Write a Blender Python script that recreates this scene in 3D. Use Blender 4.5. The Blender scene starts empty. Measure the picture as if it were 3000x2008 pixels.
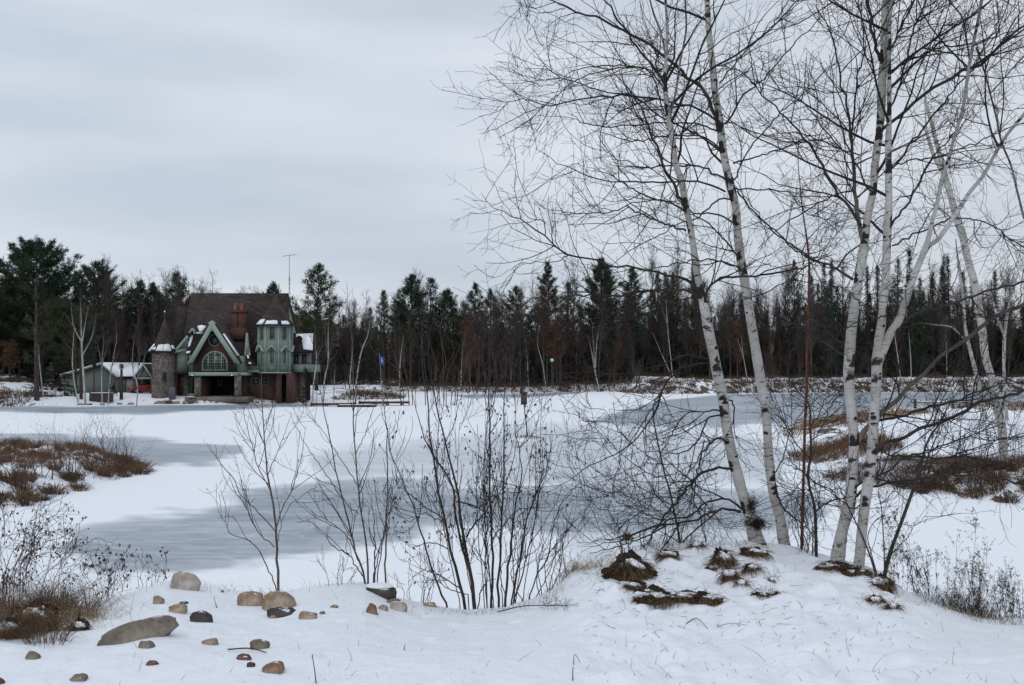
import bpy, math
import numpy as np
from math import radians, sin, cos, pi, tan

# ---------------------------------------------------------------- camera, sky, sun
W, Hh = 3000.0, 2008.0
F = 1500.0 / tan(radians(25.0))
CZ = 4.2
PITCH = math.atan(71.0 / F)
sc = bpy.context.scene
col = sc.collection
cam_d = bpy.data.cameras.new("camera"); cam = bpy.data.objects.new("camera", cam_d); col.objects.link(cam)
cam_d.sensor_width = 36.0; cam_d.lens = 18.0 / tan(radians(25.0)); cam_d.clip_start = 0.1; cam_d.clip_end = 3000
cam.location = (0, 0, CZ); cam.rotation_euler = (radians(90) + PITCH, 0, 0)
sc.camera = cam
sc.render.resolution_x = 1024; sc.render.resolution_y = 685

SUN_EL, SUN_AZ = 48.0, 200.0
world = bpy.data.worlds.new("World"); sc.world = world; world.use_nodes = True
nt = world.node_tree; nt.nodes.clear()
def wn(t, **k):
    n = nt.nodes.new(t)
    for a, b in k.items(): setattr(n, a, b)
    return n
out = wn('ShaderNodeOutputWorld'); bg = wn('ShaderNodeBackground'); bg.inputs['Strength'].default_value = 0.1
sky = wn('ShaderNodeTexSky', sky_type='NISHITA', sun_disc=False, sun_elevation=radians(SUN_EL), sun_rotation=radians(SUN_AZ))
tc = wn('ShaderNodeTexCoord'); mp = wn('ShaderNodeMapping'); mp.inputs['Scale'].default_value = (1.0, 1.0, 5.5)
mp.inputs['Location'].default_value = (.35, .2, .4)
nz = wn('ShaderNodeTexNoise'); nz.inputs['Scale'].default_value = 2.3; nz.inputs['Detail'].default_value = 5; nz.inputs['Roughness'].default_value = .42
rp = wn('ShaderNodeValToRGB')
rp.color_ramp.elements[0].position = .30; rp.color_ramp.elements[0].color = (.545, .61, .70, 1)
rp.color_ramp.elements[1].position = .64; rp.color_ramp.elements[1].color = (.77, .81, .88, 1)
sx = wn('ShaderNodeSeparateXYZ')
mr = wn('ShaderNodeMapRange'); mr.inputs['From Min'].default_value = .1; mr.inputs['From Max'].default_value = 1.0
mr.inputs['To Min'].default_value = 10.0; mr.inputs['To Max'].default_value = 12.4
mrx = wn('ShaderNodeMapRange'); mrx.inputs['From Min'].default_value = -.45; mrx.inputs['From Max'].default_value = .45
mrx.inputs['To Min'].default_value = 1.06; mrx.inputs['To Max'].default_value = .86
mul = wn('ShaderNodeMath', operation='MULTIPLY')
sc_ = wn('ShaderNodeVectorMath', operation='SCALE')
mx = wn('ShaderNodeMix', data_type='RGBA'); mx.inputs[0].default_value = .93
L = nt.links.new
L(tc.outputs['Generated'], mp.inputs['Vector']); L(mp.outputs[0], nz.inputs['Vector']); L(nz.outputs[0], rp.inputs[0])
L(tc.outputs['Generated'], sx.inputs[0]); L(sx.outputs['Z'], mr.inputs['Value']); L(sx.outputs['X'], mrx.inputs['Value'])
L(mr.outputs[0], mul.inputs[0]); L(mrx.outputs[0], mul.inputs[1])
L(rp.outputs[0], sc_.inputs[0]); L(mul.outputs[0], sc_.inputs['Scale'])
L(sky.outputs[0], mx.inputs[6]); L(sc_.outputs[0], mx.inputs[7]); L(mx.outputs[2], bg.inputs[0]); L(bg.outputs[0], out.inputs[0])

sd_ = bpy.data.lights.new("sun", 'SUN'); sun = bpy.data.objects.new("sun", sd_); col.objects.link(sun)
sd_.energy = 0.5; sd_.angle = radians(25); sd_.color = (1.0, .97, .93)
sun.rotation_euler = (radians(90 - SUN_EL), 0, radians(180 - SUN_AZ))
sc.view_settings.view_transform = 'Standard'; sc.view_settings.look = 'None'
sc.view_settings.exposure = 0.0; sc.view_settings.gamma = 1.0
sc.cycles.max_bounces = 5; sc.cycles.diffuse_bounces = 3; sc.cycles.transparent_max_bounces = 4

# ---------------------------------------------------------------- geometry of the view -> places in the world
def at(px, py, Y):
    u = (np.asarray(px, float) - 1500) / F; v = (1004 - np.asarray(py, float)) / F
    dy = cos(PITCH) - v * sin(PITCH); dz = sin(PITCH) + v * cos(PITCH); s = Y / dy
    return np.stack(np.broadcast_arrays(u * s, Y + 0 * s, CZ + dz * s), -1)
def hit(px, py, z=0.0):
    px = np.asarray(px, float); v = (1004 - np.asarray(py, float)) / F
    dy = cos(PITCH) - v * sin(PITCH); dz = sin(PITCH) + v * cos(PITCH); s = (z - CZ) / dz
    return np.stack(np.broadcast_arrays((px - 1500) / F * s, dy * s), -1)
def sm(a, b, x):
    t = np.clip((x - a) / (b - a), 0, 1); return t * t * (3 - 2 * t)
_T = np.random.RandomState(5).rand(256, 256)
def vn(x, y, s=0):
    x = np.asarray(x, float) + s * 17.3; y = np.asarray(y, float) + s * 31.7
    xi = np.floor(x).astype(int); yi = np.floor(y).astype(int); fx = x - xi; fy = y - yi
    fx = fx * fx * (3 - 2 * fx); fy = fy * fy * (3 - 2 * fy)
    g = lambda a, b: _T[a & 255, b & 255]
    return (g(xi, yi) * (1 - fx) + g(xi + 1, yi) * fx) * (1 - fy) + (g(xi, yi + 1) * (1 - fx) + g(xi + 1, yi + 1) * fx) * fy - .5
def sdpoly(X, Y, P):
    P = np.asarray(P, float); X = np.asarray(X, float); Y = np.asarray(Y, float)
    d = np.full(X.shape, 1e18); ins = np.zeros(X.shape, bool)
    for i in range(len(P)):
        a = P[i]; b = P[(i + 1) % len(P)]; e = b - a
        wx = X - a[0]; wy = Y - a[1]
        t = np.clip((wx * e[0] + wy * e[1]) / (e @ e + 1e-12), 0, 1)
        d = np.minimum(d, (wx - e[0] * t) ** 2 + (wy - e[1] * t) ** 2)
        c = (a[1] > Y) != (b[1] > Y)
        with np.errstate(all='ignore'):
            ins ^= c & (X < (b[0] - a[0]) * (Y - a[1]) / (b[1] - a[1] + 1e-15) + a[0])
    return np.where(ins, 1, -1) * np.sqrt(d)

CR = np.array([(-800,1760,8.6),(0,1780,8.6),(219,1779,8.8),(328,1757,9),(410,1724,9.2),(492,1702,9.4),(602,1713,9.4),(711,1730,9.2),(815,1734,9.1),
 (937,1705,9.3),(1070,1699,9.3),(1163,1748,9),(1284,1775,8.8),(1371,1792,8.6),(1487,1783,8.6),(1562,1757,8.7),(1626,1722,8.8),(1678,1673,8.9),
 (1776,1664,9),(1869,1617,9.2),(1940,1600,9.3),(2018,1593,9.4),(2090,1593,9.4),(2185,1587,9.5),(2305,1605,9.5),(2395,1623,9.5),(2526,1652,9.3),(2586,1682,9.1),
 (2645,1736,9),(2735,1760,9),(2855,1802,9),(3000,1814,9),(3700,1830,9)], float)
CRZ = CZ - CR[:, 2] * (CR[:, 1] - 1075) / F
ISL = hit(*np.array([(-700,1500),(0,1492),(100,1488),(180,1458),(250,1432),(330,1412),(432,1388),(425,1362),(330,1345),(200,1338),(0,1330),(-700,1322)], float).T)
PEN = hit(*np.array([(2270,1268),(2330,1292),(2345,1350),(2400,1395),(2500,1415),(2600,1422),(2700,1455),(2780,1452),(2860,1475),(3000,1480),(4200,1480),(4200,1195),(3000,1192),(2820,1203),(2650,1225),(2450,1240)], float).T)
_fs = [(-1800,1205),(-600,1198),(0,1193),(200,1188),(330,1186),(600,1188),(900,1182),(1000,1173),(1180,1170),(1195,1164),(1060,1160),(1035,1154),(1080,1149),(1250,1148),
 (1500,1151),(1800,1148),(1880,1156),(2100,1155),(2400,1150),(2700,1150),(3000,1150),(4800,1150)]
FAR = np.vstack([hit(*np.array(_fs, float).T), [(900, 700), (-900, 700)]])
BOX_ISL = hit(1546, 1287)
_pr = np.random.RandomState(12)
PITS = [(_pr.uniform(-1.2, 3.9), _pr.uniform(5.6, 8.4), _pr.uniform(.035, .11), _pr.uniform(.008, .035)) for _ in range(75)] + [(_pr.uniform(-3.4, -.5), _pr.uniform(5.4, 8.2), _pr.uniform(.04, .1), _pr.uniform(.005, .015)) for _ in range(20)]
def H(x, y):
    x = np.asarray(x, float); y = np.asarray(y, float)
    u = x / np.maximum(y, 3.0) * F + 1500
    D = np.interp(u, CR[:, 0], CR[:, 2]); zc = np.interp(u, CR[:, 0], CRZ)
    t = np.clip((y - 6) / (D - 6), 0, 1)
    md = sm(1620, 1760, u) * (1 - sm(2500, 2800, u))
    tt = np.where(md > 0, t * (1 - md) + md * sm(.45, 1.0, t), t)
    near = 2.62 + (zc - 2.62) * tt
    d = np.maximum(y - D, 0)
    near = near - .56 * (np.sqrt(d * d + .09) - .3)
    env = sm(1.5, 5, y) * (1 - sm(0, .5, d))
    near = near + env * (.05 * vn(x * 1.6, y * 1.6, 1) + .022 * vn(x * 5, y * 5, 2)) + env * md * (.10 * vn(x * 3.2, y * 3.2, 3) + .06 * vn(x * 8, y * 8, 4)) * (1 - .7 * sm(.9, 1, t))
    near = near + env * md * .035 * (np.abs(vn(x * 5.5, y * 5.5, 30)) * 2 - .5) * (1 - .8 * sm(.9, 1, t))
    if x.size > 3000 or np.min(y) < 12:
        for (a, b_, r_, h_) in PITS: near = near - h_ * np.exp(-((x - a) ** 2 + (y - b_) ** 2) / (r_ * r_)) + .35 * h_ * np.exp(-((x - a) ** 2 + (y - b_ - r_) ** 2) / (r_ * r_))
    near = np.maximum(near, -.6)
    z = near
    s = sdpoly(x, y, ISL); z = np.maximum(z, np.where(s > -2, -.1 + .75 * sm(-.3, 2.5, s) + .25 * vn(x * 1.2, y * 1.2, 5) * sm(0, 1, s), -.6))
    s = sdpoly(x, y, PEN); z = np.maximum(z, np.where(s > -2, -.1 + .75 * sm(-.3, 3, s) + .25 * sm(3, 14, s) + .3 * vn(x * .9, y * .6, 6) * sm(0, 2, s), -.6))
    s = sdpoly(x, y, FAR)
    right = sm(5, 30, x)
    left = sm(-52, -64, x)
    e = -.1 + (1 - right) * .95 * sm(-.3, 4.5, s) + right * 1.9 * sm(-.3, 7, s) + .5 * vn(x * .25, y * .2, 7) * sm(3, 8, s) * (1 - .9 * sm(-50, -40, x) * (1 - sm(-18, -8, x)))
    e = e + left * .085 * np.clip(y - 116, 0, 60) + .11 * np.clip(y - 205, 0, 130) * sm(0, 20, s)  # the rise behind the far wood is added as dark backing between trunks
    spit = sm(-26, -20, x) * (1 - sm(0, 6, x)) * (1 - sm(164, 170, y)); e = e * (1 - spit) + spit * np.minimum(e, -.1 + .5 * sm(-.3, 4, s))
    z = np.maximum(z, np.where(s > -2, e, -.6))
    r = np.hypot(x - BOX_ISL[0], (y - BOX_ISL[1]) * .5)
    z = np.maximum(z, .12 - .12 * r * r)
    return np.maximum(z, -.6)
_ys = np.concatenate([np.linspace(3.5, 14, 900), np.geomspace(14, 320, 1800)[1:]])
def ghit(px, py, ymin=3.5):
    p = at(px, py, 1.0); d = p - np.array([0, 0, CZ])
    z = CZ + d[2] * _ys; h = H(d[0] * _ys, _ys); k = np.where((z <= h) & (_ys >= ymin))[0]
    k = k[0] if len(k) else len(_ys) - 1
    return np.array([d[0] * _ys[k], _ys[k], float(h[k])])
def gz(x, y): return float(H(np.array([x]), np.array([y]))[0])

# ---------------------------------------------------------------- object helpers
def tag(o, label=None, cat=None, group=None, kind=None):
    if label: o['label'] = label
    if cat: o['category'] = cat
    if group: o['group'] = group
    if kind: o['kind'] = kind
    return o
def empty(name, loc=(0, 0, 0), rz=0.0):
    o = bpy.data.objects.new(name, None); col.objects.link(o); o.location = tuple(float(a) for a in loc); o.rotation_euler = (0, 0, rz)
    o.empty_display_size = .2
    return o
def kids(o): return [c for c in o.children]
def copy_tree(o, parent=None):
    c = o.copy(); col.objects.link(c); c.parent = parent
    for k in kids(o): copy_tree(k, c)
    return c
def mk(name, V, faces, mat, parent=None, smooth=False, attrs=None, origin=None, poly=None):
    """faces: list of int arrays (n,3) / (n,4); poly: list of ngons; origin: subtract so that the object sits there"""
    me = bpy.data.meshes.new(name)
    V = np.asarray(V, float).reshape(-1, 3)
    if origin is not None: V = V - np.asarray(origin, float)
    faces = [np.asarray(f, np.int64) for f in faces if len(f)]
    loops = [f.ravel() for f in faces]; tot = [np.full(len(f), f.shape[1], np.int64) for f in faces]
    if poly:
        loops.append(np.concatenate([np.asarray(p, np.int64) for p in poly])); tot.append(np.array([len(p) for p in poly]))
    loops = np.concatenate(loops).astype(np.int32); tot = np.concatenate(tot).astype(np.int32)
    st = np.concatenate([[0], np.cumsum(tot)[:-1]]).astype(np.int32)
    me.vertices.add(len(V)); me.vertices.foreach_set('co', V.astype(np.float32).ravel())
    me.loops.add(len(loops)); me.loops.foreach_set('vertex_index', loops)
    me.polygons.add(len(tot)); me.polygons.foreach_set('loop_start', st); me.polygons.foreach_set('loop_total', tot)
    if smooth: me.polygons.foreach_set('use_smooth', np.ones(len(tot), bool))
    for k, v in (attrs or {}).items():
        a = me.attributes.new(k, 'FLOAT', 'POINT'); a.data.foreach_set('value', np.asarray(v, np.float32).ravel())
    me.update(calc_edges=True); me.validate()
    me.materials.append(mat)
    o = bpy.data.objects.new(name, me); col.objects.link(o); o.parent = parent
    if origin is not None and parent is None: o.location = tuple(float(a) for a in origin)
    return o

def grid(rows, cols):
    i = np.arange(rows - 1)[:, None] * cols + np.arange(cols - 1)[None, :]
    i = i.ravel(); return np.stack([i, i + 1, i + cols + 1, i + cols], 1)

def tube_arrays(P, R, s):
    """P (N,k,3), R (N,k) -> verts, quads, per-vertex radius"""
    N, k, _ = P.shape
    T = np.gradient(P, axis=1); T /= np.linalg.norm(T, axis=2, keepdims=True) + 1e-12
    m = P[:, -1] - P[:, 0]; ax = np.argmin(np.abs(m), 1); ref = np.eye(3)[ax][:, None, :]
    A = np.cross(T, ref); A /= np.linalg.norm(A, axis=2, keepdims=True) + 1e-9
    B = np.cross(T, A)
    th = np.arange(s) * 2 * pi / s
    V = P[:, :, None, :] + R[:, :, None, None] * (A[:, :, None, :] * np.cos(th)[None, None, :, None] + B[:, :, None, :] * np.sin(th)[None, None, :, None])
    base = (np.arange(N) * k * s)[:, None, None] + (np.arange(k - 1) * s)[None, :, None]
    j = np.arange(s)[None, None, :]; j2 = (np.arange(s) + 1) % s; j2 = j2[None, None, :]
    q = np.stack([base + j, base + j2, base + s + j2, base + s + j], -1).reshape(-1, 4)
    return V.reshape(-1, 3), q, np.repeat(R.reshape(-1), s)
class Tubes:
    def __init__(s): s.b = []
    def add(s, P, R, sides=3):
        P = np.asarray(P, float); R = np.asarray(R, float)
        if P.ndim == 2: P = P[None]; R = R[None]
        if len(P): s.b.append(tube_arrays(P, R, sides))
        return s
    def build(s, name, mat, parent=None, smooth=False, origin=None, extraV=None, extraT=None):
        V = []; Q = []; A = []; n = 0
        for v, q, r in s.b: V.append(v); Q.append(q + n); A.append(r); n += len(v)
        fs = [np.concatenate(Q)] if Q else []
        if extraV is not None and len(extraV):
            V.append(extraV); A.append(np.zeros(len(extraV))); fs.append(np.asarray(extraT) + n)
        return mk(name, np.concatenate(V), fs, mat, parent, smooth, {'rad': np.concatenate(A)}, origin)
def unit(v): return v / (np.linalg.norm(v, axis=-1, keepdims=True) + 1e-12)
def grow(rng, P, R, per_m, l0, l1, ang=(30, 70), k=5, curl=.25, up=.0, rcap=.01, rend=.0015, start=.12, tipfall=.6, lfrac=None, flat=0.0):
    N, kk, _ = P.shape
    Ls = np.linalg.norm(np.diff(P, axis=1), axis=2).sum(1)
    n = rng.poisson(per_m * Ls); idx = np.repeat(np.arange(N), n); M = len(idx)
    if M == 0: return np.zeros((0, k, 3)), np.zeros((0, k))
    t = rng.uniform(start, 1, M); f = t * (kk - 1); i = np.minimum(f.astype(int), kk - 2); w = (f - i)[:, None]
    p = P[idx, i] * (1 - w) + P[idx, i + 1] * w; T = unit(P[idx, i + 1] - P[idx, i])
    r = R[idx, i] * (1 - w[:, 0]) + R[idx, i + 1] * w[:, 0]
    q = rng.normal(size=(M, 3)); q[:, 2] *= (1 - flat); q = unit(q - T * (q * T).sum(1, keepdims=True))
    a = np.radians(rng.uniform(ang[0], ang[1], M))[:, None]; d = T * np.cos(a) + q * np.sin(a)
    ln = rng.uniform(l0, l1, M) * (1 - tipfall * t)
    if lfrac: ln = ln * np.clip(Ls[idx] / lfrac, .25, 1.6)
    out = np.zeros((M, k, 3)); out[:, 0] = p; st = (ln / (k - 1))[:, None]
    for j in range(1, k):
        d = unit(d + rng.normal(size=(M, 3)) * curl + np.array([0, 0, up])); out[:, j] = out[:, j - 1] + d * st
    r0 = np.minimum(np.minimum(r * .75, rcap), .35 * rcap + ln * rcap * .8); r0 = np.maximum(r0, rend)
    RR = r0[:, None] + (rend - r0[:, None]) * np.linspace(0, 1, k)[None] ** .8
    return out, RR
def resample(pts, k):
    P = np.asarray(pts, float); n = len(P)
    if n == 2: P = np.vstack([P[0], (P[0] + P[1]) / 2, P[1]]); n = 3
    d = np.concatenate([[0], np.cumsum(np.linalg.norm(np.diff(P[:, :3], axis=0), axis=1))]); t = np.linspace(0, d[-1], k)
    m = np.gradient(P, d, axis=0)
    i = np.clip(np.searchsorted(d, t, 'right') - 1, 0, n - 2); h = (d[i + 1] - d[i])[:, None]; s = ((t - d[i]) / h[:, 0])[:, None]
    return (2*s**3-3*s**2+1)*P[i] + (s**3-2*s**2+s)*h*m[i] + (-2*s**3+3*s**2)*P[i+1] + (s**3-s**2)*h*m[i+1]

# ---------------------------------------------------------------- materials
MATS = {}
def new_mat(name):
    m = bpy.data.materials.new(name); m.use_nodes = True
    n = m.node_tree; b = n.nodes['Principled BSDF']; MATS[name] = m
    b.inputs['Specular IOR Level'].default_value = .25
    return m, n, b
def nd(n, t, **k):
    x = n.nodes.new(t)
    for a, b in k.items(): setattr(x, a, b)
    return x
def vec(n, scale=(1, 1, 1), kind='Object'):
    t = nd(n, 'ShaderNodeTexCoord'); m = nd(n, 'ShaderNodeMapping'); m.inputs['Scale'].default_value = scale
    n.links.new(t.outputs[kind], m.inputs['Vector']); return m.outputs[0]
def noise(n, v, scale, detail=4, rough=.55):
    x = nd(n, 'ShaderNodeTexNoise'); x.inputs['Scale'].default_value = scale; x.inputs['Detail'].default_value = detail; x.inputs['Roughness'].default_value = rough
    n.links.new(v, x.inputs['Vector']); return x.outputs[0]
def ramp(n, f, els):
    r = nd(n, 'ShaderNodeValToRGB'); e = r.color_ramp.elements
    while len(e) < len(els): e.new(.5)
    for a, (p, c) in zip(e, els):
        a.position = p; a.color = (c, c, c, 1) if isinstance(c, (int, float)) else (*c, 1)
    n.links.new(f, r.inputs[0]); return r.outputs[0]
def mixc(n, f, a, b):
    m = nd(n, 'ShaderNodeMix', data_type='RGBA')
    for s, x in ((m.inputs[0], f), (m.inputs[6], a), (m.inputs[7], b)):
        if isinstance(x, (int, float)): s.default_value = x
        elif isinstance(x, tuple): s.default_value = (*x, 1)
        else: n.links.new(x, s)
    return m.outputs[2]
def math_(n, op, a, b=None, c=None):
    m = nd(n, 'ShaderNodeMath', operation=op)
    for s, x in zip(m.inputs, (a, b, c)):
        if x is None: continue
        if isinstance(x, (int, float)): s.default_value = x
        else: n.links.new(x, s)
    return m.outputs[0]
def bump(n, b, h, strength, dist):
    x = nd(n, 'ShaderNodeBump'); x.inputs['Strength'].default_value = strength; x.inputs['Distance'].default_value = dist
    n.links.new(h, x.inputs['Height']); n.links.new(x.outputs[0], b.inputs['Normal'])
def pm(name, c1, c2, scale=5, rough=.85, bs=.4, bd=.02, stretch=(1, 1, 1), lo=.35, hi=.65):
    m, n, b = new_mat(name); v = vec(n, stretch); f = noise(n, v, scale, 6)
    n.links.new(ramp(n, f, [(lo, c1), (hi, c2)]), b.inputs['Base Color']); b.inputs['Roughness'].default_value = rough
    if bs: bump(n, b, f, bs, bd)
    return m
def attr(n, name):
    a = nd(n, 'ShaderNodeAttribute'); a.attribute_name = name; return a.outputs['Fac']


SNOW = (.80, .83, .88)
m, n, b = new_mat('snow_ground'); v = vec(n)
f1 = noise(n, v, 9, 6, .6); f2 = noise(n, v, 60, 3)
lit = attr(n, 'litter'); f3 = noise(n, vec(n, (1, .5, 1)), .9, 8, .7)
k = math_(n, 'ADD', lit, math_(n, 'MULTIPLY', math_(n, 'SUBTRACT', f3, .5), 1.8))
k = ramp(n, k, [(.47, 0.0), (.53, 1.0)])
br = ramp(n, noise(n, v, 2.2, 5), [(.35, (.045, .032, .022)), (.65, (.11, .075, .045))])
sn = ramp(n, f1, [(.3, (.76, .79, .85)), (.7, (.83, .86, .90))])
n.links.new(mixc(n, k, sn, br), b.inputs['Base Color']); b.inputs['Roughness'].default_value = .7
bump(n, b, math_(n, 'ADD', math_(n, 'MULTIPLY', f1, .7), math_(n, 'MULTIPLY', f2, .16)), .7, .06)
m, n, b = new_mat('snow'); f = noise(n, vec(n), 6, 5)
n.links.new(ramp(n, f, [(.3, (.77, .80, .86)), (.7, (.84, .87, .91))]), b.inputs['Base Color']); b.inputs['Roughness'].default_value = .75; bump(n, b, f, .3, .03)
# pond: bare grey ice where 'grey' is high, windblown snow elsewhere
m, n, b = new_mat('pond_ice'); v = vec(n)
g = attr(n, 'grey'); th = attr(n, 'thin')
n1 = noise(n, vec(n, (.16, .42, 1)), 1.0, 10, .62); n2 = noise(n, vec(n, (.5, 1.6, 1)), 1.4, 8, .65); n4 = noise(n, vec(n, (1, 3, 1)), 4, 6, .7)
e = math_(n, 'ADD', g, math_(n, 'MULTIPLY', math_(n, 'SUBTRACT', n1, .5), .85))
e = math_(n, 'ADD', e, math_(n, 'MULTIPLY', math_(n, 'SUBTRACT', n4, .5), .35))
kk = ramp(n, e, [(.34, 0.0), (.62, .80), (.95, 1.0)])
n5 = noise(n, vec(n, (.05, .11, 1)), 1.0, 4, .5); kk = math_(n, 'MULTIPLY', kk, ramp(n, n5, [(.36, .80), (.55, 1.0)]))
# feathery white dust lying on the bare ice
d_ = ramp(n, n2, [(.46, 1.0), (.72, .62)])
kk = math_(n, 'MULTIPLY', kk, d_)
tk = math_(n, 'MULTIPLY', math_(n, 'MULTIPLY', th, .58), ramp(n, n1, [(.3, .45), (.7, 1.0)]))
kk = math_(n, 'MAXIMUM', kk, tk)
n6 = noise(n, vec(n, (.35, 2.6, 1)), 1.3, 9, .72); st = ramp(n, n6, [(.60, 0.0), (.68, .30)]); n7 = noise(n, vec(n, (.06, .12, 1)), 1, 3); st = math_(n, 'MULTIPLY', st, ramp(n, n7, [(.47, 0.0), (.56, 1.0)]))
kk = math_(n, 'MAXIMUM', kk, st)
n8 = noise(n, vec(n, (.45, .9, 1)), 1.6, 10, .72)
icec = ramp(n, math_(n, 'ADD', math_(n, 'MULTIPLY', n1, .5), math_(n, 'MULTIPLY', n8, .5)), [(.38, (.14, .178, .222)), (.62, (.29, .34, .395))])
dn = nd(n, 'ShaderNodeTexNoise'); dn.inputs['Scale'].default_value = .35; dn.inputs['Detail'].default_value = 5; n.links.new(v, dn.inputs['Vector'])
dv = nd(n, 'ShaderNodeVectorMath', operation='MULTIPLY_ADD'); n.links.new(dn.outputs['Color'], dv.inputs[0]); dv.inputs[1].default_value = (5, 5, 0); n.links.new(v, dv.inputs[2])
vo = nd(n, 'ShaderNodeTexVoronoi', feature='DISTANCE_TO_EDGE'); vo.inputs['Scale'].default_value = .13; n.links.new(dv.outputs[0], vo.inputs['Vector'])
cr = ramp(n, vo.outputs['Distance'], [(.0, .28), (.012, 0.0)]); icec = mixc(n, cr, icec, (.60, .65, .70))
n.links.new(mixc(n, kk, ramp(n, n2, [(.3, (.79, .82, .865)), (.7, (.83, .86, .895))]), icec), b.inputs['Base Color'])
n.links.new(ramp(n, kk, [(0, .75), (1, .42)]), b.inputs['Roughness']); b.inputs['Specular IOR Level'].default_value = .3
bump(n, b, n2, .15, .03)
# birch bark: white, dark lenticels and scars; thin limbs brown
def birch_mat(name, white1, white2, s=1.0, b0=.008, b1=.022):
    m, n, b = new_mat(name)
    r = attr(n, 'rad')
    f1 = noise(n, vec(n, (6*s, 6*s, 30*s)), 1.2, 7, .72); f2 = noise(n, vec(n, (2.6*s, 2.6*s, 4.6*s)), 1.9, 9, .74); f3 = noise(n, vec(n, (2*s, 2*s, 3*s)), 1.2, 3)
    base = ramp(n, f3, [(.35, white1), (.65, white2)])
    len_ = ramp(n, f1, [(.385, 1.0), (.43, 0.0)]); sc1 = ramp(n, f2, [(.375, 1.0), (.43, 0.0)]); dirt = ramp(n, f2, [(.52, 0.0), (.68, .62)])
    dirt2 = ramp(n, noise(n, vec(n, (1.1*s, 1.1*s, 1.0*s)), 1.3, 5, .6), [(.5, 0.0), (.66, .55)]); base = mixc(n, dirt2, base, (.22, .21, .17)); c = mixc(n, dirt, base, (.17, .15, .125)); c = mixc(n, math_(n, 'MULTIPLY', len_, .8), c, (.06, .05, .045)); c = mixc(n, sc1, c, (.028, .024, .022))
    thin = nd(n, 'ShaderNodeMapRange'); thin.inputs['From Min'].default_value = b0; thin.inputs['From Max'].default_value = b1
    n.links.new(r, thin.inputs['Value'])
    brown = ramp(n, f3, [(.4, (.022, .017, .016)), (.6, (.05, .038, .032))])
    sa = attr(n, 'scar'); c = mixc(n, ramp(n, math_(n, 'ADD', sa, math_(n, 'MULTIPLY', math_(n, 'SUBTRACT', f1, .5), 1.1)), [(.38, 0.0), (.5, 1.0)]), c, (.022, .018, .017))
    n.links.new(mixc(n, thin.outputs[0], brown, c), b.inputs['Base Color']); b.inputs['Roughness'].default_value = .8
    bump(n, b, math_(n, 'SUBTRACT', f1, math_(n, 'MULTIPLY', sc1, .5)), .5, .006)
    return m
birch_mat('birch_bark', (.34, .325, .305), (.51, .50, .485), 1.0, .006, .016)
birch_mat('limb_bark', (.24, .20, .165), (.40, .37, .33), 1.0, .0135, .03)
birch_mat('far_birch_bark', (.30, .295, .28), (.44, .435, .42), .3, .025, .06)
pm('dark_twig', (.014, .011, .011), (.034, .026, .023), 12, .85, 0)
pm('alder_bark', (.022, .019, .018), (.06, .052, .047), 30, .85, .3, .002)
pm('red_bark', (.075, .026, .018), (.13, .05, .032), 20, .8, .3, .002)
pm('grey_twig', (.055, .045, .04), (.10, .082, .07), 9, .9, 0)
pm('tan_bark', (.055, .042, .034), (.12, .095, .078), 24, .85, .3, .003)
pm('wood_brown', (.05, .04, .036), (.095, .074, .065), .5, .95, 0)
pm('wood_grey', (.075, .064, .06), (.115, .10, .092), .5, .95, 0)
pm('wood_red', (.06, .038, .032), (.095, .058, .046), .5, .95, 0)
pm('needles', (.018, .035, .022), (.04, .066, .036), 1.2, .8, 0)
pm('needles_olive', (.025, .036, .018), (.052, .062, .028), 1.2, .8, 0)
pm('needles_spruce', (.011, .019, .014), (.024, .035, .022), 1.2, .85, 0)
pm('pine_bark', (.035, .028, .025), (.08, .062, .052), 3, .95, 0)
pm('rust_leaves', (.065, .036, .023), (.12, .062, .036), 1.5, .85, 0)
pm('rust_grass', (.085, .045, .025), (.20, .12, .065), 2.2, .85, 0)
pm('bush_twig', (.045, .03, .026), (.085, .055, .046), 9, .9, 0)
pm('orange_reed', (.12, .066, .032), (.30, .185, .095), 1.6, .85, 0)
pm('tan_grass', (.20, .13, .07), (.36, .25, .14), 6, .85, 0)
pm('brown_grass', (.05, .032, .022), (.13, .08, .045), 5, .85, 0)
pm('dark_sod', (.012, .009, .007), (.045, .03, .02), 22, .95, .9, .03)
pm('weed_stem', (.055, .04, .035), (.11, .08, .065), 12, .9, 0)
pm('weed_head', (.04, .028, .028), (.085, .06, .055), 12, .9, 0)
# ================================================================= THE SETTING
# near bank, island, peninsula and far shore: one sheet of ground
az = np.concatenate([np.linspace(-180, -34, 60)[:-1], np.linspace(-34, 34, 760), np.linspace(34, 180, 60)[1:]])
rr = np.concatenate([[.02, .6, 1.5, 2.5, 3.2], np.linspace(4, 12, 300), np.geomspace(12, 330, 420)[1:], [380, 450, 560, 700, 900, 1200]])
A_, R_ = np.meshgrid(np.radians(az), rr); X = R_ * np.sin(A_); Y = R_ * np.cos(A_)
Z = H(X, Y); Z = np.where(Y < 0, np.where(R_ < 25, 2.62, 2.62), Z)
s_f = sdpoly(X, Y, FAR); s_i = sdpoly(X, Y, ISL); s_p = sdpoly(X, Y, PEN)
lawn = sm(-54, -48, X) * (1 - sm(-22, -12, X)) * (1 - sm(134, 140, Y))
lit_ = np.zeros_like(X)
shelf = sm(10, 30, X)
lit_ = np.where(s_f > 0, np.where(s_f < 7, .50 * shelf + .42 * (1 - shelf), np.where(shelf > .5, np.where(s_f < 28, .30, .8), np.where(s_f > 20, .62, .40))) * (1 - lawn) + lawn * .2, lit_)
lit_ = np.where((s_f > 0) & (Y > 212), .95, lit_)  # added rise browned nearly all over, so it backs the wood darkly
lit_ = np.where(s_i > 0, .36 + .12 * vn(X, Y, 9), lit_)
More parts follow.
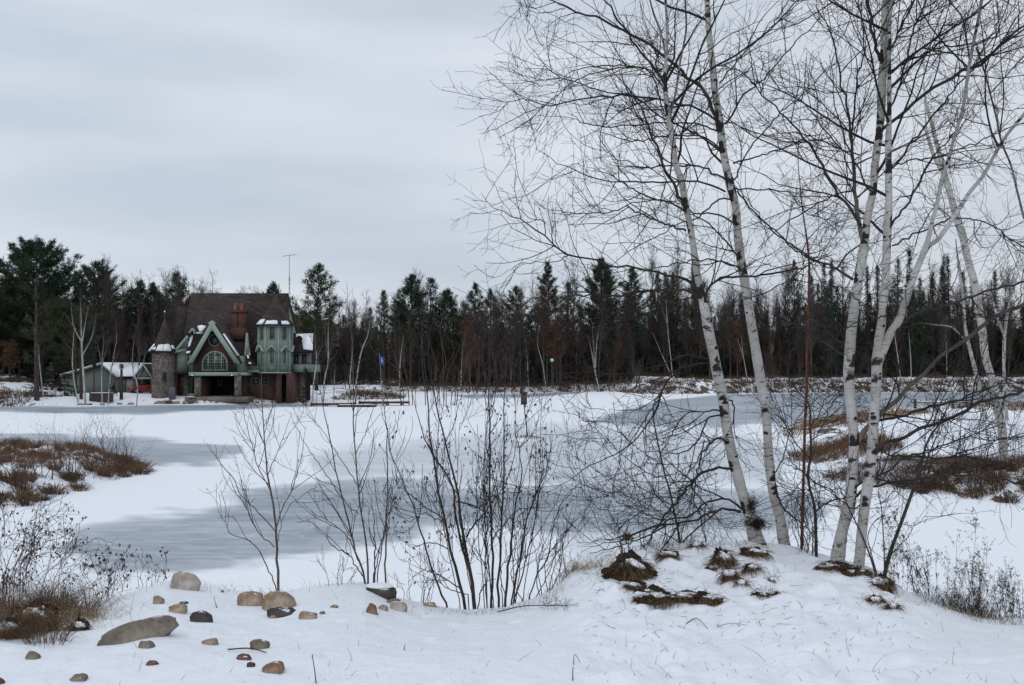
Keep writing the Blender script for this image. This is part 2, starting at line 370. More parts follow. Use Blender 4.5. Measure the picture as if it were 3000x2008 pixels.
lit_ = np.where(s_p > 0, np.where(s_p < 2.6, .4, .2), lit_)
lit_ = np.where((Y < 25) & (Y > 0), np.where(Y > 11, .3, 0.05), lit_)
mk('ground', np.stack([X, Y, Z], -1), [grid(*X.shape)], MATS['snow_ground'], smooth=True, attrs={'litter': lit_})['kind'] = 'structure'

D_ = 1.2804
def dp(L): return np.array(L, float) * D_
greys = [(1.0, np.array([(-900,1184),(0,1190),(400,1189),(900,1184),(1010,1186),(900,1194),(650,1203),(420,1212),(150,1209),(0,1208),(-900,1208)], float)),
 (1.0, np.array([(-900,1276),(0,1278),(190,1283),(420,1296),(620,1299),(712,1308),(695,1325),(620,1344),(420,1352),(190,1354),(-900,1345)], float)),
 (1.0, dp([(130,1222),(250,1200),(400,1173),(500,1156),(560,1134),(700,1112),(760,1095),(900,1096),(1050,1112),(1200,1120),(1330,1106),(1500,1116),(1650,1128),(1800,1118),(1905,1135),(1885,1180),(1760,1204),(1600,1217),(1450,1228),(1300,1222),(1150,1192),(1000,1198),(900,1232),(800,1258),(640,1276),(560,1290),(400,1301),(250,1300),(170,1270)])),
 (1.0, dp([(1340,964),(1400,946),(1450,930),(1520,915),(1650,903),(1900,899),(2700,895),(2700,925),(2150,930),(2050,935),(1900,958),(1800,974),(1700,971),(1500,976),(1400,973)])),
 (1.0, dp([(1020,904),(1180,902),(1340,896),(1330,901),(1200,911),(1080,912)]))]
thin_p = dp([(700,1040),(950,1005),(1150,992),(1300,975),(1450,985),(1700,990),(1850,1040),(1780,1105),(1500,1112),(1200,1112),(950,1095),(720,1090)])
th2 = dp([(1340,1160),(1600,1130),(1750,1180),(1800,1240),(1400,1290),(1300,1250)])
us = np.concatenate([np.linspace(-9000, -700, 50)[:-1], np.linspace(-700, 3700, 620), np.linspace(3700, 12000, 50)[1:]])
vs = np.concatenate([[4.2 * F / 480], np.linspace(4.2 * F / 300, 4.2 * F / 12.5, 620)])
U, Vv = np.meshgrid(us, vs); Yp = 4.2 * F / Vv; Xp = (U - 1500) / F * Yp; PY = 1075 + Vv
gr = np.full(U.shape, -999.0)
_u0, _p0 = U, PY
_k = np.clip((PY - 1150) / 90, .12, 1.6)
U = U + _k * (60 * vn(_u0 / 130, _p0 / 30, 21) + 26 * vn(_u0 / 45, _p0 / 10, 22)); PY = PY + _k * (20 * vn(_u0 / 190, _p0 / 40, 23) + 9 * vn(_u0 / 60, _p0 / 14, 24))
for a, P in greys: gr = np.maximum(gr, sdpoly(U, PY, P))
gr = .54 + np.clip(gr / np.clip((PY - 1150) / 8, 4, 36), -1, 1) * .5
tn = np.maximum(sm(-22, 22, sdpoly(U, PY, thin_p)), sm(-20, 20, sdpoly(U, PY, th2)) * .8)
mk('frozen_pond', np.stack([Xp, Yp, 0 * Xp], -1), [grid(*U.shape)[:, ::-1]], MATS['pond_ice'], smooth=True, attrs={'grey': gr, 'thin': tn})['kind'] = 'structure'

# ================================================================= BLADES / GRASS
def blades(rng, pos, h0, h1, w, lean=.35, droop=.5, seg=3):
    """bent strips of grass at pos (N,3)"""
    N = len(pos); h = rng.uniform(h0, h1, N)[:, None]; a = rng.uniform(0, 2 * pi, N)
    d = np.stack([np.cos(a), np.sin(a), 0 * a], 1); b = rng.uniform(0, 2 * pi, N); side = np.stack([np.cos(b), np.sin(b), 0 * b], 1) * (w / 2)
    ln = rng.uniform(.1, lean, N)[:, None]; V = []
    for j in range(seg):
        t = j / (seg - 1) if seg > 1 else 0; t *= .8
        c = pos + d * ln * h * t + d * droop * h * t * t * rng.uniform(.3, 1, N)[:, None] + np.array([0, 0, 1]) * h * (t - .35 * droop * t * t)
        wd = side * (1 - .6 * t); V += [c - wd, c + wd]
    t = 1.0; V.append(pos + d * ln * h + d * droop * h * rng.uniform(.3, 1, N)[:, None] + np.array([0, 0, 1]) * h * (1 - .45 * droop))
    V = np.stack(V, 1); n = V.shape[1]; o = np.arange(N)[:, None] * n; Q = []
    for j in range(seg - 1): Q.append(o + np.array([2*j, 2*j+1, 2*j+3, 2*j+2]))
    Tt = o + np.array([2*seg-2, 2*seg-1, 2*seg])
    return V.reshape(-1, 3), np.concatenate(Q), Tt
def grass_patch(name, label, cat, seed, cx, cy, sx, sy, N, h0, h1, w, mat, mask=None, kind='stuff', lean=.4, droop=.6):
    rng = np.random.RandomState(seed); x = cx + rng.uniform(-1, 1, N) * sx; y = cy + rng.uniform(-1, 1, N) * sy
    ok = ((x - cx) / sx) ** 2 + ((y - cy) / sy) ** 2 < 1
    if mask is not None: ok &= mask(x, y)
    x, y = x[ok], y[ok]; p = np.stack([x, y, H(x, y) - .02], 1)
    cl = np.clip(.75 + 1.1 * vn(x * 1.3, y * 1.1, seed + 40) + .6 * vn(x * 3.5, y * 3, seed + 41), .3, 1.25)
    V, Q, T = blades(rng, p, h0, h1, w, lean, droop); V = V.copy(); nb = len(V) // len(p); V[:, 2] = np.repeat(p[:, 2], nb) + (V[:, 2] - np.repeat(p[:, 2], nb)) * np.repeat(cl, nb)
    return tag(mk(name, V, [Q, T], MATS[mat]), label, cat, None, kind)

def tussocks(name, label, cat, seed, C, R0, nb, h0, h1, w, mat):
    # domed tufts: blades leaning outwards from each tuft's centre
    rng = np.random.RandomState(seed); Ps = []; C = np.asarray(C, float); k = 5
    n = len(C); cen = np.repeat(C, nb, 0); r = np.repeat(rng.uniform(.6, 1.3, n) * R0, nb); m = n * nb
    a = rng.uniform(0, 2 * pi, m); q = np.sqrt(rng.uniform(0, 1, m)); x = cen[:, 0] + np.cos(a) * q * r; y = cen[:, 1] + np.sin(a) * q * r
    p = np.stack([x, y, H(x, y) - .02], 1); h = rng.uniform(h0, h1, m) * np.repeat(rng.uniform(.65, 1.2, n), nb); out = np.stack([np.cos(a) * q, np.sin(a) * q, 0 * a], 1) + rng.normal(size=(m, 3)) * [.3, .3, 0]
    side = unit(np.cross(out + [0, 0, .3], rng.normal(size=(m, 3)))) * (w / 2); V = []
    for j, t in enumerate((0, .35, .7)):
        c = p + np.array([0, 0, 1]) * (h * (t - .3 * t * t * q))[:, None] + out * (h * t * (.3 + .5 * t))[:, None]; V += [c - side * (1 - .5 * t), c + side * (1 - .5 * t)]
    V.append(p + np.array([0, 0, 1]) * (h * (1 - .75 * q))[:, None] + out * (h * .9)[:, None]); V = np.stack(V, 1); o = np.arange(m)[:, None] * 7
    return tag(mk(name, V.reshape(-1, 3), [np.concatenate([o + np.array([0, 1, 3, 2]), o + np.array([2, 3, 5, 4])]), o + np.array([4, 5, 6])], MATS[mat]), label, cat, None, 'stuff')
def scatter(seed, N, P, s0, s1):
    rng = np.random.RandomState(seed); P = np.array(P); o = []
    while len(o) < N:
        x = rng.uniform(max(P[:, 0].min(), -26), min(P[:, 0].max(), 34)); y = rng.uniform(P[:, 1].min(), P[:, 1].max()); s = float(sdpoly(np.array([x]), np.array([y]), P)[0])
        if s0 < s < s1: o.append((x, y))
    return o
tussocks('grass', 'domed tufts of red brown grass on the left point', 'grass', 51, scatter(51, 150, ISL, .1, 30), .22, 130, .25, .6, .02, 'rust_grass')
tussocks('grass', 'dark brown tufts at the water edge of the left point', 'grass', 52, scatter(52, 70, ISL, -.1, 1.2), .2, 110, .2, .45, .02, 'brown_grass')
tussocks('grass', 'dark and rusty tufts along the near edge of the right bank', 'grass', 53, [c for c in scatter(53, 300, PEN, -.1, 3.2) if c[1] < 48 and c[0] / c[1] * F + 1500 > 2640], .25, 110, .25, .7, .022, 'brown_grass')
# island grass and right-hand reed beds
msk = lambda P, k, s, th, m=.15: (lambda x, y: (sdpoly(x, y, P) > m) & (vn(x * k, y * k, s) > th))
grass_patch('grass', 'rusty dead grass covering the snowy point at left', 'grass', 1, ISL[6][0] - 7.5, ISL[6][1] + 1, 8.5, 9, 26000, .25, .62, .02, 'rust_grass', msk(ISL, .8, 3, -.02))
grass_patch('grass', 'dark brown dead grass mixed into the point at left', 'grass', 2, ISL[6][0] - 8, ISL[6][1], 9, 9, 12000, .15, .4, .02, 'brown_grass', msk(ISL, .9, 4, .08))
p = hit(2560, 1260); grass_patch('reeds', 'orange brown reed bed behind the right pair of birches', 'reeds', 3, p[0] - .5, p[1] + 3, 13, 12, 26000, .45, .95, .03, 'orange_reed', lambda x, y: (sdpoly(x, y, PEN) > .1) & (sdpoly(x, y, PEN) < 5.5) & (vn(x * .35, y * .35, 8) > -.1))
p = hit(2460, 1345); grass_patch('reeds', 'rust red reed clump beside the ice behind the birches', 'reeds', 4, p[0], p[1], 2.5, 4.0, 5000, .4, .9, .025, 'rust_grass', lambda x, y: (sdpoly(x, y, PEN) > -.4))
p = hit(2900, 1440); grass_patch('grass', 'dark rusty grass on the low bank at right', 'grass', 5, p[0], p[1] + 1, 8, 5.5, 9000, .2, .6, .02, 'rust_grass', lambda x, y: (sdpoly(x, y, PEN) > .05) & (sdpoly(x, y, PEN) < 3.4) & (vn(x * .6, y * .6, 12) > -.08))
p = hit(2720, 1410); grass_patch('brush', 'dark tangled brush on the low bank behind the birches', 'brush', 6, p[0], p[1], 4.2, 2.6, 9000, .2, .6, .018, 'brown_grass', lambda x, y: (sdpoly(x, y, PEN) > -.3), lean=1.2, droop=1.2)
p = hit(2850, 1215); grass_patch('reeds', 'band of rusty reeds along the far side of the right bank', 'reeds', 7, p[0], p[1], 16, 16, 14000, .4, .9, .04, 'rust_grass', lambda x, y: (sdpoly(x, y, PEN) > .1) & (sdpoly(x, y, PEN) < 9) & (vn(x * .2, y * .1, 13) > -.05))
grass_patch('grass', 'little tuft of straw grass around the nest box post', 'grass', 8, BOX_ISL[0] + .2, BOX_ISL[1], .9, 1.2, 700, .1, .3, .02, 'tan_grass')
# far shore brush belt
rng = np.random.RandomState(9)
def shore_pts(rng, N, x0, x1, s0, s1):
    x = rng.uniform(x0, x1, N * 8); y = rng.uniform(95, 260, N * 8); s = sdpoly(x, y, FAR); k = np.where((s > s0) & (s < s1))[0][:N]
    return x[k], y[k]
x, y = shore_pts(rng, 26000, 8, 110, .2, 7.5); k = vn(x * .22, y * .22, 11) > -.3; x, y = x[k], y[k]
V, Q, T = blades(rng, np.stack([x, y, H(x, y) - .05], 1), .4, 1.4, .07, .6, .6)
tag(mk('brush', V, [Q, T], MATS['brown_grass']), 'brown brush lining the far right shore', 'brush', None, 'stuff')
x, y = shore_pts(rng, 9000, -22, 10, .2, 14); V, Q, T = blades(rng, np.stack([x, y, H(x, y) - .05], 1), .4, 1.3, .06, .6, .6)
tag(mk('brush', V, [Q, T], MATS['brown_grass']), 'brown brush at the foot of the wood behind the jetty', 'brush', None, 'stuff')
x, y = shore_pts(rng, 9000, -75, -52, .3, 9); V, Q, T = blades(rng, np.stack([x, y, H(x, y) - .05], 1), .3, 1.2, .06, .6, .6)
tag(mk('brush', V, [Q, T], MATS['brown_grass']), 'brown brush on the shore left of the garage', 'brush', None, 'stuff')

# ================================================================= TREES: prototypes for the far wood
def trunk_line(rng, h, lean=.04, k=9, wig=.02):
    t = np.linspace(0, 1, k); a = rng.uniform(0, 2 * pi)
    x = lean * h * t * cos(a) + np.cumsum(rng.normal(size=k)) * wig * h / k; y = lean * h * t * sin(a) + np.cumsum(rng.normal(size=k)) * wig * h / k
    x -= x[0]; y -= y[0]; return np.stack([x, y, h * t], 1)
def bare_tree(seed, h, mat_t, mat_c, name='bare_tree', r0=.13, nb=3.0, low=.28, up=.14, tw=.014, spread=1.0, extra=1.0):
    rng = np.random.RandomState(seed); root = empty(name)
    n = rng.randint(1, 3); Ps = []; Rs = []
    for i in range(n):
        P = trunk_line(rng, h * rng.uniform(.85, 1), rng.uniform(.02, .12) if n > 1 else .03, 12, .05)
        Ps.append(P); Rs.append(r0 * (1 - .85 * np.linspace(0, 1, 12)) * (1 if i == 0 else .8))
    P = np.stack(Ps); R = np.stack(Rs)
    Tubes().add(P, R, 6).build('trunk', MATS[mat_t], root, True)
    c = Tubes()
    a, ra = grow(rng, P, R, nb, .16 * h * spread, .34 * h * spread, (25, 58), 7, .16, up, .05, .012, low, .62); c.add(a, ra, 4)
    b, rb = grow(rng, a, ra, 2.4 * extra, .5, 1.5, (25, 60), 5, .22, .12, .02, .009, .1, .5); c.add(b, rb, 3)
    d, rd = grow(rng, b, rb, 3.6 * extra, .25, .8, (25, 60), 3, .2, .08, tw, .007, .1, .4); c.add(d, rd, 3)
    c.build('crown', MATS[mat_c], root)
    return root
def needle_clumps(rng, pos, dirs, n, ln, w, spread=.9, up=.2):
    N = len(pos); p = np.repeat(pos, n, 0); d = np.repeat(dirs, n, 0)
    d = unit(d + rng.normal(size=p.shape) * spread + np.array([0, 0, up])); p = p + rng.normal(size=p.shape) * ln * .28
    L_ = rng.uniform(.6, 1.25, len(p))[:, None] * ln; s = unit(np.cross(d, rng.normal(size=p.shape))) * w / 2
    V = np.stack([p - s, p + s, p + d * L_], 1); return V.reshape(-1, 3), np.arange(len(V) * 3).reshape(-1, 3)
def pine(seed, h, rad, dens=1.0, low=.25, mat='needles', style='pine', top=.5, tuft=.5, name=None, gap=.12, n=11):
    rng = np.random.RandomState(seed); root = empty(name or ('spruce_tree' if style == 'spruce' else 'pine_tree'))
    P = trunk_line(rng, h, .015, 12, .012); R = .017 * h * (1 - .93 * np.linspace(0, 1, 12))
    t = Tubes().add(P, R, 7); PP = []; RR = []; CP = []; CD = []
    step = .45 if style == 'spruce' else .62; z = low * h
    while z < h * .985:
        f = (z - low * h) / (h - low * h)
        if style == 'spruce': prof = (1 - f) ** .85
        else: prof = min(1, (f + .22) * 1.9) * (1 - f ** 2.3) * .86 + .12 * (1 - f)
        nb = 5 if style == 'spruce' else 6
        for q in range(nb):
            if rng.rand() < gap: continue
            L_ = rad * prof * rng.uniform(.55, 1.15); a = rng.uniform(0, 2 * pi)
            tilt = radians(rng.uniform(-28, -5)) if style == 'spruce' else radians(rng.uniform(0, 22) + 30 * f)
            k = 6; tt = np.linspace(0, 1, k)
            x0 = np.interp(z, P[:, 2], P[:, 0]); y0 = np.interp(z, P[:, 2], P[:, 1])
            rise = L_ * (np.sin(tilt) * tt + (.16 if style != 'spruce' else .12) * tt ** 2.2)
            b = np.stack([x0 + np.cos(a) * L_ * np.cos(tilt) * tt, y0 + np.sin(a) * L_ * np.cos(tilt) * tt, z + rise], 1)
            b[:, :2] += np.cumsum(rng.normal(size=(k, 2)), 0) * .03 * L_; PP.append(b); RR.append(np.linspace(.02 + .012 * L_, .012, k))
            m = max(2, int(L_ * (3.2 if style == 'pine' else 3.4) * dens)); s = rng.uniform(.28 if style == 'pine' else .05, 1.05, m) ** (.8)
            pi_ = np.stack([np.interp(s, tt, b[:, j]) for j in range(3)], 1)
            dr = unit(b[-1] - b[0])[None] + rng.normal(size=(m, 3)) * .35
            off = np.cross(unit(b[-1] - b[0]), [0, 0, 1.0])[None] * rng.uniform(-1, 1, (m, 1)) * L_ * .28 * (1.1 - s[:, None] * .6)
            CP.append(pi_ + off); CD.append(unit(dr))
        z += step * rng.uniform(.7, 1.3) * (1 - .35 * f)
    t.add(np.array(PP), np.array(RR), 3); t.build('trunk', MATS['pine_bark'], root)
    V, T = needle_clumps(rng, np.concatenate(CP), np.concatenate(CD), n, tuft, .09 if style == 'pine' else .07, .75 if style == 'pine' else .6, .25 if style == 'pine' else -.15)
    V2, T2 = needle_clumps(rng, np.array([[P[-1, 0], P[-1, 1], h - .2], [P[-2, 0], P[-2, 1], h - .7]]), np.array([[0, 0, 1.], [0, 0, 1.]]), 10, .5, .06, .3, 1)
    mk('crown', np.vstack([V, V2]), [np.vstack([T, T2 + len(V)])], MATS[mat], root)
    return root

used = set()
def put(proto, x, y, s=(1, 1, 1), rz=0.0, label=None, cat=None, group=None, dz=-.1):
    o = proto if proto.name not in used else copy_tree(proto)
    if o is proto: used.add(proto.name)
    o.location = (float(x), float(y), gz(x, y) + dz); o.scale = s; o.rotation_euler = (0, 0, rz)
    for k in ('label', 'category', 'group'):
        if k in o: del o[k]
    tag(o, label, cat, group); return o

# named skyline conifers: top px, top py, distance, prototype height, radius px at its widest, kwargs, label
def sky_conifer(px, py, Y, wpx, label, seed, cat='pine', **k):
    Y = Y * 1.13 if cat == 'pine' else Y * 1.06; wpx *= 1.45 if cat == 'pine' else 1.15
    k['dens'] = k.get('dens', 1) * 1.15; k['low'] = k.get('low', .3) * .8
    top = at(px, py, Y); x = float(top[0]); g = gz(x, Y); h = float(top[2]) - g
    o = pine(seed, h, wpx / F * Y / 2, **k); used.add(o.name)
    o.location = (x, Y, g - .1); tag(o, label, cat, 'skyline conifers across the pond'); return o
D = 1.2804
sky_conifer(75*D, 553*D, 128, 300, 'tallest broad dark pine at the far left of the wood', 11, dens=1.25, low=.16, mat='needles', n=14)
sky_conifer(10*D, 640*D, 126, 200, 'olive pine cut by the left edge of the photo', 12, mat='needles_olive', dens=1.1, low=.2)
sky_conifer(150*D, 690*D, 124, 190, 'low olive pine right of the tallest left pine', 13, mat='needles_olive', dens=.9, low=.2)
sky_conifer(228*D, 597*D, 140, 175, 'pine with upswept boughs standing behind the left birch clump', 14, dens=1.1, low=.3)
sky_conifer(320*D, 640*D, 146, 110, 'dark round-topped pine behind the garage, left of a pair', 15, dens=1.3, low=.2)
sky_conifer(350*D, 648*D, 148, 110, 'dark round-topped pine behind the garage, right of a pair', 16, dens=1.3, low=.2)
sky_conifer(405*D, 622*D, 142, 115, 'airy pine just left of the big house roof', 17, dens=.8, low=.3, gap=.3)
sky_conifer(625*D, 645*D, 155, 90, 'pine top peeping above the house roof ridge', 18, dens=1, low=.4)
sky_conifer(725*D, 605*D, 138, 150, 'open layered pine just right of the house', 19, dens=.85, low=.34, gap=.25, mat='needles_olive')
sky_conifer(880*D, 665*D, 178, 60, 'thin pale pine between the layered pine and the dense ones', 20, dens=.6, low=.4, gap=.35)
sky_conifer(940*D, 628*D, 172, 125, 'dense green pine in the middle of the skyline', 21, dens=1.2, low=.3)
sky_conifer(985*D, 635*D, 176, 95, 'see-through pine right beside the dense middle pine', 22, dens=.5, low=.45, gap=.4)
sky_conifer(1028*D, 660*D, 174, 105, 'short dark pine right of the see-through pine', 23, dens=1.1, low=.3)
sky_conifer(1085*D, 648*D, 180, 75, 'brownish tufted pine left of a leaning pair', 24, dens=.9, low=.4, mat='needles_olive')
sky_conifer(1122*D, 660*D, 180, 70, 'olive tufted pine right of the brownish one', 25, dens=.9, low=.4, mat='needles_olive')
sky_conifer(1182*D, 655*D, 182, 100, 'small flat-topped pine alone in the skyline', 26, dens=.8, low=.45, gap=.25)
sky_conifer(1257*D, 598*D, 182, 90, 'tall slender pine with layered boughs', 27, dens=1.0, low=.35, gap=.2)
sky_conifer(1300*D, 645*D, 186, 65, 'thin pine between the slender and the dense tall pine', 28, dens=.6, low=.45, gap=.3)
sky_conifer(1373*D, 588*D, 180, 125, 'tall dense blue green pine left of the birch trunks', 29, dens=1.5, low=.32)
sky_conifer(1447*D, 612*D, 184, 90, 'pine with tufted boughs seen through birch limbs', 30, dens=1.0, low=.4, gap=.2)
for i, (px, py, w, lab) in enumerate([(2544, 774, 40, 'narrow spruce spire touching the left birch of the right pair'), (2568, 771, 46, 'narrow dark spruce between the two right birch trunks'),
    (2626, 756, 120, 'wide open spruce just right of the right birch pair'), (2455, 836, 110, 'low spruce left of the right birch pair'), (2699, 807, 60, 'small spruce left of a group of spires'),
    (2732, 789, 60, 'spruce spire left of the twin spires'), (2764, 745, 50, 'left of the twin spruce spires'), (2781, 745, 44, 'right of the twin spruce spires'), (2850, 800, 60, 'spruce spire behind the broken birch'),
    (2915, 790, 70, 'spruce spire near the right edge'), (2335, 880, 90, 'low dark spruce behind the red stem'), (2170, 855, 80, 'low dark spruce behind the left birch pair')]):
    sky_conifer(px, py, 205 + 3 * (i % 4), w, lab, 60 + i, 'spruce', style='spruce', mat='needles_spruce', dens=1.0, low=.08, tuft=.45, n=7)
# young firs on the shore
def small_fir(px, py, Y, topy, w, label, seed, mat='needles_spruce'):
    g = at(px, py, Y); x = float(g[0]); z = gz(x, Y); h = float(at(px, topy, Y)[2]) - z
    o = pine(seed, h, w / F * Y / 2, style='spruce', low=.03, dens=1.6, mat=mat, tuft=.22, n=9); used.add(o.name); o.location = (x, Y, z - .05)
    tag(o, label, 'fir'); return o
small_fir(897, 1160, 121.5, 1078, 42, 'small dark fir by the right corner of the house', 81)
small_fir(120, 1130, 126, 1050, 110, 'low dark fir bush on the snowy slope at left', 82)
small_fir(190, 1130, 128, 1062, 90, 'low dark fir bush left of the garage', 83)
small_fir(334, 1155, 127, 1128, 34, 'tiny fir beside the garage wall', 84)

def zone(x): return 'on the slope left of the garage' if x < -62 else 'behind the garage and the house' if x < -28 else 'behind the jetty' if x < -4 else 'below the middle of the pine skyline' if x < 34 else 'behind the snowy far bank at right'
# filler conifers inside the wood
rng = np.random.RandomState(77)
fp = [pine(90 + i, 11 + i, 2.4 + .3 * i, style='spruce' if i % 2 else 'pine', mat=('needles_spruce', 'needles', 'needles_olive')[i % 3], dens=.9, low=.12, n=8, name='evergreen_tree') for i in range(4)]
cnt = 0
while cnt < 190:
    x = rng.uniform(-95, 125); y = rng.uniform(125, 245); s = float(sdpoly(np.array([x]), np.array([y]), FAR)[0])
    sh = 28 if x > 22 else (6 if -20 < x else 22)
    if s < sh or (-50 < x < -22 and y < 139) or (x < -52 and y < 136) or (-24 < x < 6 and y < 170): continue
    kf = rng.uniform(.42, 1.0)
    kf *= 1.12 if x > 0 else 1.0; kr = 1.35 if x > 30 else 1.0
    put(fp[rng.randint(4)], x, y, (kf, kf, kf * (1.15 if x > 30 else .92) * kr), rng.uniform(0, 6.3), 'dark evergreen half hidden inside the wood ' + zone(x), 'evergreen', 'evergreens inside the wood ' + zone(x)); cnt += 1
# bare trees of the wood, first rows
bp = [bare_tree(120 + i, 11 + .8 * i, ('wood_grey', 'wood_brown')[i % 2], ('wood_brown', 'wood_brown', 'wood_grey', 'wood_brown', 'wood_red', 'wood_brown')[i], nb=3.4, extra=1.25) for i in range(6)]
def wood_spots(rng, N, smax, dmin=0):
    o = []
    while len(o) < N:
        x = rng.uniform(-100, 130); y = rng.uniform(122, 285); s = float(sdpoly(np.array([x]), np.array([y]), FAR)[0])
        sh = (27 + 0 * x) if x > 22 else (3.0 if -20 < x else 18)
        if x < -52: sh = 9
        if s < sh + dmin or s > sh + smax or (-51 < x < -21 and y < 139) or (-66 < x < -50 and y < 141): continue
        
        if -24 < x < 6 and y < 168: continue
        o.append((x, y))
    return o
for i, (x, y) in enumerate(wood_spots(rng, 270, 24)):
    kf = rng.uniform(.66, 1.22) * (1.1 if x > 0 else 1); bi = rng.randint(6); put(bp[bi], x, y, (kf, kf, kf * rng.uniform(.88, 1.1) * (1.15 if x > 30 else 1)), rng.uniform(0, 6.3), 'leafless ' + ('brown', 'brown', 'grey', 'brown', 'reddish', 'brown')[bi] + ' tree of the wood ' + zone(x), 'tree', 'leafless ' + ('brown', 'brown', 'grey', 'brown', 'reddish', 'brown')[bi] + ' trees ' + zone(x))
# deeper wood: one mass
def mass(name, label, seed, N, smax, dmin, mat, hh=(9, 15)):
    rng = np.random.RandomState(seed); sp = wood_spots(rng, N, smax, dmin); c = Tubes(); Ps = []; Rs = []
    for x, y in sp:
        P = trunk_line(rng, rng.uniform(*hh), .08, 8, .05); P += np.array([x, y, gz(x, y) - .1]); Ps.append(P); Rs.append(np.linspace(.12, .02, 8))
    P = np.array(Ps); R = np.array(Rs); c.add(P, R, 4)
    a, ra = grow(rng, P, R, 2.2, 1.6, 3.6, (22, 60), 4, .15, .14, .05, .015, .1, .5); c.add(a, ra, 3)
    b, rb = grow(rng, a, ra, 2.6, .8, 1.9, (25, 60), 3, .2, .1, .03, .014, .1, .5); c.add(b, rb, 3)
    tag(c.build(name, MATS[mat]), label, 'wood', None, 'stuff')
mass('woodland', 'deep leafless brown wood behind the front rows of trees', 301, 620, 80, 12, 'wood_brown')
mass('undergrowth', 'low leafless brush filling the foot of the wood', 302, 700, 30, 0, 'wood_brown', (2, 5))
mass('woodland', 'reddish leafless brush among the trees of the wood', 303, 170, 30, 0, 'wood_red', (3, 8))
# young evergreens that make the foot of the wood dark
def ever_mass(seed, N):
    rng = np.random.RandomState(seed); sp = wood_spots(rng, N, 40, 2); CP = []; CD = []
    for x, y in sp:
        h = rng.uniform(3, 8); m = int(60 * h); f = rng.uniform(0, 1, m); a = rng.uniform(0, 2 * pi, m); r = (1 - f) * h * .22 * np.sqrt(rng.uniform(.1, 1, m)) + .1
        CP.append(np.stack([x + r * np.cos(a), y + r * np.sin(a), gz(x, y) + f * h], 1)); CD.append(np.stack([np.cos(a), np.sin(a), -.4 + 0 * a], 1))
    V, T = needle_clumps(rng, np.concatenate(CP), np.concatenate(CD), 4, .6, .12, .6, -.1)
    tag(mk('undergrowth', V, [T], MATS['needles_spruce']), 'dark young evergreens massed inside the wood', 'undergrowth', None, 'stuff')
ever_mass(310, 420)
# rusty-leaved oaks
def rusty(px, py, Y, w, h, label, seed):
    rng = np.random.RandomState(seed); c = at(px, py, Y); x = float(c[0]); z = gz(x, Y); root = empty('oak_tree', (x, Y, z))
    top = float(c[2]) - z + h / 2; P = trunk_line(rng, top, .03, 9, .04)[None]; R = np.linspace(.13, .02, 9)[None]
    t = Tubes().add(P, R, 5); a, ra = grow(rng, P, R, 3, w * .35, w * .6, (30, 60), 5, .15, .1, .04, .012, .3, .5); t.add(a, ra, 3); t.build('trunk', MATS['wood_brown'], root)
    m = 1500; i = rng.randint(len(a), size=m); j = rng.randint(1, 5, size=m); q = a[i, j] + rng.normal(size=(m, 3)) * .28
    V, T = needle_clumps(rng, q, rng.normal(size=(m, 3)), 2, .16, .13, 1, -.3); mk('crown', V, [T], MATS['rust_leaves'], root)
    tag(root, label, 'oak'); used.add(root.name)
rusty(2080, 960, 200, 6, 7, 'oak with rusty leaves right behind the left birch trunk', 401)
rusty(1620, 1010, 184, 6, 7, 'oak with rusty leaves near the pale ball', 402)
rusty(1375, 1000, 182, 5, 6, 'rusty leaved oak below the skyline left of centre', 403)
rusty(2160, 1000, 204, 5, 6, 'rusty leaved oak between the two left birch trunks', 404)
rusty(30, 1045, 136, 3, 3, 'rusty leaved oak at the far left shore', 405)

# ================================================================= BIRCHES across the pond
def traced_tree(name, label, cat, Y, stems, mat, k=12, sides=8, tw=None, cmat='wood_grey', group=None, seed=0, base=None):
    """stems: list of lists of (px,py,w)"""
    rng = np.random.RandomState(seed); P0 = at(stems[0][0][0], stems[0][0][1], Y); g = gz(P0[0], Y)
    o = np.array([P0[0], Y, g]); root = empty(name, o); t = Tubes(); PP = []; RR = []
    for i, s in enumerate(stems):
        s = np.array(s, float); dd = rng.uniform(-1, 1) * (0 if i == 0 else 1.2)
        Yd = Y + dd * np.linspace(0, 1, len(s)); P = np.concatenate([at(s[:, 0], s[:, 1], 1.0)[:, :1] * 0 + np.array([at(a, b, c) for (a, b), c in zip(s[:, :2], Yd)]), (s[:, 2:3] / 2 / F * Y * (.8 if Y > 100 else .9) * (.72 if Y > 160 else 1))], 1)
        if i == 0: P[0, 2] = min(P[0, 2], g - .05)
        q = resample(P, k); PP.append(q[:, :3]); RR.append(np.maximum(q[:, 3], .006))
    P = np.array(PP) - o; R = np.array(RR); t.add(P, R, sides); t.build('trunk', MATS[mat], root, True)
    c = Tubes(); tw = tw or dict(per=1.6, l0=.7, l1=1.8)
    a, ra = grow(rng, P, R, tw['per'], tw['l0'], tw['l1'], (22, 50), 6, .14, .1, .03, .009, .35, .5); c.add(a, ra, 3)
    b, rb = grow(rng, a, ra, 3.5, .3, .8, (22, 55), 4, .2, .06, .012, .007, .1, .5); c.add(b, rb, 3)
    c.build('crown', MATS[cmat], root); tag(root, label, cat, group); used.add(root.name); return root
def c2(L): return [(x * .3634, 680 + y * .3634, w * .3634) for x, y, w in L]
def c3(L): return [(840 + x * .367, 720 + y * .367, w * .367) for x, y, w in L]
GB = 'birches around the pond'
FB = 'far_birch_bark'
traced_tree('birch_tree', 'thin leaning birch before the big left pine', 'birch', 122, [c2([(350,1300,13),(318,1050,12),(305,900,10),(275,790,7),(255,700,4)]), c2([(303,900,8),(298,790,5),(292,700,3)])], FB, group=GB, seed=1)
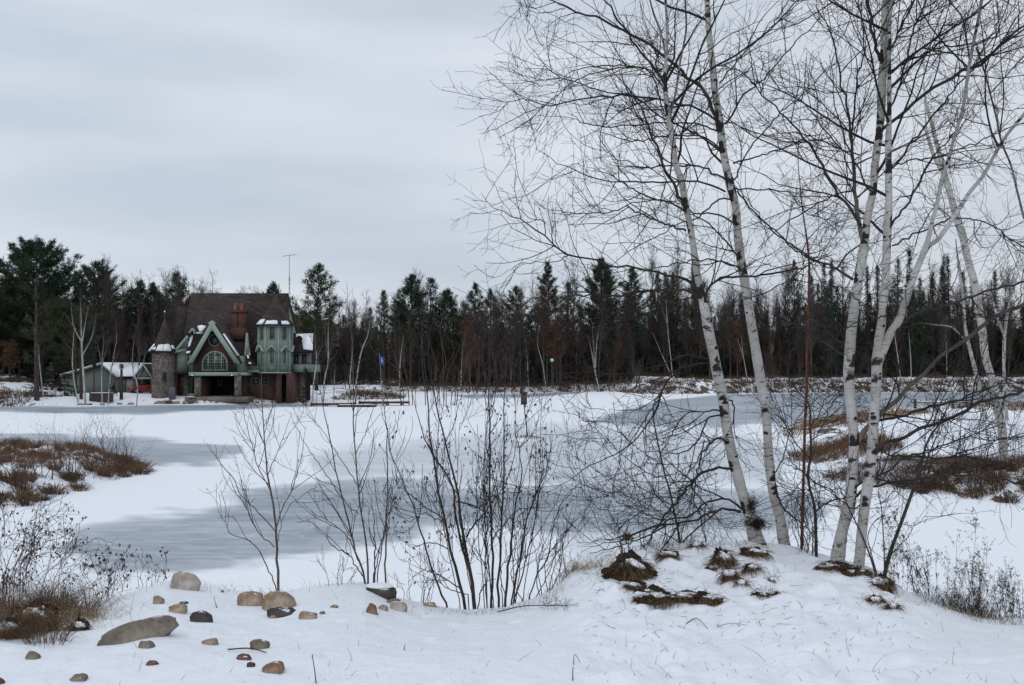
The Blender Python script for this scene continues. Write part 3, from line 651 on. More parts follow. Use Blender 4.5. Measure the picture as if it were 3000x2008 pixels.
traced_tree('birch_tree', 'big many-stemmed birch clump left of the garage', 'birch', 121, [c2([(690,1365,24),(672,1150,22),(660,950,19),(655,750,12),(650,530,5)]), c2([(662,900,13),(690,720,9),(735,520,4)]), c2([(660,890,13),(600,780,10),(572,560,5)]), c2([(668,990,12),(735,860,9),(788,580,4)]), c2([(615,790,8),(560,720,6),(508,630,3)])], FB, group=GB, seed=2)
traced_tree('birch_tree', 'birch leaning left beside the many-stemmed clump', 'birch', 121.5, [c2([(632,1345,17),(598,1200,15),(584,1060,13),(592,880,10),(598,720,5)]), c2([(585,960,7),(530,900,5),(500,850,3)])], FB, group=GB, seed=3)
traced_tree('birch_tree', 'three-pronged young birch before the garage wall', 'birch', 119, [c2([(828,1372,13),(820,1200,12),(822,1080,10),(832,930,7),(838,760,3)]), c2([(818,1070,8),(795,940,6),(780,830,3)]), c2([(824,1080,8),(850,960,6),(876,850,3)])], FB, group=GB, seed=4)
traced_tree('birch_tree', 'slim birch leaning right over the garage roof', 'birch', 119.5, [c2([(870,1352,13),(890,1160,11),(920,980,9),(942,850,7),(935,680,3)])], FB, group=GB, seed=5)
traced_tree('birch_tree', 'forked young birch on the lawn before the garage door', 'birch', 118, [c2([(1098,1375,13),(1101,1200,12),(1072,1120,10),(1068,1000,8),(1080,870,6),(1100,745,3)]), c2([(1102,1190,9),(1150,1080,8),(1172,960,6),(1186,870,3)]), c2([(1112,1150,6),(1120,1030,5),(1136,910,3)])], FB, group=GB, seed=6)
traced_tree('birch_tree', 'slim birch nearest the right corner of the house', 'birch', 119, [c3([(202,1205,15),(220,1050,13),(238,930,11),(228,780,8),(222,640,4)]), c3([(236,900,9),(270,830,6),(300,760,3)]), c3([(232,850,6),(200,760,4),(180,680,3)])], FB, group=GB, seed=7)
traced_tree('birch_tree', 'second slim birch from the right corner of the house', 'birch', 119, [c3([(284,1188,15),(305,1050,13),(330,940,12),(330,740,9),(336,540,3)]), c3([(330,930,8),(350,820,6),(372,700,3)]), c3([(328,900,8),(312,740,6),(304,600,3)]), c3([(335,930,7),(380,880,5),(410,850,3)])], FB, group=GB, seed=8)
traced_tree('birch_tree', 'tall birch bending right behind the jetty', 'birch', 122, [c3([(545,1160,17),(562,1030,15),(585,890,13),(602,820,12),(640,740,10),(662,640,7),(678,510,3)]), c3([(600,825,7),(660,760,5),(690,650,3)])], FB, group=GB, seed=9)
traced_tree('birch_tree', 'brownish birch left of the bending one behind the jetty', 'birch', 123, [c3([(490,1150,13),(510,1000,11),(522,860,9),(526,690,4)])], FB, group=GB, seed=10)
traced_tree('birch_tree', 'thin crooked birch right of the flagpole', 'birch', 150, [c3([(898,1140,9),(902,1000,9),(912,860,8),(938,710,4)])], FB, group=GB, seed=11)
traced_tree('birch_tree', 'short thin birch behind the left end of the jetty', 'birch', 121, [c3([(375,1180,9),(380,1070,8),(388,960,4)])], FB, group=GB, seed=12)
traced_tree('birch_tree', 'dark leaning birch left of the thin pair on the far shore', 'birch', 184, [[(1350,1138,4),(1352,1080,4),(1356,1000,2)]], FB, group=GB, seed=13)
for i, (lab, st) in enumerate([
    ('white birch clump on the far shore below the dense tall pine', [[(1757,1142,6),(1743,1087,6),(1733,1030,4),(1722,985,2)], [(1744,1090,5),(1748,1010,4),(1756,950,2)], [(1743,1085,4),(1738,1000,3),(1735,960,2)]]),
    ('twin birch left of the first big birch trunk, far shore', [[(1975,1140,5),(1966,1060,4),(1956,960,4),(1950,860,2)], [(1962,1090,4),(1935,1030,3),(1912,975,2)], [(1958,960,3),(1940,900,2),(1935,860,2)]]),
    ('thin birch far behind, between the left pair of trunks', [[(2190,1100,4),(2178,1050,4),(2160,990,2)], [(2186,1090,3),(2176,1030,3),(2172,985,2)]]),
    ('thin birch right of the right pair, far shore', [[(2643,1150,5),(2635,1080,5),(2625,1010,4),(2618,960,2)]]),
    ('thin straight birch on the far shore below the spires', [[(2670,1118,4),(2668,1050,4),(2662,970,2)]]),
    ('very thin birch on the far shore right of the straight one', [[(2774,1110,3),(2773,1040,3),(2770,980,2)]]),
    ('thin white birch beneath the slender pine', [[(1548,1120,4),(1543,1030,3),(1532,960,2)]]),
    ('crooked thin birch left of the pale ball', [[(1600,1115,4),(1588,1060,4),(1575,1010,3),(1578,960,2)]]),
    ]):
    traced_tree('birch_tree', lab, 'birch', 196 if st[0][0][0] > 1800 else 184, st, FB, group=GB, seed=30 + i, sides=6)
traced_tree('birch_tree', 'broken-topped birch standing on the right bank', 'birch', 38.5, [
    [(2941,1362,30),(2935,1254,28),(2919,1178,26),(2904,1101,24),(2888,1055,24),(2881,993,25),(2868,902,25),(2855,829,25),(2837,767,24),(2823,702,24),(2804,647,22),(2786,575,22),(2768,515,20),(2750,444,15),(2739,400,14),(2728,356,13),(2714,309,11),(2706,240,3)],
    [(2766,512,13),(2739,465,12),(2721,411,11),(2710,378,9),(2688,356,6),(2670,335,3)], [(2715,385,5),(2712,350,4),(2709,300,2)]], 'birch_bark', k=40, sides=10, tw=dict(per=.35, l0=.5, l1=1.5), group=GB, seed=50, cmat='dark_twig')
traced_tree('birch_tree', 'slim birch left of the broken-topped one', 'birch', 70, [[(2888,1190,14),(2866,1120,14),(2848,1050,13),(2838,1010,12),(2826,950,11),(2823,884,10),(2815,822,9),(2806,760,7),(2800,700,3)], [(2822,990,5),(2790,960,5),(2740,952,4),(2690,946,2)], [(2824,900,5),(2790,850,4),(2762,790,2)]], FB, k=18, group=GB, seed=51, tw=dict(per=.8, l0=.5, l1=1.6))
traced_tree('birch_tree', 'forked slim birch at the right edge of the photo', 'birch', 68, [[(2950,1200,12),(2942,1100,11),(2943,993,11),(2950,927,9),(2958,884,7),(2968,840,3)], [(2941,985,8),(2917,913,7),(2906,865,4),(2903,820,2)], [(2942,975,5),(2960,900,4),(3000,860,2)]], FB, k=16, group=GB, seed=52, tw=dict(per=.9, l0=.5, l1=1.6))
# big dark trunks of the shore pines at left
def post_trunk(px, py0, py1, w, Y, label, seed):
    rng = np.random.RandomState(seed); a = at(px, py0, Y); g = gz(a[0], Y); top = at(px - 8, py1, Y)
    root = empty('pine_tree', (a[0], Y, g)); h = float(top[2] - g); P = trunk_line(rng, h, .015, 9, .01); R = np.linspace(1, .25, 9) * w / 2 / F * Y
    t = Tubes().add(P, R, 8)
    a1, r1 = grow(rng, P[None], R[None], 1.6, 1.5, 3.2, (60, 95), 6, .1, .05, .04, .012, .3, .3); t.add(a1, r1, 4); b, rb = grow(rng, a1, r1, 2.5, .4, 1, (30, 60), 4, .2, .0, .015, .008); t.add(b, rb, 3)
    t.build('trunk', MATS['pine_bark'], root, True)
    q = np.concatenate([a1[-14:, 3:].reshape(-1, 3), P[-3:]]); V, T = needle_clumps(rng, np.repeat(q, 4, 0), rng.normal(size=(len(q) * 4, 3)), 6, .5, .08); mk('crown', V, [T], MATS['needles_olive'], root)
    tag(root, label, 'pine'); used.add(root.name)
post_trunk(108, 1160, 830, 17, 120, 'thick dark pine trunk beside the thin leaning birch', 1)
post_trunk(238, 1150, 850, 11, 123, 'dark straight trunk behind the many-stemmed birch clump', 2)
post_trunk(222, 1160, 900, 9, 124, 'slimmer dark trunk left of the straight one at the clump', 3)
# ================================================================= THE HOUSE and what stands round it
def wallmat(name, kind, c1, c2, mortar=(.12, .11, .10), scale=1.0, bw=.5, bh=.25, ms=.02, rough=.9, bstr=.4):
    m, n, b = new_mat(name); t = nd(n, 'ShaderNodeTexCoord'); s = nd(n, 'ShaderNodeSeparateXYZ'); n.links.new(t.outputs['Object'], s.inputs[0])
    c = nd(n, 'ShaderNodeCombineXYZ'); n.links.new(math_(n, 'ADD', s.outputs['X'], s.outputs['Y']), c.inputs[0]); n.links.new(s.outputs['Z'], c.inputs[1])
    if kind == 'brick':
        x = nd(n, 'ShaderNodeTexBrick'); x.inputs['Color1'].default_value = (*c1, 1); x.inputs['Color2'].default_value = (*c2, 1); x.inputs['Mortar'].default_value = (*mortar, 1)
        x.inputs['Scale'].default_value = scale; x.inputs['Brick Width'].default_value = bw; x.inputs['Row Height'].default_value = bh; x.inputs['Mortar Size'].default_value = ms
        n.links.new(c.outputs[0], x.inputs['Vector']); f = noise(n, vec(n), .6, 5)
        cc = mixc(n, ramp(n, f, [(.35, 0.0), (.7, .5)]), x.outputs['Color'], tuple(a * .45 for a in c1)); n.links.new(cc, b.inputs['Base Color']); bump(n, b, x.outputs['Fac'], -bstr, .02)
    elif kind == 'stone':
        x = nd(n, 'ShaderNodeTexVoronoi'); x.inputs['Scale'].default_value = scale; n.links.new(c.outputs[0], x.inputs['Vector'])
        sp = nd(n, 'ShaderNodeSeparateColor'); n.links.new(x.outputs['Color'], sp.inputs[0])
        cc = ramp(n, sp.outputs[0], [(.0, c1), (.35, c2), (.6, tuple(a * 1.7 for a in c2)), (.9, tuple(a * 1.25 for a in c1))])
        e = nd(n, 'ShaderNodeTexVoronoi', feature='DISTANCE_TO_EDGE'); e.inputs['Scale'].default_value = scale; n.links.new(c.outputs[0], e.inputs['Vector'])
        k = ramp(n, e.outputs['Distance'], [(.02, 1.0), (.09, 0.0)]); n.links.new(mixc(n, k, cc, (.10, .095, .09)), b.inputs['Base Color']); bump(n, b, e.outputs['Distance'], .6, .05)
    elif kind == 'siding':
        w = math_(n, 'FRACT', math_(n, 'MULTIPLY', s.outputs['Z'], 1 / bh)); k = ramp(n, w, [(0.0, 1.0), (.12, 0.0)])
        f = noise(n, vec(n), 1.2, 5); cc = mixc(n, math_(n, 'MULTIPLY', k, .55), ramp(n, f, [(.35, c1), (.65, c2)]), tuple(a * .4 for a in c1)); n.links.new(cc, b.inputs['Base Color']); bump(n, b, w, .4, .02)
    b.inputs['Roughness'].default_value = rough; return m
wallmat('shingles', 'brick', (.040, .030, .027), (.078, .060, .053), (.022, .018, .017), 1.0, .55, .28, .02)
wallmat('dark_shingles', 'brick', (.024, .019, .018), (.045, .036, .033), (.015, .012, .012), 1.0, .5, .26, .02)
wallmat('brick', 'brick', (.085, .040, .034), (.13, .065, .054), (.085, .07, .062), 1.0, .30, .13, .012)
wallmat('chimney_brick', 'brick', (.085, .036, .03), (.125, .054, .044), (.09, .06, .05), 1.0, .28, .12, .012)
wallmat('field_stone', 'stone', (.075, .062, .054), (.14, .115, .098), scale=4.6)
wallmat('green_siding', 'siding', (.175, .215, .18), (.21, .255, .215), bh=.24)
wallmat('garage_siding', 'siding', (.11, .135, .115), (.135, .165, .14), bh=.28)
pm('green_trim', (.25, .31, .265), (.295, .355, .305), 3, .7, 0)
pm('green_panel', (.095, .14, .108), (.12, .165, .13), 3, .7, 0)
pm('grey_trim', (.15, .145, .145), (.2, .195, .2), 3, .7, 0)
pm('clay', (.26, .075, .033), (.34, .11, .05), 4, .8, 0)
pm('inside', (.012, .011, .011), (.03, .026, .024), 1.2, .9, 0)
pm('concrete', (.13, .12, .10), (.2, .19, .16), 1.5, .9, .2)
m, n, b = new_mat('pane'); b.inputs['Base Color'].default_value = (.012, .014, .018, 1); b.inputs['Roughness'].default_value = .08; b.inputs['Specular IOR Level'].default_value = .5
m, n, b = new_mat('green_door'); b.inputs['Base Color'].default_value = (.06, .13, .13, 1); b.inputs['Roughness'].default_value = .5

class MB:
    def __init__(s): s.v = []; s.p = []
    def poly(s, pts):
        n = len(s.v); s.v += [tuple(map(float, p)) for p in pts]; s.p.append(list(range(n, n + len(pts)))); return s
    def box(s, x0, x1, y0, y1, z0, z1):
        n = len(s.v); s.v += [(x, y, z) for z in (z0, z1) for y in (y0, y1) for x in (x0, x1)]
        s.p += [[n+a for a in f] for f in ((0,2,3,1), (4,5,7,6), (0,1,5,4), (2,6,7,3), (0,4,6,2), (1,3,7,5))]; return s
    def prism(s, P, y0, y1):
        """outline P in (x,z) pushed from y0 to y1"""
        k = len(P); n = len(s.v); s.v += [(x, y0, z) for x, z in P] + [(x, y1, z) for x, z in P]
        s.p.append([n + i for i in range(k)]); s.p.append([n + k + i for i in reversed(range(k))])
        for i in range(k): j = (i + 1) % k; s.p.append([n + i, n + k + i, n + k + j, n + j])
        return s
    def slab(s, P, t):
        """flat polygon P (3d) thickened by t along its normal"""
        P = np.array(P, float); nn = unit(np.cross(P[1] - P[0], P[2] - P[0])); k = len(P); n = len(s.v)
        s.v += [tuple(p) for p in P + nn * t / 2] + [tuple(p) for p in P - nn * t / 2]
        s.p.append([n + i for i in range(k)]); s.p.append([n + k + i for i in reversed(range(k))])
        for i in range(k): j = (i + 1) % k; s.p.append([n + i, n + k + i, n + k + j, n + j])
        return s
    def ring(s, c, rs, zs, k=16, a0=0, cap=True):
        n = len(s.v); th = np.arange(k) * 2 * pi / k + a0
        for r, z in zip(rs, zs): s.v += [(c[0] + r * cos(t), c[1] + r * sin(t), z) for t in th]
        for i in range(len(rs) - 1):
            for j in range(k): j2 = (j + 1) % k; s.p.append([n + i*k + j, n + i*k + j2, n + (i+1)*k + j2, n + (i+1)*k + j])
        if cap: s.p.append([n + (len(rs)-1)*k + j for j in range(k)]); s.p.append([n + j for j in reversed(range(k))])
        return s
    def beam(s, a, b, w, d=None):
        a = np.array(a, float); b = np.array(b, float); t = unit(b - a); u = unit(np.cross(t, [0, 1, 0.01])); v = np.cross(t, u); d = d or w; n = len(s.v)
        for p in (a, b):
            for i, j in ((-1, -1), (1, -1), (1, 1), (-1, 1)): s.v.append(tuple(p + u * i * w / 2 + v * j * d / 2))
        s.p += [[n+3,n+2,n+1,n], [n+4,n+5,n+6,n+7]] + [[n+i, n+(i+1)%4, n+4+(i+1)%4, n+4+i] for i in range(4)]; return s
    def build(s, name, mat, parent=None, smooth=False, origin=None): return mk(name, s.v, [], MATS[mat], parent, smooth, None, origin, poly=s.p)

def hp(cx, cy, Y):
    p = at(400 + cx * .306, 720 + cy * .306, Y); return float(p[0]), float(p[2])
HO = np.array([hp(700, 1400, 124)[0], 126.0, .0]); 
house = empty('house', HO)
tag(house, 'green and brick mansion with steep brown roof, turrets and arched window on the far shore', 'house')
class PMB(MB):
    def build(s, name, mat, parent=None, smooth=False): 
        o = mk(name, np.array(s.v) - HO, [], MATS[mat], parent, smooth, None, None, poly=s.p); return o
hm = PMB
def rect(cx0, cx1, cy0, cy1, Y):
    x0, z1 = hp(cx0, cy0, Y); x1, z0 = hp(cx1, cy1, Y); return x0, x1, z0, z1
def hbox(name, mat, cx0, cx1, cy0, cy1, Y, depth, parent=house, z0=None):
    x0, x1, za, z1 = rect(cx0, cx1, cy0, cy1, Y); return hm().box(x0, x1, Y, Y + depth, za if z0 is None else z0, z1).build(name, mat, parent)
def window(cx0, cx1, cy0, cy1, Y, arch=0.0, cols=2, rows=3, parent=house, mat='green_trim', fr=.09, name='window', mw=.045):
    x0, x1, z0, z1 = rect(cx0, cx1, cy0, cy1, Y); w = x1 - x0; xc = (x0 + x1) / 2
    def outline(e):
        if not arch: return [(x0+e, z0+e), (x1-e, z0+e), (x1-e, z1-e), (x0+e, z1-e)]
        zs = z1 - arch; P = [(x0+e, z0+e), (x1-e, z0+e)]
        P += [(xc + (w/2-e) * cos(t), zs + (arch-e) * sin(t)) for t in np.linspace(0, pi, 15)]; return P
    A = outline(0); B = outline(fr); m = hm(); k = len(A); n = 0
    for yy in (Y - .06, Y + .02): m.v += [(x, yy, z) for x, z in A] + [(x, yy, z) for x, z in B]
    for i in range(k):
        j = (i + 1) % k; m.p += [[i, j, k + j, k + i], [i, 2*k + i, 2*k + j, j], [k + i, k + j, 3*k + j, 3*k + i]]
    top = lambda x: z1 if not arch else (z1 - arch) + arch * math.sqrt(max(0, 1 - ((x - xc) / (w/2)) ** 2))
    for c in range(1, cols):
        x = x0 + w * c / cols; m.box(x - mw/2, x + mw/2, Y - .04, Y - .005, z0 + fr, top(x) - fr * .6)
    for r in range(1, rows):
        z = z0 + (z1 - z0) * r / rows; hw = w/2 if not arch or z < z1 - arch else w/2 * math.sqrt(max(0, 1 - ((z - z1 + arch) / arch) ** 2))
        m.box(xc - hw + fr * .7, xc + hw - fr * .7, Y - .045, Y - .008, z - mw/2, z + mw/2)
    f = m.build(name, mat, parent); hm().prism(outline(fr * .5), Y - .02, Y - .003).build('pane', 'pane', f); return f
# --- main body
x0, x1, zl, zt = rect(405, 1330, 1150, 1400, 125.8)
gzh = .2
hm().box(*rect(400, 505, 0, 0, 126.6)[:2], 126.6, 135, gzh, hp(0, 1225, 126.6)[1]).build('wall', 'brick', house)
xa, xb = hp(1000, 0, 126)[0], hp(1480, 0, 126)[0]; zc_ = hp(0, 1213, 125.2)[1]
hm().box(xa, xb, 126, 135, gzh, zc_).build('wall', 'brick', house)
# green upper storey at left with a gable end
xl, zr = hp(385, 990, 125.2); xr = hp(500, 0, 125.2)[0]
hm().box(xl, xr, 125.2, 134.6, hp(0, 1220, 125.2)[1], zr).build('wall', 'green_siding', house)
apx, apz = hp(545, 800, 125.2)
g = hm(); g.prism([(xl - .2, zr), (xr, zr), (xr, apz - .4), (apx, apz), hp(490, 880, 125.2)], 125.25, 125.6).build('gable', 'green_siding', house)
t = hm(); a = hp(360, 1025, 124.9); c = hp(492, 868, 124.9); t.beam((a[0], 124.9, a[1]), (c[0], 124.9, c[1]), .28, .2)
a2 = hp(505, 838, 124.9); b2 = hp(535, 795, 124.9); c2_ = hp(566, 838, 124.9); t.beam((a2[0], 124.9, a2[1]), (b2[0], 124.9, b2[1]), .2, .2); t.beam((b2[0], 124.9, b2[1]), (c2_[0], 124.9, c2_[1]), .2, .2)
a3 = hp(360, 1022, 124.85); b3 = hp(475, 995, 124.85); t.beam((a3[0], 124.85, a3[1]), (b3[0], 124.85, b3[1]), .2, .2)
t.build('bargeboard', 'green_trim', house)
# --- main roof
def pt(cx, cy, Y): x, z = hp(cx, cy, Y); return np.array([x, Y, z])
RY, EY = 131.0, 125.9
TL, TR = pt(525, 462, RY), pt(1450, 462, RY); BL, BR = pt(432, 990, EY), pt(1472, 1150, EY)
BL[2] = pt(0, 1010, EY)[2]
mid = pt(1050, 1155, EY); 
r = hm()
r.slab([TL, BL, pt(1052, 1010, EY + .35), TR], .25)
r.slab([TR, pt(1052, 1010, EY + .35), mid, BR], .25)
bl = BL.copy(); bl[1] = 2 * RY - EY; br = BR.copy(); br[1] = 2 * RY - EY; r.slab([TR, br, bl, TL], .25)
r.build('roof', 'shingles', house)
gm = hm(); gm.poly([TL + [.25, 0, -.3], BL + [.3, .3, 0], bl + [.3, -.3, 0]]); gm.poly([TR + [-.2, 0, -.3], br + [-.2, -.3, 0], BR + [-.2, .3, 0]]); gm.build('gable', 'green_siding', house)
# wall under the eave at the right of the big dormer
hbox('wall', 'green_siding', 1040, 1180, 1150, 1210, 125.4, 3)
# back wing roof at left
r = hm(); r.slab([pt(388, 590, 133), pt(352, 985, 129), pt(470, 985, 129), pt(520, 590, 133)], .25); r.slab([pt(388, 590, 133), pt(520, 590, 133), pt(520, 985, 138), pt(352, 985, 138)], .25); r.build('roof', 'dark_shingles', house)
hbox('wall', 'brick', 372, 440, 975, 1400, 129.2, 6, z0=gzh)
# --- big front gable (dormer over the porch)
FY = 122.6; WY = 123.6
ax, az_ = hp(722, 722, FY); lx, lz = hp(487, 1128, FY); rx, rz_ = hp(988, 1125, FY)
# roof planes running back into the main roof
r = hm(); back = 130.0
def P3(x, y, z): return np.array([x, y, z])
r.slab([P3(ax, FY + .1, az_ - .02), P3(lx, FY + .1, lz), P3(lx, back, lz), P3(ax, back, az_ - .02)], .2)
r.slab([P3(ax, back, az_ - .02), P3(rx, back, rz_), P3(rx, FY + .1, rz_), P3(ax, FY + .1, az_ - .02)], .2)
r.build('roof', 'shingles', house)
t = hm(); w_ = .5
dl = unit(np.array([lx - ax, lz - az_])); dr = unit(np.array([rx - ax, rz_ - az_]))
def board(p, q, y0, y1, w):
    d = unit(np.array([q[0] - p[0], q[1] - p[1]])); nrm = np.array([-d[1], d[0]]); nrm = nrm if nrm[1] < 0 else -nrm
    return [tuple(p), tuple(q), (q[0] + nrm[0] * w, q[1] + nrm[1] * w), (p[0] + nrm[0] * w, p[1] + nrm[1] * w)]
t.prism(board((ax, az_ + .06), (lx, lz), 0, 0, w_)[::-1], FY - .08, FY + .12); t.prism(board((ax, az_ + .06), (rx, rz_), 0, 0, w_), FY - .1, FY + .1)
t.box(ax - .09, ax + .09, FY - .14, FY + .14, az_ - 1.15, az_ - .45); t.build('bargeboard', 'green_trim', house)
# brick infill set back
bx0, bz0 = hp(545, 1215, WY); bx1 = hp(965, 0, WY)[0]; bax, baz = hp(733, 770, WY)
w = hm(); w.prism([(bx0, bz0), (bx1, bz0), (bx1, hp(0, 1095, WY)[1]), (bax, baz), (bx0, hp(0, 1095, WY)[1])], WY, WY + .3); w.build('wall', 'brick', house)
# side cheeks, green
hbox('wall', 'green_siding', 505, 548, 1050, 1215, WY + .1, 2.5); hbox('wall', 'green_siding', 962, 1022, 1055, 1240, WY + .05, 2.5)
# round window
cx, cz = hp(748, 905, WY); m = hm()
for i in range(20):
    a0, a1 = i * 2 * pi / 20, (i + 1) * 2 * pi / 20
    m.prism([(cx + .74 * cos(a0), cz + .74 * sin(a0)), (cx + .74 * cos(a1), cz + .74 * sin(a1)), (cx + .6 * cos(a1), cz + .6 * sin(a1)), (cx + .6 * cos(a0), cz + .6 * sin(a0))], WY - .06, WY - .01)
for i in range(6):
    a0 = i * pi / 6; m.beam((cx + .6 * cos(a0), WY - .03, cz + .6 * sin(a0)), (cx - .6 * cos(a0), WY - .03, cz - .6 * sin(a0)), .035, .03)
rw = m.build('round_window', 'grey_trim', house); hm().prism([(cx + .62 * cos(a), cz + .62 * sin(a)) for a in np.linspace(0, 2 * pi, 25)[:-1]], WY - .012, WY - .004).build('pane', 'pane', rw)
# arched window in four lights
fw = window(624, 876, 1008, 1200, WY, arch=1.55, cols=4, rows=1, fr=.16, mw=.17, name='arched_window')
x0, x1, z0, z1 = rect(624, 876, 1008, 1200, WY); m = hm(); xc = (x0 + x1) / 2; hw = (x1 - x0) / 2
for c in range(4):
    for k in (1, 2):
        x = x0 + (x1 - x0) * (c + k / 3) / 4; tz = z1 - 1.55 + 1.55 * math.sqrt(max(0, 1 - ((x - xc) / hw) ** 2)); m.box(x - .02, x + .02, WY - .035, WY - .022, z0 + .1, tz - .12)
for k in range(1, 7):
    z = z0 + (z1 - z0) * k / 7; q = hw if z < z1 - 1.55 else hw * math.sqrt(max(0, 1 - ((z - z1 + 1.55) / 1.55) ** 2)); m.box(xc - q + .14, xc + q - .14, WY - .034, WY - .021, z - .02, z + .02)
m.build('glazing_bars', 'green_trim', fw)
# balcony floor, fascia, railing
x0, x1, z0, z1 = rect(500, 962, 1213, 1247, 122.2); hm().box(x0, x1, 122.2, 126.5, z0, z1).build('balcony', 'green_trim', house)
x0b, x1b, z0b, z1b = rect(962, 1052, 1216, 1244, 122.9); hm().box(x0b, x1b, 122.9, 126.4, z0b, z1b).build('balcony', 'green_trim', house)
m = hm(); zr_ = hp(0, 1125, 122.3)[1]; m.box(x0, x1, 122.28, 122.34, zr_ - .05, zr_)
for i in range(52): x = x0 + (x1 - x0) * i / 51; m.box(x - .012, x + .012, 122.3, 122.32, z1, zr_ - .05)
for fx in (.02, .25, .5, .75, .98): x = x0 + (x1 - x0) * fx; m.box(x - .035, x + .035, 122.27, 122.35, z1, zr_ + .03)
m.build('railing', 'inside', house)
for cx_ in (532, 912):
    p = pt(cx_, 1237, 122.1); m = hm(); m.ring((p[0], p[1]), [.05, .11, .13], [p[2] + .12, p[2] + .06, p[2] - .02], 8)
    l = m.build('porch_lamp', 'green_trim', house); mm = hm(); mm.ring((p[0], p[1]), [.09, .09], [p[2] - .06, p[2] - .02], 8)
    if 'lampglass' not in MATS:
        q, nn_, bb = new_mat('lampglass'); bb.inputs['Base Color'].default_value = (.8, .78, .7, 1); bb.inputs['Emission Color'].default_value = (1, .92, .75, 1); bb.inputs['Emission Strength'].default_value = 1.2
    mm.build('bulb', 'lampglass', l)
# porch: stone columns, inner walls, doors
for c0, c1 in ((553, 612), (937, 994)):
    x0, x1, za, z1 = rect(c0, c1, 1247, 1445, 122.5); hm().box(x0, x1, 122.5, 122.5 + (x1 - x0), .3, z1).build('column', 'field_stone', house)
zp = hp(0, 1247, 122.5)[1]
xi0, xi1 = hp(505, 0, 122.6)[0], hp(1050, 0, 122.6)[0]
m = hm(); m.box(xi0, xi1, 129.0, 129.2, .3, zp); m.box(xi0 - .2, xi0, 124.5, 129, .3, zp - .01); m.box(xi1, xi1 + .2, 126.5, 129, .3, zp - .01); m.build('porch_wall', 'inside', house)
m = hm(); m.box(xi0 - .3, xi1 + .3, 122.3, 129, .25, .84); m.build('porch_floor', 'concrete', house)
for c0, c1 in ((690, 735), (775, 815)): window(c0, c1, 1285, 1345, 128.95, cols=1, rows=1, mat='green_trim', fr=.06)
m = hm(); x0, x1, z0, z1 = rect(612, 660, 1262, 1420, 125.5); m.box(x0, x1, 125.5, 129, .84, z1); m.build('porch_wall', 'brick', house)
hbox('wall', 'brick', 994, 1062, 1245, 1410, 125.9, .1, z0=.3)
# entrance left of the porch
d = hbox('door', 'green_door', 506, 548, 1258, 1400, 126.3, .08, z0=.84); window(513, 541, 1268, 1320, 126.29, cols=1, rows=2, fr=.05)
hbox('column', 'field_stone', 447, 500, 1228, 1415, 126.0, .6, z0=.3)
m = hm(); m.slab([pt(362, 1222, 124.4), pt(500, 1222, 124.4), pt(500, 1203, 126.5), pt(372, 1203, 126.5)], .12); m.build('porch_roof', 'dark_shingles', house)
window(425, 442, 1262, 1350, 126.59, cols=1, rows=2, mat='grey_trim')
# --- chimney with two clay pots
ch = hbox('chimney', 'chimney_brick', 912, 1034, 640, 900, 126.6, 1.3); x0, x1, z0, z1 = rect(904, 1040, 618, 642, 126.5); hm().box(x0, x1, 126.5, 128.0, z0, z1).build('cap', 'chimney_brick', ch)
x0, x1, z0, z1 = rect(962, 972, 642, 770, 126.59); hm().box(x0, x1, 126.58, 126.6, z0, z1).build('recess_shade', 'inside', ch)  # near-black strip laid on flat brick, the shade of a groove painted in
x0, x1, z0, z1 = rect(890, 1045, 785, 900, 126.2); hm().prism([(x0, z0), (x1, z0), (x1, z1 - .25), (x1 - .3, z1), (x0 + .3, z1), (x0, z1 - .25)], 126.2, 128).build('shoulder', 'chimney_brick', ch)
for c0, c1 in ((929, 958), (988, 1018)):
    x0, x1, z0, z1 = rect(c0, c1, 552, 620, 127); m = hm(); q = (x1 - x0) / 2; m.ring(((x0 + x1) / 2, 127.2), [q, q * .93, q * .86, q * .86, q * 1.05, q * 1.05], [z0, z0 + .15, z1 - .15, z1 - .12, z1 - .1, z1], 12); m.build('chimney_pot', 'clay', ch)
# --- right dormer beside the front gable
r = hm(); r.slab([pt(862, 838, 128), pt(868, 1048, 124.3), pt(1082, 1048, 124.3), pt(1058, 838, 128)], .2); r.build('roof', 'dark_shingles', house)
t = hm(); a = pt(1058, 842, 126); c = pt(1082, 1052, 124.1); t.beam(a, c, .22, .2); t.beam(pt(1058, 842, 126), pt(1042, 1052, 124.1), .2, .2); t.build('bargeboard', 'green_trim', house)
m = hm(); m.prism([hp(1048, 1050, 124.2), hp(1080, 1050, 124.2), hp(1062, 870, 124.2)], 124.2, 124.5); m.build('gable', 'green_siding', house)
hbox('wall', 'green_siding', 1022, 1052, 1050, 1240, 124.4, 2)
m = hm(); m.slab([pt(1050, 1055, 124.6), pt(1050, 1150, 123.6), pt(1150, 1150, 123.6), pt(1070, 1055, 124.6)], .15); m.build('roof', 'dark_shingles', house)
# left small roof of the front gable, with snow
r = hm(); r.slab([pt(520, 842, 126.2), pt(474, 1045, 124), pt(560, 1045, 124), pt(660, 842, 126.2)], .16); r.build('roof', 'dark_shingles', house)
# --- bay turret
TC = ((hp(1168, 0, 125)[0] + hp(1478, 0, 125)[0]) / 2, 125.6); tr = 1.93; zb = hp(0, 1213, 123.8)[1]; ztw = hp(0, 762, 123.8)[1]
a0 = -pi / 2 - pi / 8
bt = hm(); bt.ring(TC, [tr, tr], [zb, ztw], 8, a0); turret = bt.build('turret', 'green_siding', house)
ze = hp(0, 752, 123.4)[1]; zm = hp(0, 690, 124)[1]; za = hp(0, 478, 125.6)[1]
bt = hm(); bt.ring(TC, [tr + .42, tr * .8, tr * .42, .03], [ze - .1, zm, hp(0, 590, 125)[1], za], 8, a0); bt.build('spire', 'shingles', turret)
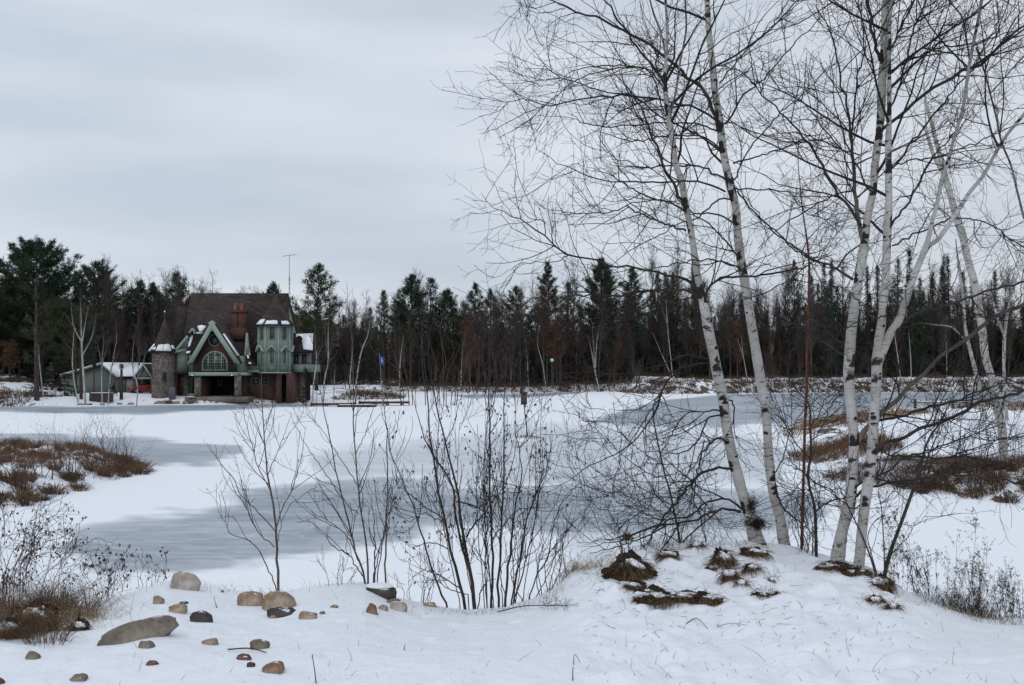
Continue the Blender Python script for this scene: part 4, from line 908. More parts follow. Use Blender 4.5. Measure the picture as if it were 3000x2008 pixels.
# snow patches low on the spire: follow three front facets
def facet_snow(C, ang, r0, z0, r1, z1, parent, wf=.8, f0=.08, f1=.75, k=8, seed=0):
    rng = np.random.RandomState(seed); h = pi / k; A = [C[0] + 0, C[1] + 0]
    def q(f, s): r = r0 + (r1 - r0) * f; c_ = r * cos(h); l = r * sin(h) * s; return np.array([C[0] + c_ * cos(ang) - l * sin(ang), C[1] + c_ * sin(ang) + l * cos(ang), z0 + (z1 - z0) * f])
    P = [q(f0, -wf), q(f0 + .03, -wf * .3), q(f0, wf * .4), q(f0 + .04, wf), q(f1 * .93, wf * .95), q(f1, wf * .2), q(f1 * .88, -wf * .5), q(f1 * .97, -wf * .95)]
    nrm = unit(np.cross(P[2] - P[0], P[5] - P[0])); nrm = nrm if nrm[2] > 0 else -nrm
    P = [p + nrm * .05 for p in P]; P = P if np.cross(P[2] - P[0], P[5] - P[0])[2] > 0 else P[::-1]
    m = hm(); m.slab(P, .09); m.build('snow_patch', 'snow', parent)
for i, a in enumerate((-pi/2, -pi/2 - pi/4, -pi/2 + pi/4)): facet_snow(TC, a, tr + .42, ze - .1, tr * .8, zm, turret, wf=(.85, .7, .6)[i], f1=(.6, .8, .55)[i])
FYT = TC[1] - tr * cos(pi / 8)
def tw_window(ang, cy0, cy1, width, arch, rows, nm):
    # window on a turret facet: built flat then turned about the turret's axis
    z1 = hp(0, cy0, FYT)[1]; z0 = hp(0, cy1, FYT)[1]; fr = .08; y = -tr * cos(pi / 8)
    def place(m): 
        v = np.array(m.v); c, s = cos(ang), sin(ang); v2 = np.stack([TC[0] + v[:, 0] * c - v[:, 1] * s, TC[1] + v[:, 0] * s + v[:, 1] * c, v[:, 2]], 1); m.v = [tuple(p) for p in v2]; return m
    def outl(e):
        w = width / 2 - e
        return [(-w, z0 + e), (w, z0 + e)] + ([(w, z1 - e), (-w, z1 - e)] if not arch else [(w * cos(t), z1 - arch + (arch - e) * sin(t)) for t in np.linspace(0, pi, 11)])
    A, B = outl(0), outl(fr); k = len(A); m = hm()
    for yy in (y - .07, y - .005): m.v += [(x, yy, z) for x, z in A] + [(x, yy, z) for x, z in B]
    for i in range(k): j = (i + 1) % k; m.p += [[i, j, k + j, k + i], [i, 2*k + i, 2*k + j, j], [k + i, k + j, 3*k + j, 3*k + i]]
    for q in (-1, 1): m.box(q * width / 6 - .015, q * width / 6 + .015, y - .045, y - .03, z0 + fr, z1 - fr - (arch * .25 if arch else 0))
    for r_ in range(1, rows): z = z0 + (z1 - z0) * r_ / rows; m.box(-width / 2 + fr, width / 2 - fr, y - .046, y - .031, z - .015, z + .015)
    f = place(m).build(nm, 'grey_trim' if not arch else 'green_trim', house); m = hm(); m.prism(outl(fr * .5), y - .028, y - .012); place(m).build('pane', 'pane', f)
    return place
for a in (0, pi / 4, -pi / 4, pi / 2, -pi / 2):
    pl = tw_window(a, 772, 900, .66, 0, 6, 'window'); pl = tw_window(a, 985, 1140, .66, .33, 7, 'window')
    y = -tr * cos(pi / 8); zt_, zs_ = hp(0, 952, FYT)[1], hp(0, 1008, FYT)[1]
    m = hm(); m.prism([(0, zt_), (-.62, zs_), (-.62, zs_ - .14), (0, zt_ - .2), (.62, zs_ - .14), (.62, zs_)], y - .38, y + .02); pl(m).build('window_hood', 'green_trim', turret)
    zq0, zq1 = hp(0, 1208, FYT)[1], hp(0, 1152, FYT)[1]; m = hm(); m.box(-.6, .6, y - .03, y - .002, zq0, zq1); pl(m).build('panel', 'green_panel', turret)
for k in range(8):
    a = a0 + k * pi / 4; m = hm(); m.beam((TC[0] + (tr + .01) * cos(a), TC[1] + (tr + .01) * sin(a), zb), (TC[0] + (tr + .01) * cos(a), TC[1] + (tr + .01) * sin(a), ztw), .13, .13); m.build('corner_board', 'green_trim', turret)
m = hm(); m.ring(TC, [tr + .1, tr + .1], [zb - .12, zb + .02], 8, a0); m.build('sill', 'green_trim', turret)
# brick pier with arch below the turret
x0, x1, z0, z1 = rect(1335, 1488, 1220, 1400, 124.4); ax0, ax1 = hp(1393, 0, 124.4)[0], hp(1440, 0, 124.4)[0]; azs = hp(0, 1262, 124.4)[1]; acx = (ax0 + ax1) / 2; ar = (ax1 - ax0) / 2
P = [(x0, gzh), (ax0, gzh), (ax0, azs)] + [(acx - ar * cos(t), azs + ar * 1.4 * sin(t)) for t in np.linspace(0, pi, 9)[1:-1]] + [(ax1, azs), (ax1, gzh), (x1, gzh), (x1, z1), (x0, z1)]
# split the arch outline into two halves so that each face stays simple
m = hm(); half = P[:3] + [(acx - ar * cos(t), azs + ar * 1.4 * sin(t)) for t in np.linspace(0, pi / 2, 5)[1:]] + [(acx, z1), (x0, z1)]; m.prism(half, 124.4, 124.7)
half2 = [(ax1, gzh), (x1, gzh), (x1, z1), (acx, z1)] + [(acx + ar * sin(t), azs + ar * 1.4 * cos(t)) for t in np.linspace(0, pi / 2, 5)]; m.prism(half2, 124.4, 124.7); m.box(x1 - .3, x1 - .003, 124.7, 127, gzh, z1); m.box(x0 + .003, x0 + .3, 124.7, 126, gzh, z1)
m.build('pier', 'brick', house)
x0, x1, z0, z1 = rect(1393, 1440, 1240, 1400, 125.9); hm().box(x0 - .3, x1 + .3, 125.9, 125.95, gzh, z1 + .3).build('door', 'inside', house)  # near-black sheet behind the open arch, its inner darkness put into the colour
window(1100, 1178, 1270, 1338, 125.98, cols=2, rows=1, mat='grey_trim', fr=.06); window(1186, 1255, 1270, 1338, 125.98, cols=2, rows=1, mat='grey_trim', fr=.06)
x0, x1, z0, z1 = rect(1052, 1180, 1190, 1213, 124.6); hm().box(x0, x1, 124.6, 126, z0, z1).build('fascia', 'green_trim', house)
# --- right wing
r = hm(); r.slab([pt(1470, 845, 129), pt(1478, 1020, 125.4), pt(1690, 1020, 125.4), pt(1694, 848, 129)], .2); r.slab([pt(1694, 848, 129), pt(1690, 1020, 132.6), pt(1478, 1020, 132.6), pt(1470, 845, 129)], .2); wr = r.build('roof', 'dark_shingles', house)
sn = hm(); P = [pt(1605, 856, 128.75), pt(1585, 925, 127.3), pt(1600, 1000, 125.75), pt(1688, 1012, 125.5), pt(1691, 852, 128.85)]; P = [p + [0, -.1, .12] for p in P]; sn.slab(P, .09); sn.build('snow_patch', 'snow', wr)
sn = hm(); P = [pt(1530, 858, 128.7), pt(1528, 885, 128.2), pt(1550, 900, 127.9), pt(1590, 930, 127.2), pt(1606, 900, 127.9), pt(1604, 856, 128.75)]; P = [p + [0, -.1, .12] for p in P]; sn.slab(P, .08); sn.build('snow_patch', 'snow', wr)
dc = pt(1563, 893, 127.0); m = hm(); m.v = []; th = np.linspace(0, 2 * pi, 20)[:-1]
dd = hm(); k = 19
for rr_, yy in ((.02, .0), (.2, -.03), (.36, -.11)): dd.v += [(dc[0] + rr_ * cos(t), dc[1] - .2 + yy, dc[2] + rr_ * sin(t)) for t in th]
for i in range(2):
    for j in range(k): j2 = (j + 1) % k; dd.p.append([i*k + j, i*k + j2, (i+1)*k + j2, (i+1)*k + j])
dd.beam((dc[0], dc[1] - .2, dc[2]), (dc[0], dc[1] + .3, dc[2] - .4), .06); dd.build('satellite_dish', 'inside', house)
hbox('wall', 'green_siding', 1480, 1672, 1138, 1212, 125.9, 6)
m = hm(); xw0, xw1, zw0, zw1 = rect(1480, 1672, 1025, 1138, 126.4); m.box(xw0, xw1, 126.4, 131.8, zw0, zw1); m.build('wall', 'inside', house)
for c0, c1 in ((1500, 1556), (1578, 1628)): window(c0, c1, 1032, 1136, 126.38, cols=2, rows=1, mat='grey_trim', fr=.07)
for c0, c1 in ((1480, 1498), (1556, 1578), (1628, 1672)): hbox('post', 'grey_trim', c0, c1, 1022, 1140, 126.2, .15)
x0, x1, z0, z1 = rect(1545, 1600, 1212, 1395, 127.5); hm().box(x0, x1, 127.5, 128.3, gzh, z1).build('column', 'field_stone', house)
m = hm(); x0, x1, z0, z1 = rect(1488, 1660, 1214, 1400, 131); m.box(x0, x1, 131, 131.3, gzh, z1); m.build('wall', 'inside', house)
# --- stone turret at left
SC = ((hp(137, 0, 124.5)[0] + hp(362, 0, 124.5)[0]) / 2 , 125.4); sr = 1.36; sz = hp(0, 1010, 124)[1]; sa = hp(318, 690, 125.4)
st = hm(); st.ring(SC, [sr + .04, sr, sr], [gzh, 1.6, sz], 24); stt = st.build('stone_turret', 'field_stone', house)
st = hm(); a_ = hp(0, 945, 125)[1]; st.ring(SC, [sr + .38, sr * .78, sr * .4, .02], [sz - .05, a_ + .05, (a_ + sa[1]) / 2, sa[1]], 12, pi / 12); st.build('spire', 'shingles', stt)
for i in range(5): facet_snow(SC, -pi / 2 + (i - 2) * pi / 6, sr + .38, sz - .05, sr * .78, a_ + .05, stt, wf=(1, .6, 1.0, 1.0, .55)[i], f0=(.04, .2, .05, .04, .3)[i], f1=(.97, .55, .9, .95, .8)[i], k=12)
m = hm(); m.beam((SC[0], SC[1], sa[1] - .05), (SC[0], SC[1], sa[1] + .75), .03); fin = m.build('finial', 'grey_trim', stt); m = hm(); m.ring((SC[0], SC[1]), [.02, .09, .02], [sa[1] + .6, sa[1] + .7, sa[1] + .82], 8); m.build('snow_cap', 'snow', stt)
def st_win(ang, cy0, cy1, w):
    z1 = hp(0, cy0, 124)[1]; z0 = hp(0, cy1, 124)[1]; y = -sr - .02
    for nm, e, mt, ya, yb in (('window', 0, 'grey_trim', y - .05, y + .12), ('pane', .07, 'pane', y - .07, y - .04)):
        q = w / 2 - e; P = [(-q, z0 + e), (q, z0 + e)] + [(q * cos(t), z1 - .45 + (.45 - e) * sin(t)) for t in np.linspace(0, pi, 9)]
        m = hm(); m.prism(P, ya, yb); v = np.array(m.v); c, s = cos(ang), sin(ang); m.v = [(SC[0] + a * c - b_ * s, SC[1] + a * s + b_ * c, d_) for a, b_, d_ in v]
        if nm == 'window': f = m.build(nm, mt, house)
        else: m.build(nm, mt, f)
st_win(.28, 1190, 1308, .58); st_win(-.85, 1165, 1280, .5)
# snow lying on roofs
def snow_on(P, parent=house, lift=.16): 
    P = [np.array(p) + [0, -lift * .6, lift] for p in P]; m = hm(); m.slab(P, .1); m.build('snow_patch', 'snow', parent)
snow_on([pt(585, 785, 125.7), pt(605, 840, 125.2), pt(632, 835, 125.2), pt(668, 785, 125.7), pt(625, 776, 125.8)])
snow_on([pt(525, 850, 126.0), pt(500, 960, 124.9), pt(498, 990, 124.6), pt(518, 970, 124.8), pt(540, 900, 125.5), pt(545, 850, 126.0)])
snow_on([pt(545, 846, 126.1), pt(545, 858, 126.0), pt(628, 858, 126.0), pt(640, 846, 126.1)])
snow_on([pt(478, 1030, 124.1), pt(480, 1046, 123.95), pt(512, 1044, 123.95), pt(520, 1022, 124.2)])
m = hm(); 
e0 = np.array([ax, 0, az_]); e1 = np.array([rx, 0, rz_])
q0 = e0 + (e1 - e0) * .34; q1 = e0 + (e1 - e0) * .86; m.slab([(q0[0] + .1, 122.9, q0[2] + .18), (q1[0] + .1, 122.9, q1[2] + .18), (q1[0] + .1, 123.9, q1[2] + .18), (q0[0] + .1, 123.5, q0[2] + .18)][::-1], .1); m.build('snow_patch', 'snow', house)
snow_on([pt(1058, 1062, 124.3), pt(1062, 1090, 124.0), pt(1082, 1095, 124.0), pt(1072, 1062, 124.3)]); snow_on([pt(1075, 1132, 123.7), pt(1078, 1146, 123.6), pt(1105, 1146, 123.6), pt(1092, 1132, 123.7)])
used.add(house.name)

# ---- antenna mast
p = pt(1462, 480, 131.6); base = gz(p[0], 131.6); am = empty('antenna_mast', (p[0], 131.6, base)); tag(am, 'tall thin television aerial on a mast rising behind the house roof', 'antenna')
ztop = pt(1462, 88, 131.6)[2] - base; zlat = pt(1462, 300, 131.6)[2] - base; pm('metal', (.12, .125, .13), (.2, .21, .22), 4, .5, 0)
m = MB(); L3 = []
for k in range(3):
    a = k * 2 * pi / 3 + .3; L3.append((cos(a), sin(a)))
for (a, b_) in L3: m.beam((a * .26, b_ * .26, -.1), (a * .06, b_ * .06, zlat), .035)
for i in range(26):
    z0, z1 = zlat * i / 26, zlat * (i + 1) / 26; r0, r1 = .26 - .2 * i / 26, .26 - .2 * (i + 1) / 26
    for k in range(3): a, b_ = L3[k], L3[(k + 1) % 3]; m.beam((a[0] * r0, a[1] * r0, z0), (b_[0] * r1, b_[1] * r1, z1), .018)
m.build('lattice', 'metal', am); m = MB(); m.beam((0, 0, zlat - .6), (0, 0, ztop), .05); m.build('pole', 'metal', am)
m = MB(); m.beam((-.75, -.3, ztop - .22), (.55, .25, ztop + .05), .05)
for i in range(9): f = i / 8; c = np.array([-.75, -.3, ztop - .22]) * (1 - f) + np.array([.55, .25, ztop + .05]) * f; h = .25 + .75 * f; m.beam(c + [-.25 * h, h * .7, .04], c + [.25 * h, -h * .7, -.04], .022)
m.beam((.1, .0, ztop - .03), (1.2, -.2, ztop - .06), .02); m.build('antenna', 'metal', am)
# ---- air conditioner, bench by the porch
def small(name, label, cat, x, y, z): o = empty(name, (x, y, z)); tag(o, label, cat); used.add(o.name); return o
x0, x1, z0, z1 = rect(318, 368, 1357, 1416, 123.4); g = gz((x0 + x1) / 2, 123.4); a = small('air_conditioner', 'grey air conditioner on the snow by the stone turret', 'air conditioner', (x0 + x1) / 2, 123.4, g)
hw = (x1 - x0) / 2; hh_ = z1 - g; MB().box(-hw, hw, -.28, .28, 0, hh_).build('casing', 'metal', a); m = MB()
for i in range(9): m.box(-hw + .04 + i * (2 * hw - .08) / 9, -hw + .07 + i * (2 * hw - .08) / 9, -.31, -.282, .06, hh_ - .06)
m.build('grille', 'grey_trim', a)
x0, x1, z0, z1 = rect(490, 555, 1378, 1440, 122.2); g = gz((x0 + x1) / 2, 122.2); a = small('garden_bench', 'small grey bench at the left porch column', 'bench', (x0 + x1) / 2, 122.2, g); hw = (x1 - x0) / 2
MB().box(-hw, hw, -.2, .2, .42, .47).build('seat', 'grey_trim', a); MB().box(-hw, hw, .18, .22, .6, .85).build('backrest', 'grey_trim', a); MB().box(-hw, hw, -.19, .17, .472, .55).build('snow_cover', 'snow', a)
for sx_ in (-1, 1):
    for yy in (-.17, .17): MB().box(sx_ * (hw - .05) - .03, sx_ * (hw - .05) + .03, yy - .03, yy + .03, -.05, .42 if yy < 0 else .6).build('leg', 'grey_trim', a)

# ---- garage: gabled green shed, ridge running left-right with a side wing, open bay at right with a red car
def g2(cx, cy, Y): p = at(cx * .3634, 680 + cy * .3634, Y); return float(p[0]), float(p[2])
GY = 136.0; gO = np.array([g2(900, 1280, GY)[0], GY, 0.0]); gar = empty('garage', gO); tag(gar, 'pale green garage with snowy roofs left of the house', 'garage'); used.add(gar.name)
def gbuild(m, name, mat, parent=gar): return mk(name, np.array(m.v) - gO, [], MATS[mat], parent, poly=m.p)
gb = .6
# big left gable wall: (630..960) peak at 825,1072 ; low eave left 500,1165
A = g2(635, 1130, GY); B = g2(825, 1072, GY); C = g2(955, 1175, GY); E = g2(505, 1165, GY + .5)
gbuild(MB().prism([(E[0], gb), (C[0], gb), C, B, A, E], GY, GY + .3), 'wall', 'garage_siding')
gbuild(MB().box(C[0] - .25, C[0] - .003, GY + .3, GY + 9, gb, C[1] - .05), 'wall', 'garage_siding'); gbuild(MB().box(E[0] + .003, E[0] + .25, GY + .3, GY + 9, gb, E[1] - .08), 'wall', 'garage_siding')
r = MB(); K = lambda p, y, dz=0: (p[0], y, p[1] + dz)
r.slab([K(B, GY - .3, .1), K(C, GY - .3, -.05), K(C, GY + 9, -.05), K(B, GY + 9, .1)][::-1], .16); r.slab([K(B, GY + 9, .1), K(E, GY + 9, .05), K(E, GY - .3, .05), K(B, GY - .3, .1)][::-1], .16); rg = gbuild(r, 'roof', 'dark_shingles')
s = MB(); s.slab([K(B, GY - .36, .26), K(C, GY - .36, .1), K(C, GY + 8.9, .1), K(B, GY + 8.9, .26)][::-1], .14); s.slab([K(B, GY + 8.9, .26), K(E, GY + 8.9, .2), K(E, GY - .36, .2), K(B, GY - .36, .26)][::-1], .12); gbuild(s, 'snow_cover', 'snow', rg)
t = MB(); t.beam(K(B, GY - .4, .06), K(C, GY - .4, -.06), .16, .1); t.beam(K(B, GY - .4, .06), K(E, GY - .4, .0), .14, .1); gbuild(t, 'bargeboard', 'grey_trim')
# cross roof between gable and open bay: slope facing us, snow covered
RY2 = GY + 6
R0 = g2(825, 1068, RY2); R1 = g2(1165, 1068, RY2); F0 = g2(960, 1172, GY + .6); F1 = g2(1085, 1172, GY + .6)
r = MB(); r.slab([K(R0, RY2), K(F0, GY + .6), K(F1, GY + .6), K(R1, RY2)], .18); rg2 = gbuild(r, 'roof', 'dark_shingles'); s = MB(); s.slab([K(R0, RY2 - .1, .17), K(F0, GY + .5, .17), K(F1, GY + .5, .17), K(R1, RY2 - .1, .17)], .14); gbuild(s, 'snow_cover', 'snow', rg2)
W0 = g2(955, 1172, GY + 1); W1 = g2(1090, 1172, GY + 1); gbuild(MB().box(W0[0], W1[0], GY + 1, GY + 1.3, gb, W0[1]), 'wall', 'garage_siding')
d0 = g2(1018, 1182, GY + .98); d1 = g2(1078, 1285, GY + .98); pm('pale_door', (.22, .23, .26), (.27, .28, .31), 3, .6, 0); dd = gbuild(MB().box(d0[0], d1[0], GY + .93, GY + 1 - .004, gb + .2, d0[1]), 'door', 'pale_door')
gbuild(MB().box(d1[0] - .22, d1[0] - .12, GY + .88, GY + .926, gb + 1.1, gb + 1.2), 'handle', 'metal', dd)
c0 = g2(975, 1185, GY + .9); c1 = g2(1012, 1285, GY + .9); gbuild(MB().box(c0[0], c1[0], GY + .8, GY + .996, gb, c0[1]), 'pier', 'field_stone')
# open bay with small gable
BY = GY - .6; b0 = g2(1083, 1172, BY); b1 = g2(1232, 1165, BY); bp_ = g2(1162, 1072, BY)
gbuild(MB().prism([(b0[0], b0[1]), (b1[0], b1[1]), bp_], BY, BY + .25), 'gable', 'garage_siding'); gbuild(MB().box(b0[0], b1[0], BY - .05, BY + .28, b0[1] - .22, b0[1] - .004), 'lintel', 'green_trim')
r = MB(); r.slab([K(bp_, BY - .3, .08), K(b0, BY - .3, 0), K(b0, BY + 7, 0), K(bp_, BY + 7, .08)], .16); r.slab([K(bp_, BY + 7, .08), K(b1, BY + 7, 0), K(b1, BY - .3, 0), K(bp_, BY - .3, .08)], .16); rg3 = gbuild(r, 'roof', 'dark_shingles')
s = MB(); s.slab([K(bp_, BY - .33, .2), K(b0, BY - .33, .14), K(b0, BY + 6.9, .14), K(bp_, BY + 6.9, .2)], .1); gbuild(s, 'snow_cover', 'snow', rg3)
t = MB(); t.beam(K(bp_, BY - .4, .05), K(b0, BY - .4, -.08), .16, .1); t.beam(K(bp_, BY - .4, .05), K(b1, BY - .4, -.08), .16, .1); gbuild(t, 'bargeboard', 'green_trim')
for q in (b0[0], b1[0] - .3): gbuild(MB().box(q, q + .3, BY, BY + .3, gb, b0[1] - .224), 'post', 'brick')
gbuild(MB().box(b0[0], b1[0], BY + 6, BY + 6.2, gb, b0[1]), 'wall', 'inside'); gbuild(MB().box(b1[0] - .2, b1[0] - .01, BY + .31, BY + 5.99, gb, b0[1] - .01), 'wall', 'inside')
# red car nosing out of the bay
def car(x, y, label):
    g = gz(x, y) + .02; root = empty('parked_car', (x, y, g)); tag(root, label, 'car'); used.add(root.name)
    mm_, nn_, bb = new_mat('car_paint'); bb.inputs['Base Color'].default_value = (.23, .02, .025, 1); bb.inputs['Roughness'].default_value = .25; bb.inputs['Coat Weight'].default_value = .5
    pm('tyre', (.012, .012, .012), (.02, .02, .02), 9, .9, 0)
    # profile along x (front toward -x), sections across y
    prof = [(-2.1, .35, .62), (-2.0, .28, .78), (-1.2, .25, .93), (-.75, .25, 1.0), (0, .25, 1.36), (.8, .25, 1.4), (1.6, .25, 1.1), (2.05, .3, .95), (2.1, .38, .7)]
    V = []; n_ = len(prof)
    for i, (px, z0, z1) in enumerate(prof):
        zb_ = min(z1, .92)
        for s, zz in ((-.82, z0), (-.88, (z0 + zb_) / 2), (-.84, zb_), (-.62, z1), (.62, z1), (.84, zb_), (.88, (z0 + zb_) / 2), (.82, z0)): V.append((px, s, zz))
    fcs = []
    for i in range(n_ - 1):
        for j in range(8): j2 = (j + 1) % 8; fcs.append([i*8 + j, i*8 + j2, (i+1)*8 + j2, (i+1)*8 + j])
    poly = fcs + [list(range(8))[::-1], list(range((n_-1)*8, n_*8))]
    mk('body', V, [], MATS['car_paint'], root, True, poly=poly)
    m = MB(); m.slab([(-.72, -.62, 1.02), (-.72, .62, 1.02), (-.08, .56, 1.33), (-.08, -.56, 1.33)], .03); m.build('windscreen', 'pane', root)
    for sy in (-1, 1):
        m = MB(); m.slab([(-.55, sy * .80, .97), (.0, sy * .67, 1.3), (.8, sy * .67, 1.33), (1.45, sy * .79, 1.0)], .04); m.build('side_window', 'pane', root)
        m = MB(); m.box(-2.12, -1.95, sy * .62 - .16, sy * .62 + .16, .6, .74); m.build('headlight', 'grey_trim', root)
        for wx in (-1.35, 1.3):
            m = MB(); th = np.linspace(0, 2 * pi, 17)[:-1]; m.prism([(wx + .33 * cos(t), .33 + .33 * sin(t)) for t in th], sy * .86 - .1, sy * .86 + .1); wh = m.build('wheel', 'tyre', root)
            m = MB(); m.prism([(wx + .19 * cos(t), .33 + .19 * sin(t)) for t in th], sy * .97 - .01 if sy > 0 else -.985, sy * .975 if sy > 0 else -.965); m.build('rim', 'metal', wh)
    return root
q = g2(1178, 1262, BY + 1.4); cc = car(q[0], BY + 1.5, 'red car standing in the open garage bay'); cc.rotation_euler = (0, 0, radians(28))
q = g2(1112, 1270, BY + .5); o = small('gas_cylinder', 'orange cylinder just left of the red car', 'cylinder', q[0], BY + .4, gz(q[0], BY + .4)); MB().ring((0, 0), [.16, .19, .19, .1], [0, .1, 1.2, 1.45], 12).build('body', 'clay', o); MB().ring((0, 0), [.05, .05], [1.451, 1.6], 8).build('valve', 'metal', o)

# ---- lamp post, dark post, wooden box
def at2(cx, cy): return ghit(cx * .3634, 680 + cy * .3634, 100)
q = at2(978, 1352); lp = small('lamp_post', 'thick weathered post topped by a ring-shaped lantern frame before the garage', 'lamp post', *q); s_ = q[1] / F * .3634
hp_ = (1352 - 1110) * s_; MB().ring((0, 0), [15 * s_, 12 * s_, 10 * s_], [-.1, hp_ * .5, hp_], 10).build('post', 'pine_bark', lp)
th = np.linspace(0, 2 * pi, 17); m = MB(); rr2 = 21 * s_
for i in range(16): m.beam((rr2 * cos(th[i]), 0, hp_ + rr2 + rr2 * sin(th[i])), (rr2 * cos(th[i+1]), 0, hp_ + rr2 + rr2 * sin(th[i+1])), .06)
m.build('lantern_frame', 'inside', lp); MB().ring((0, 0), [.03, .16, .16, .03], [hp_ + .05, hp_ + .15, hp_ + .45, hp_ + .6], 8).build('lantern', 'inside', lp)
q = at2(757, 1345); lp = small('bird_house_post', 'dark pole with a small box on top beside the birch clump', 'post', *q); h2 = (1345 - 1090) * s_; MB().ring((0, 0), [.07, .06], [-.1, h2], 8).build('pole', 'pine_bark', lp); MB().prism([(-.16, h2), (.16, h2), (.16, h2 + .4), (0, h2 + .55), (-.16, h2 + .4)], -.15, .15).build('box', 'inside', lp)
q = at2(820, 1368); bx = small('wooden_box', 'dark wooden planter box behind the three-pronged birch', 'box', *q); w2 = 82 * s_; m = MB()
for i in range(6): m.box(-w2, w2, -.45, .45, i * .155, i * .155 + .14)
m.build('planks', 'wood_brown', bx); MB().box(-w2 + .03, w2 - .03, -.42, .42, .93, 1.0).build('snow_cover', 'snow', bx)
for sx_ in (-1, 1): MB().box(sx_ * w2 - .06, sx_ * w2 + .06, -.5, -.452, -.05, 1.02).build('post', 'wood_brown', bx)

# ---- jetty with snowy decks, flagpole, benches and tubs
def c3w(cx, cy): return 840 + cx * .367, 720 + cy * .367
pm('old_wood', (.045, .032, .027), (.11, .08, .065), 3, .9, .3); pm('red_wood', (.11, .05, .035), (.19, .09, .065), 3, .8, 0); pm('blue_plastic', (.015, .05, .085), (.03, .075, .11), 3, .5, 0)
JY = 117.5; def_ = lambda cx: float(at(840 + cx * .367, 1170, JY)[0])
jt = small('jetty', 'low dark wooden jetty with snow on its decks on the far shore', 'jetty', def_(560), JY, 0.0); jx = def_(560)
decks = [(205, 560, -1.2, .34), (440, 735, -3.2, .20), (560, 965, 1.0, .44)]
for (a, b_, dy, z) in decks:
    xa, xb = def_(a) - jx, def_(b_) - jx; d = MB()
    n_ = int((xb - xa) / .16)
    for i in range(n_): d.box(xa + i * .16, xa + i * .16 + .13, dy, dy + 1.5, z - .03, z)
    d.box(xa, xb, dy + .05, dy + .12, z - .2, z - .034); d.box(xa, xb, dy + 1.4, dy + 1.46, z - .2, z - .034); dk = d.build('deck', 'old_wood', jt)
    MB().box(xa + .1, xb - .15, dy + .25, dy + 1.45, z + .002, z + .06).build('snow_cover', 'snow', dk)
    for i in range(int((xb - xa) / 1.5) + 1):
        for yy in (dy + .1, dy + 1.4): px_ = xa + .1 + i * 1.5; MB().box(px_ - .06, px_ + .06, yy - .06 - .08, yy + .06 - .08, -.3, z + .1 * ((i * 7) % 3 == 0)).build('pile', 'old_wood', jt)
def tub(cx, cy, lab):
    x, y = c3w(cx, cy); p = at(x, y, JY + 3); t = small('tub', lab, 'tub', p[0], JY + 3, max(.35, float(p[2]) - .25)); MB().ring((0, 0), [.26, .33, .36, .36, .3], [0, .5, .5, .55, .55], 14).build('shell', 'blue_plastic', t); MB().ring((0, 0), [.28, .2], [.551, .63], 12).build('snow_cover', 'snow', t)
    t.location.z = gz(p[0], JY + 3)
tub(548, 1208, 'blue tub left of the brown benches behind the jetty'); tub(838, 1208, 'blue tub right of the brown benches behind the jetty')
def gbench(cx, w, lab, Y=JY + 4):
    x, y = c3w(cx, 1190); p = at(x, y, Y); g = gz(p[0], Y); b_ = small('garden_bench', lab, 'bench', p[0], Y, g); h = w / 2
    m = MB(); [m.box(-h, h, -.25 + i * .13, -.15 + i * .13, .42, .45) for i in range(4)]; m.build('seat', 'red_wood', b_)
    m = MB(); [m.box(-h, h, .27, .3, .55 + i * .13, .63 + i * .13) for i in range(3)]; m.build('backrest', 'red_wood', b_)
    for s in (-1, 1): MB().box(s * h - .04, s * h + .04, -.27, .26, .6, .65).build('armrest', 'red_wood', b_); MB().box(s * (h - .06) - .04, s * (h - .06) + .04, .3, .36, -.1, .95).build('leg', 'red_wood', b_); MB().box(s * (h - .06) - .04, s * (h - .06) + .04, -.26, -.18, -.1, .6).build('leg', 'red_wood', b_)
gbench(645, 2.0, 'long brown garden bench behind the jetty, nearer the bending birch'); gbench(752, 1.7, 'reddish garden bench behind the jetty, by the flagpole')
# flag: limp, deep blue with a white device
fx, fy = c3w(768, 1250); p = at(fx, fy, JY - .3); fp_ = small('flagpole', 'grey pole leaning a little at the jetty, flying a limp blue flag', 'flagpole', p[0], JY - .3, .0)
top = at(*c3w(740, 858), JY - .3); dx, hz = float(top[0] - p[0]), float(top[2])
Tubes().add(np.array([[0, 0, -.2], [dx * .5, 0, hz * .5], [dx, 0, hz]]), np.array([.05, .04, .028]), 8).build('pole', MATS['metal'], fp_, True)
fm, fn, fb = new_mat('flag_cloth'); fv = vec(fn, kind='Object'); 
fb.inputs['Base Color'].default_value = (.022, .05, .22, 1); fb.inputs['Roughness'].default_value = .8
wh, _n, _b = new_mat('white_cloth'); _b.inputs['Base Color'].default_value = (.62, .66, .75, 1); _b.inputs['Roughness'].default_value = .8
fdx = float(at(c3w(742, 0)[0], 1040, JY)[0]); V = []; nu, nv = 9, 16
z1 = float(at(0, c3w(0, 880)[1], JY)[2]); z0 = float(at(0, c3w(0, 968)[1], JY)[2]); s3 = JY / F * .367
def flagpt(u, v):
    x = dx * .97 + (.0 + 36 * u + 6 * v * (1 - u)) * s3; z = z1 - (z1 - z0) * (v * .72 + .28 * u * (.35 + v * .65)); return (x, .14 * sin(5 * u + 3 * v) * u, z)
V = [flagpt(u, v) for v in np.linspace(0, 1, nv) for u in np.linspace(0, 1, nu)]
fl = mk('flag', V, [grid(nv, nu)], MATS['flag_cloth'], fp_, True)
dev = []; 
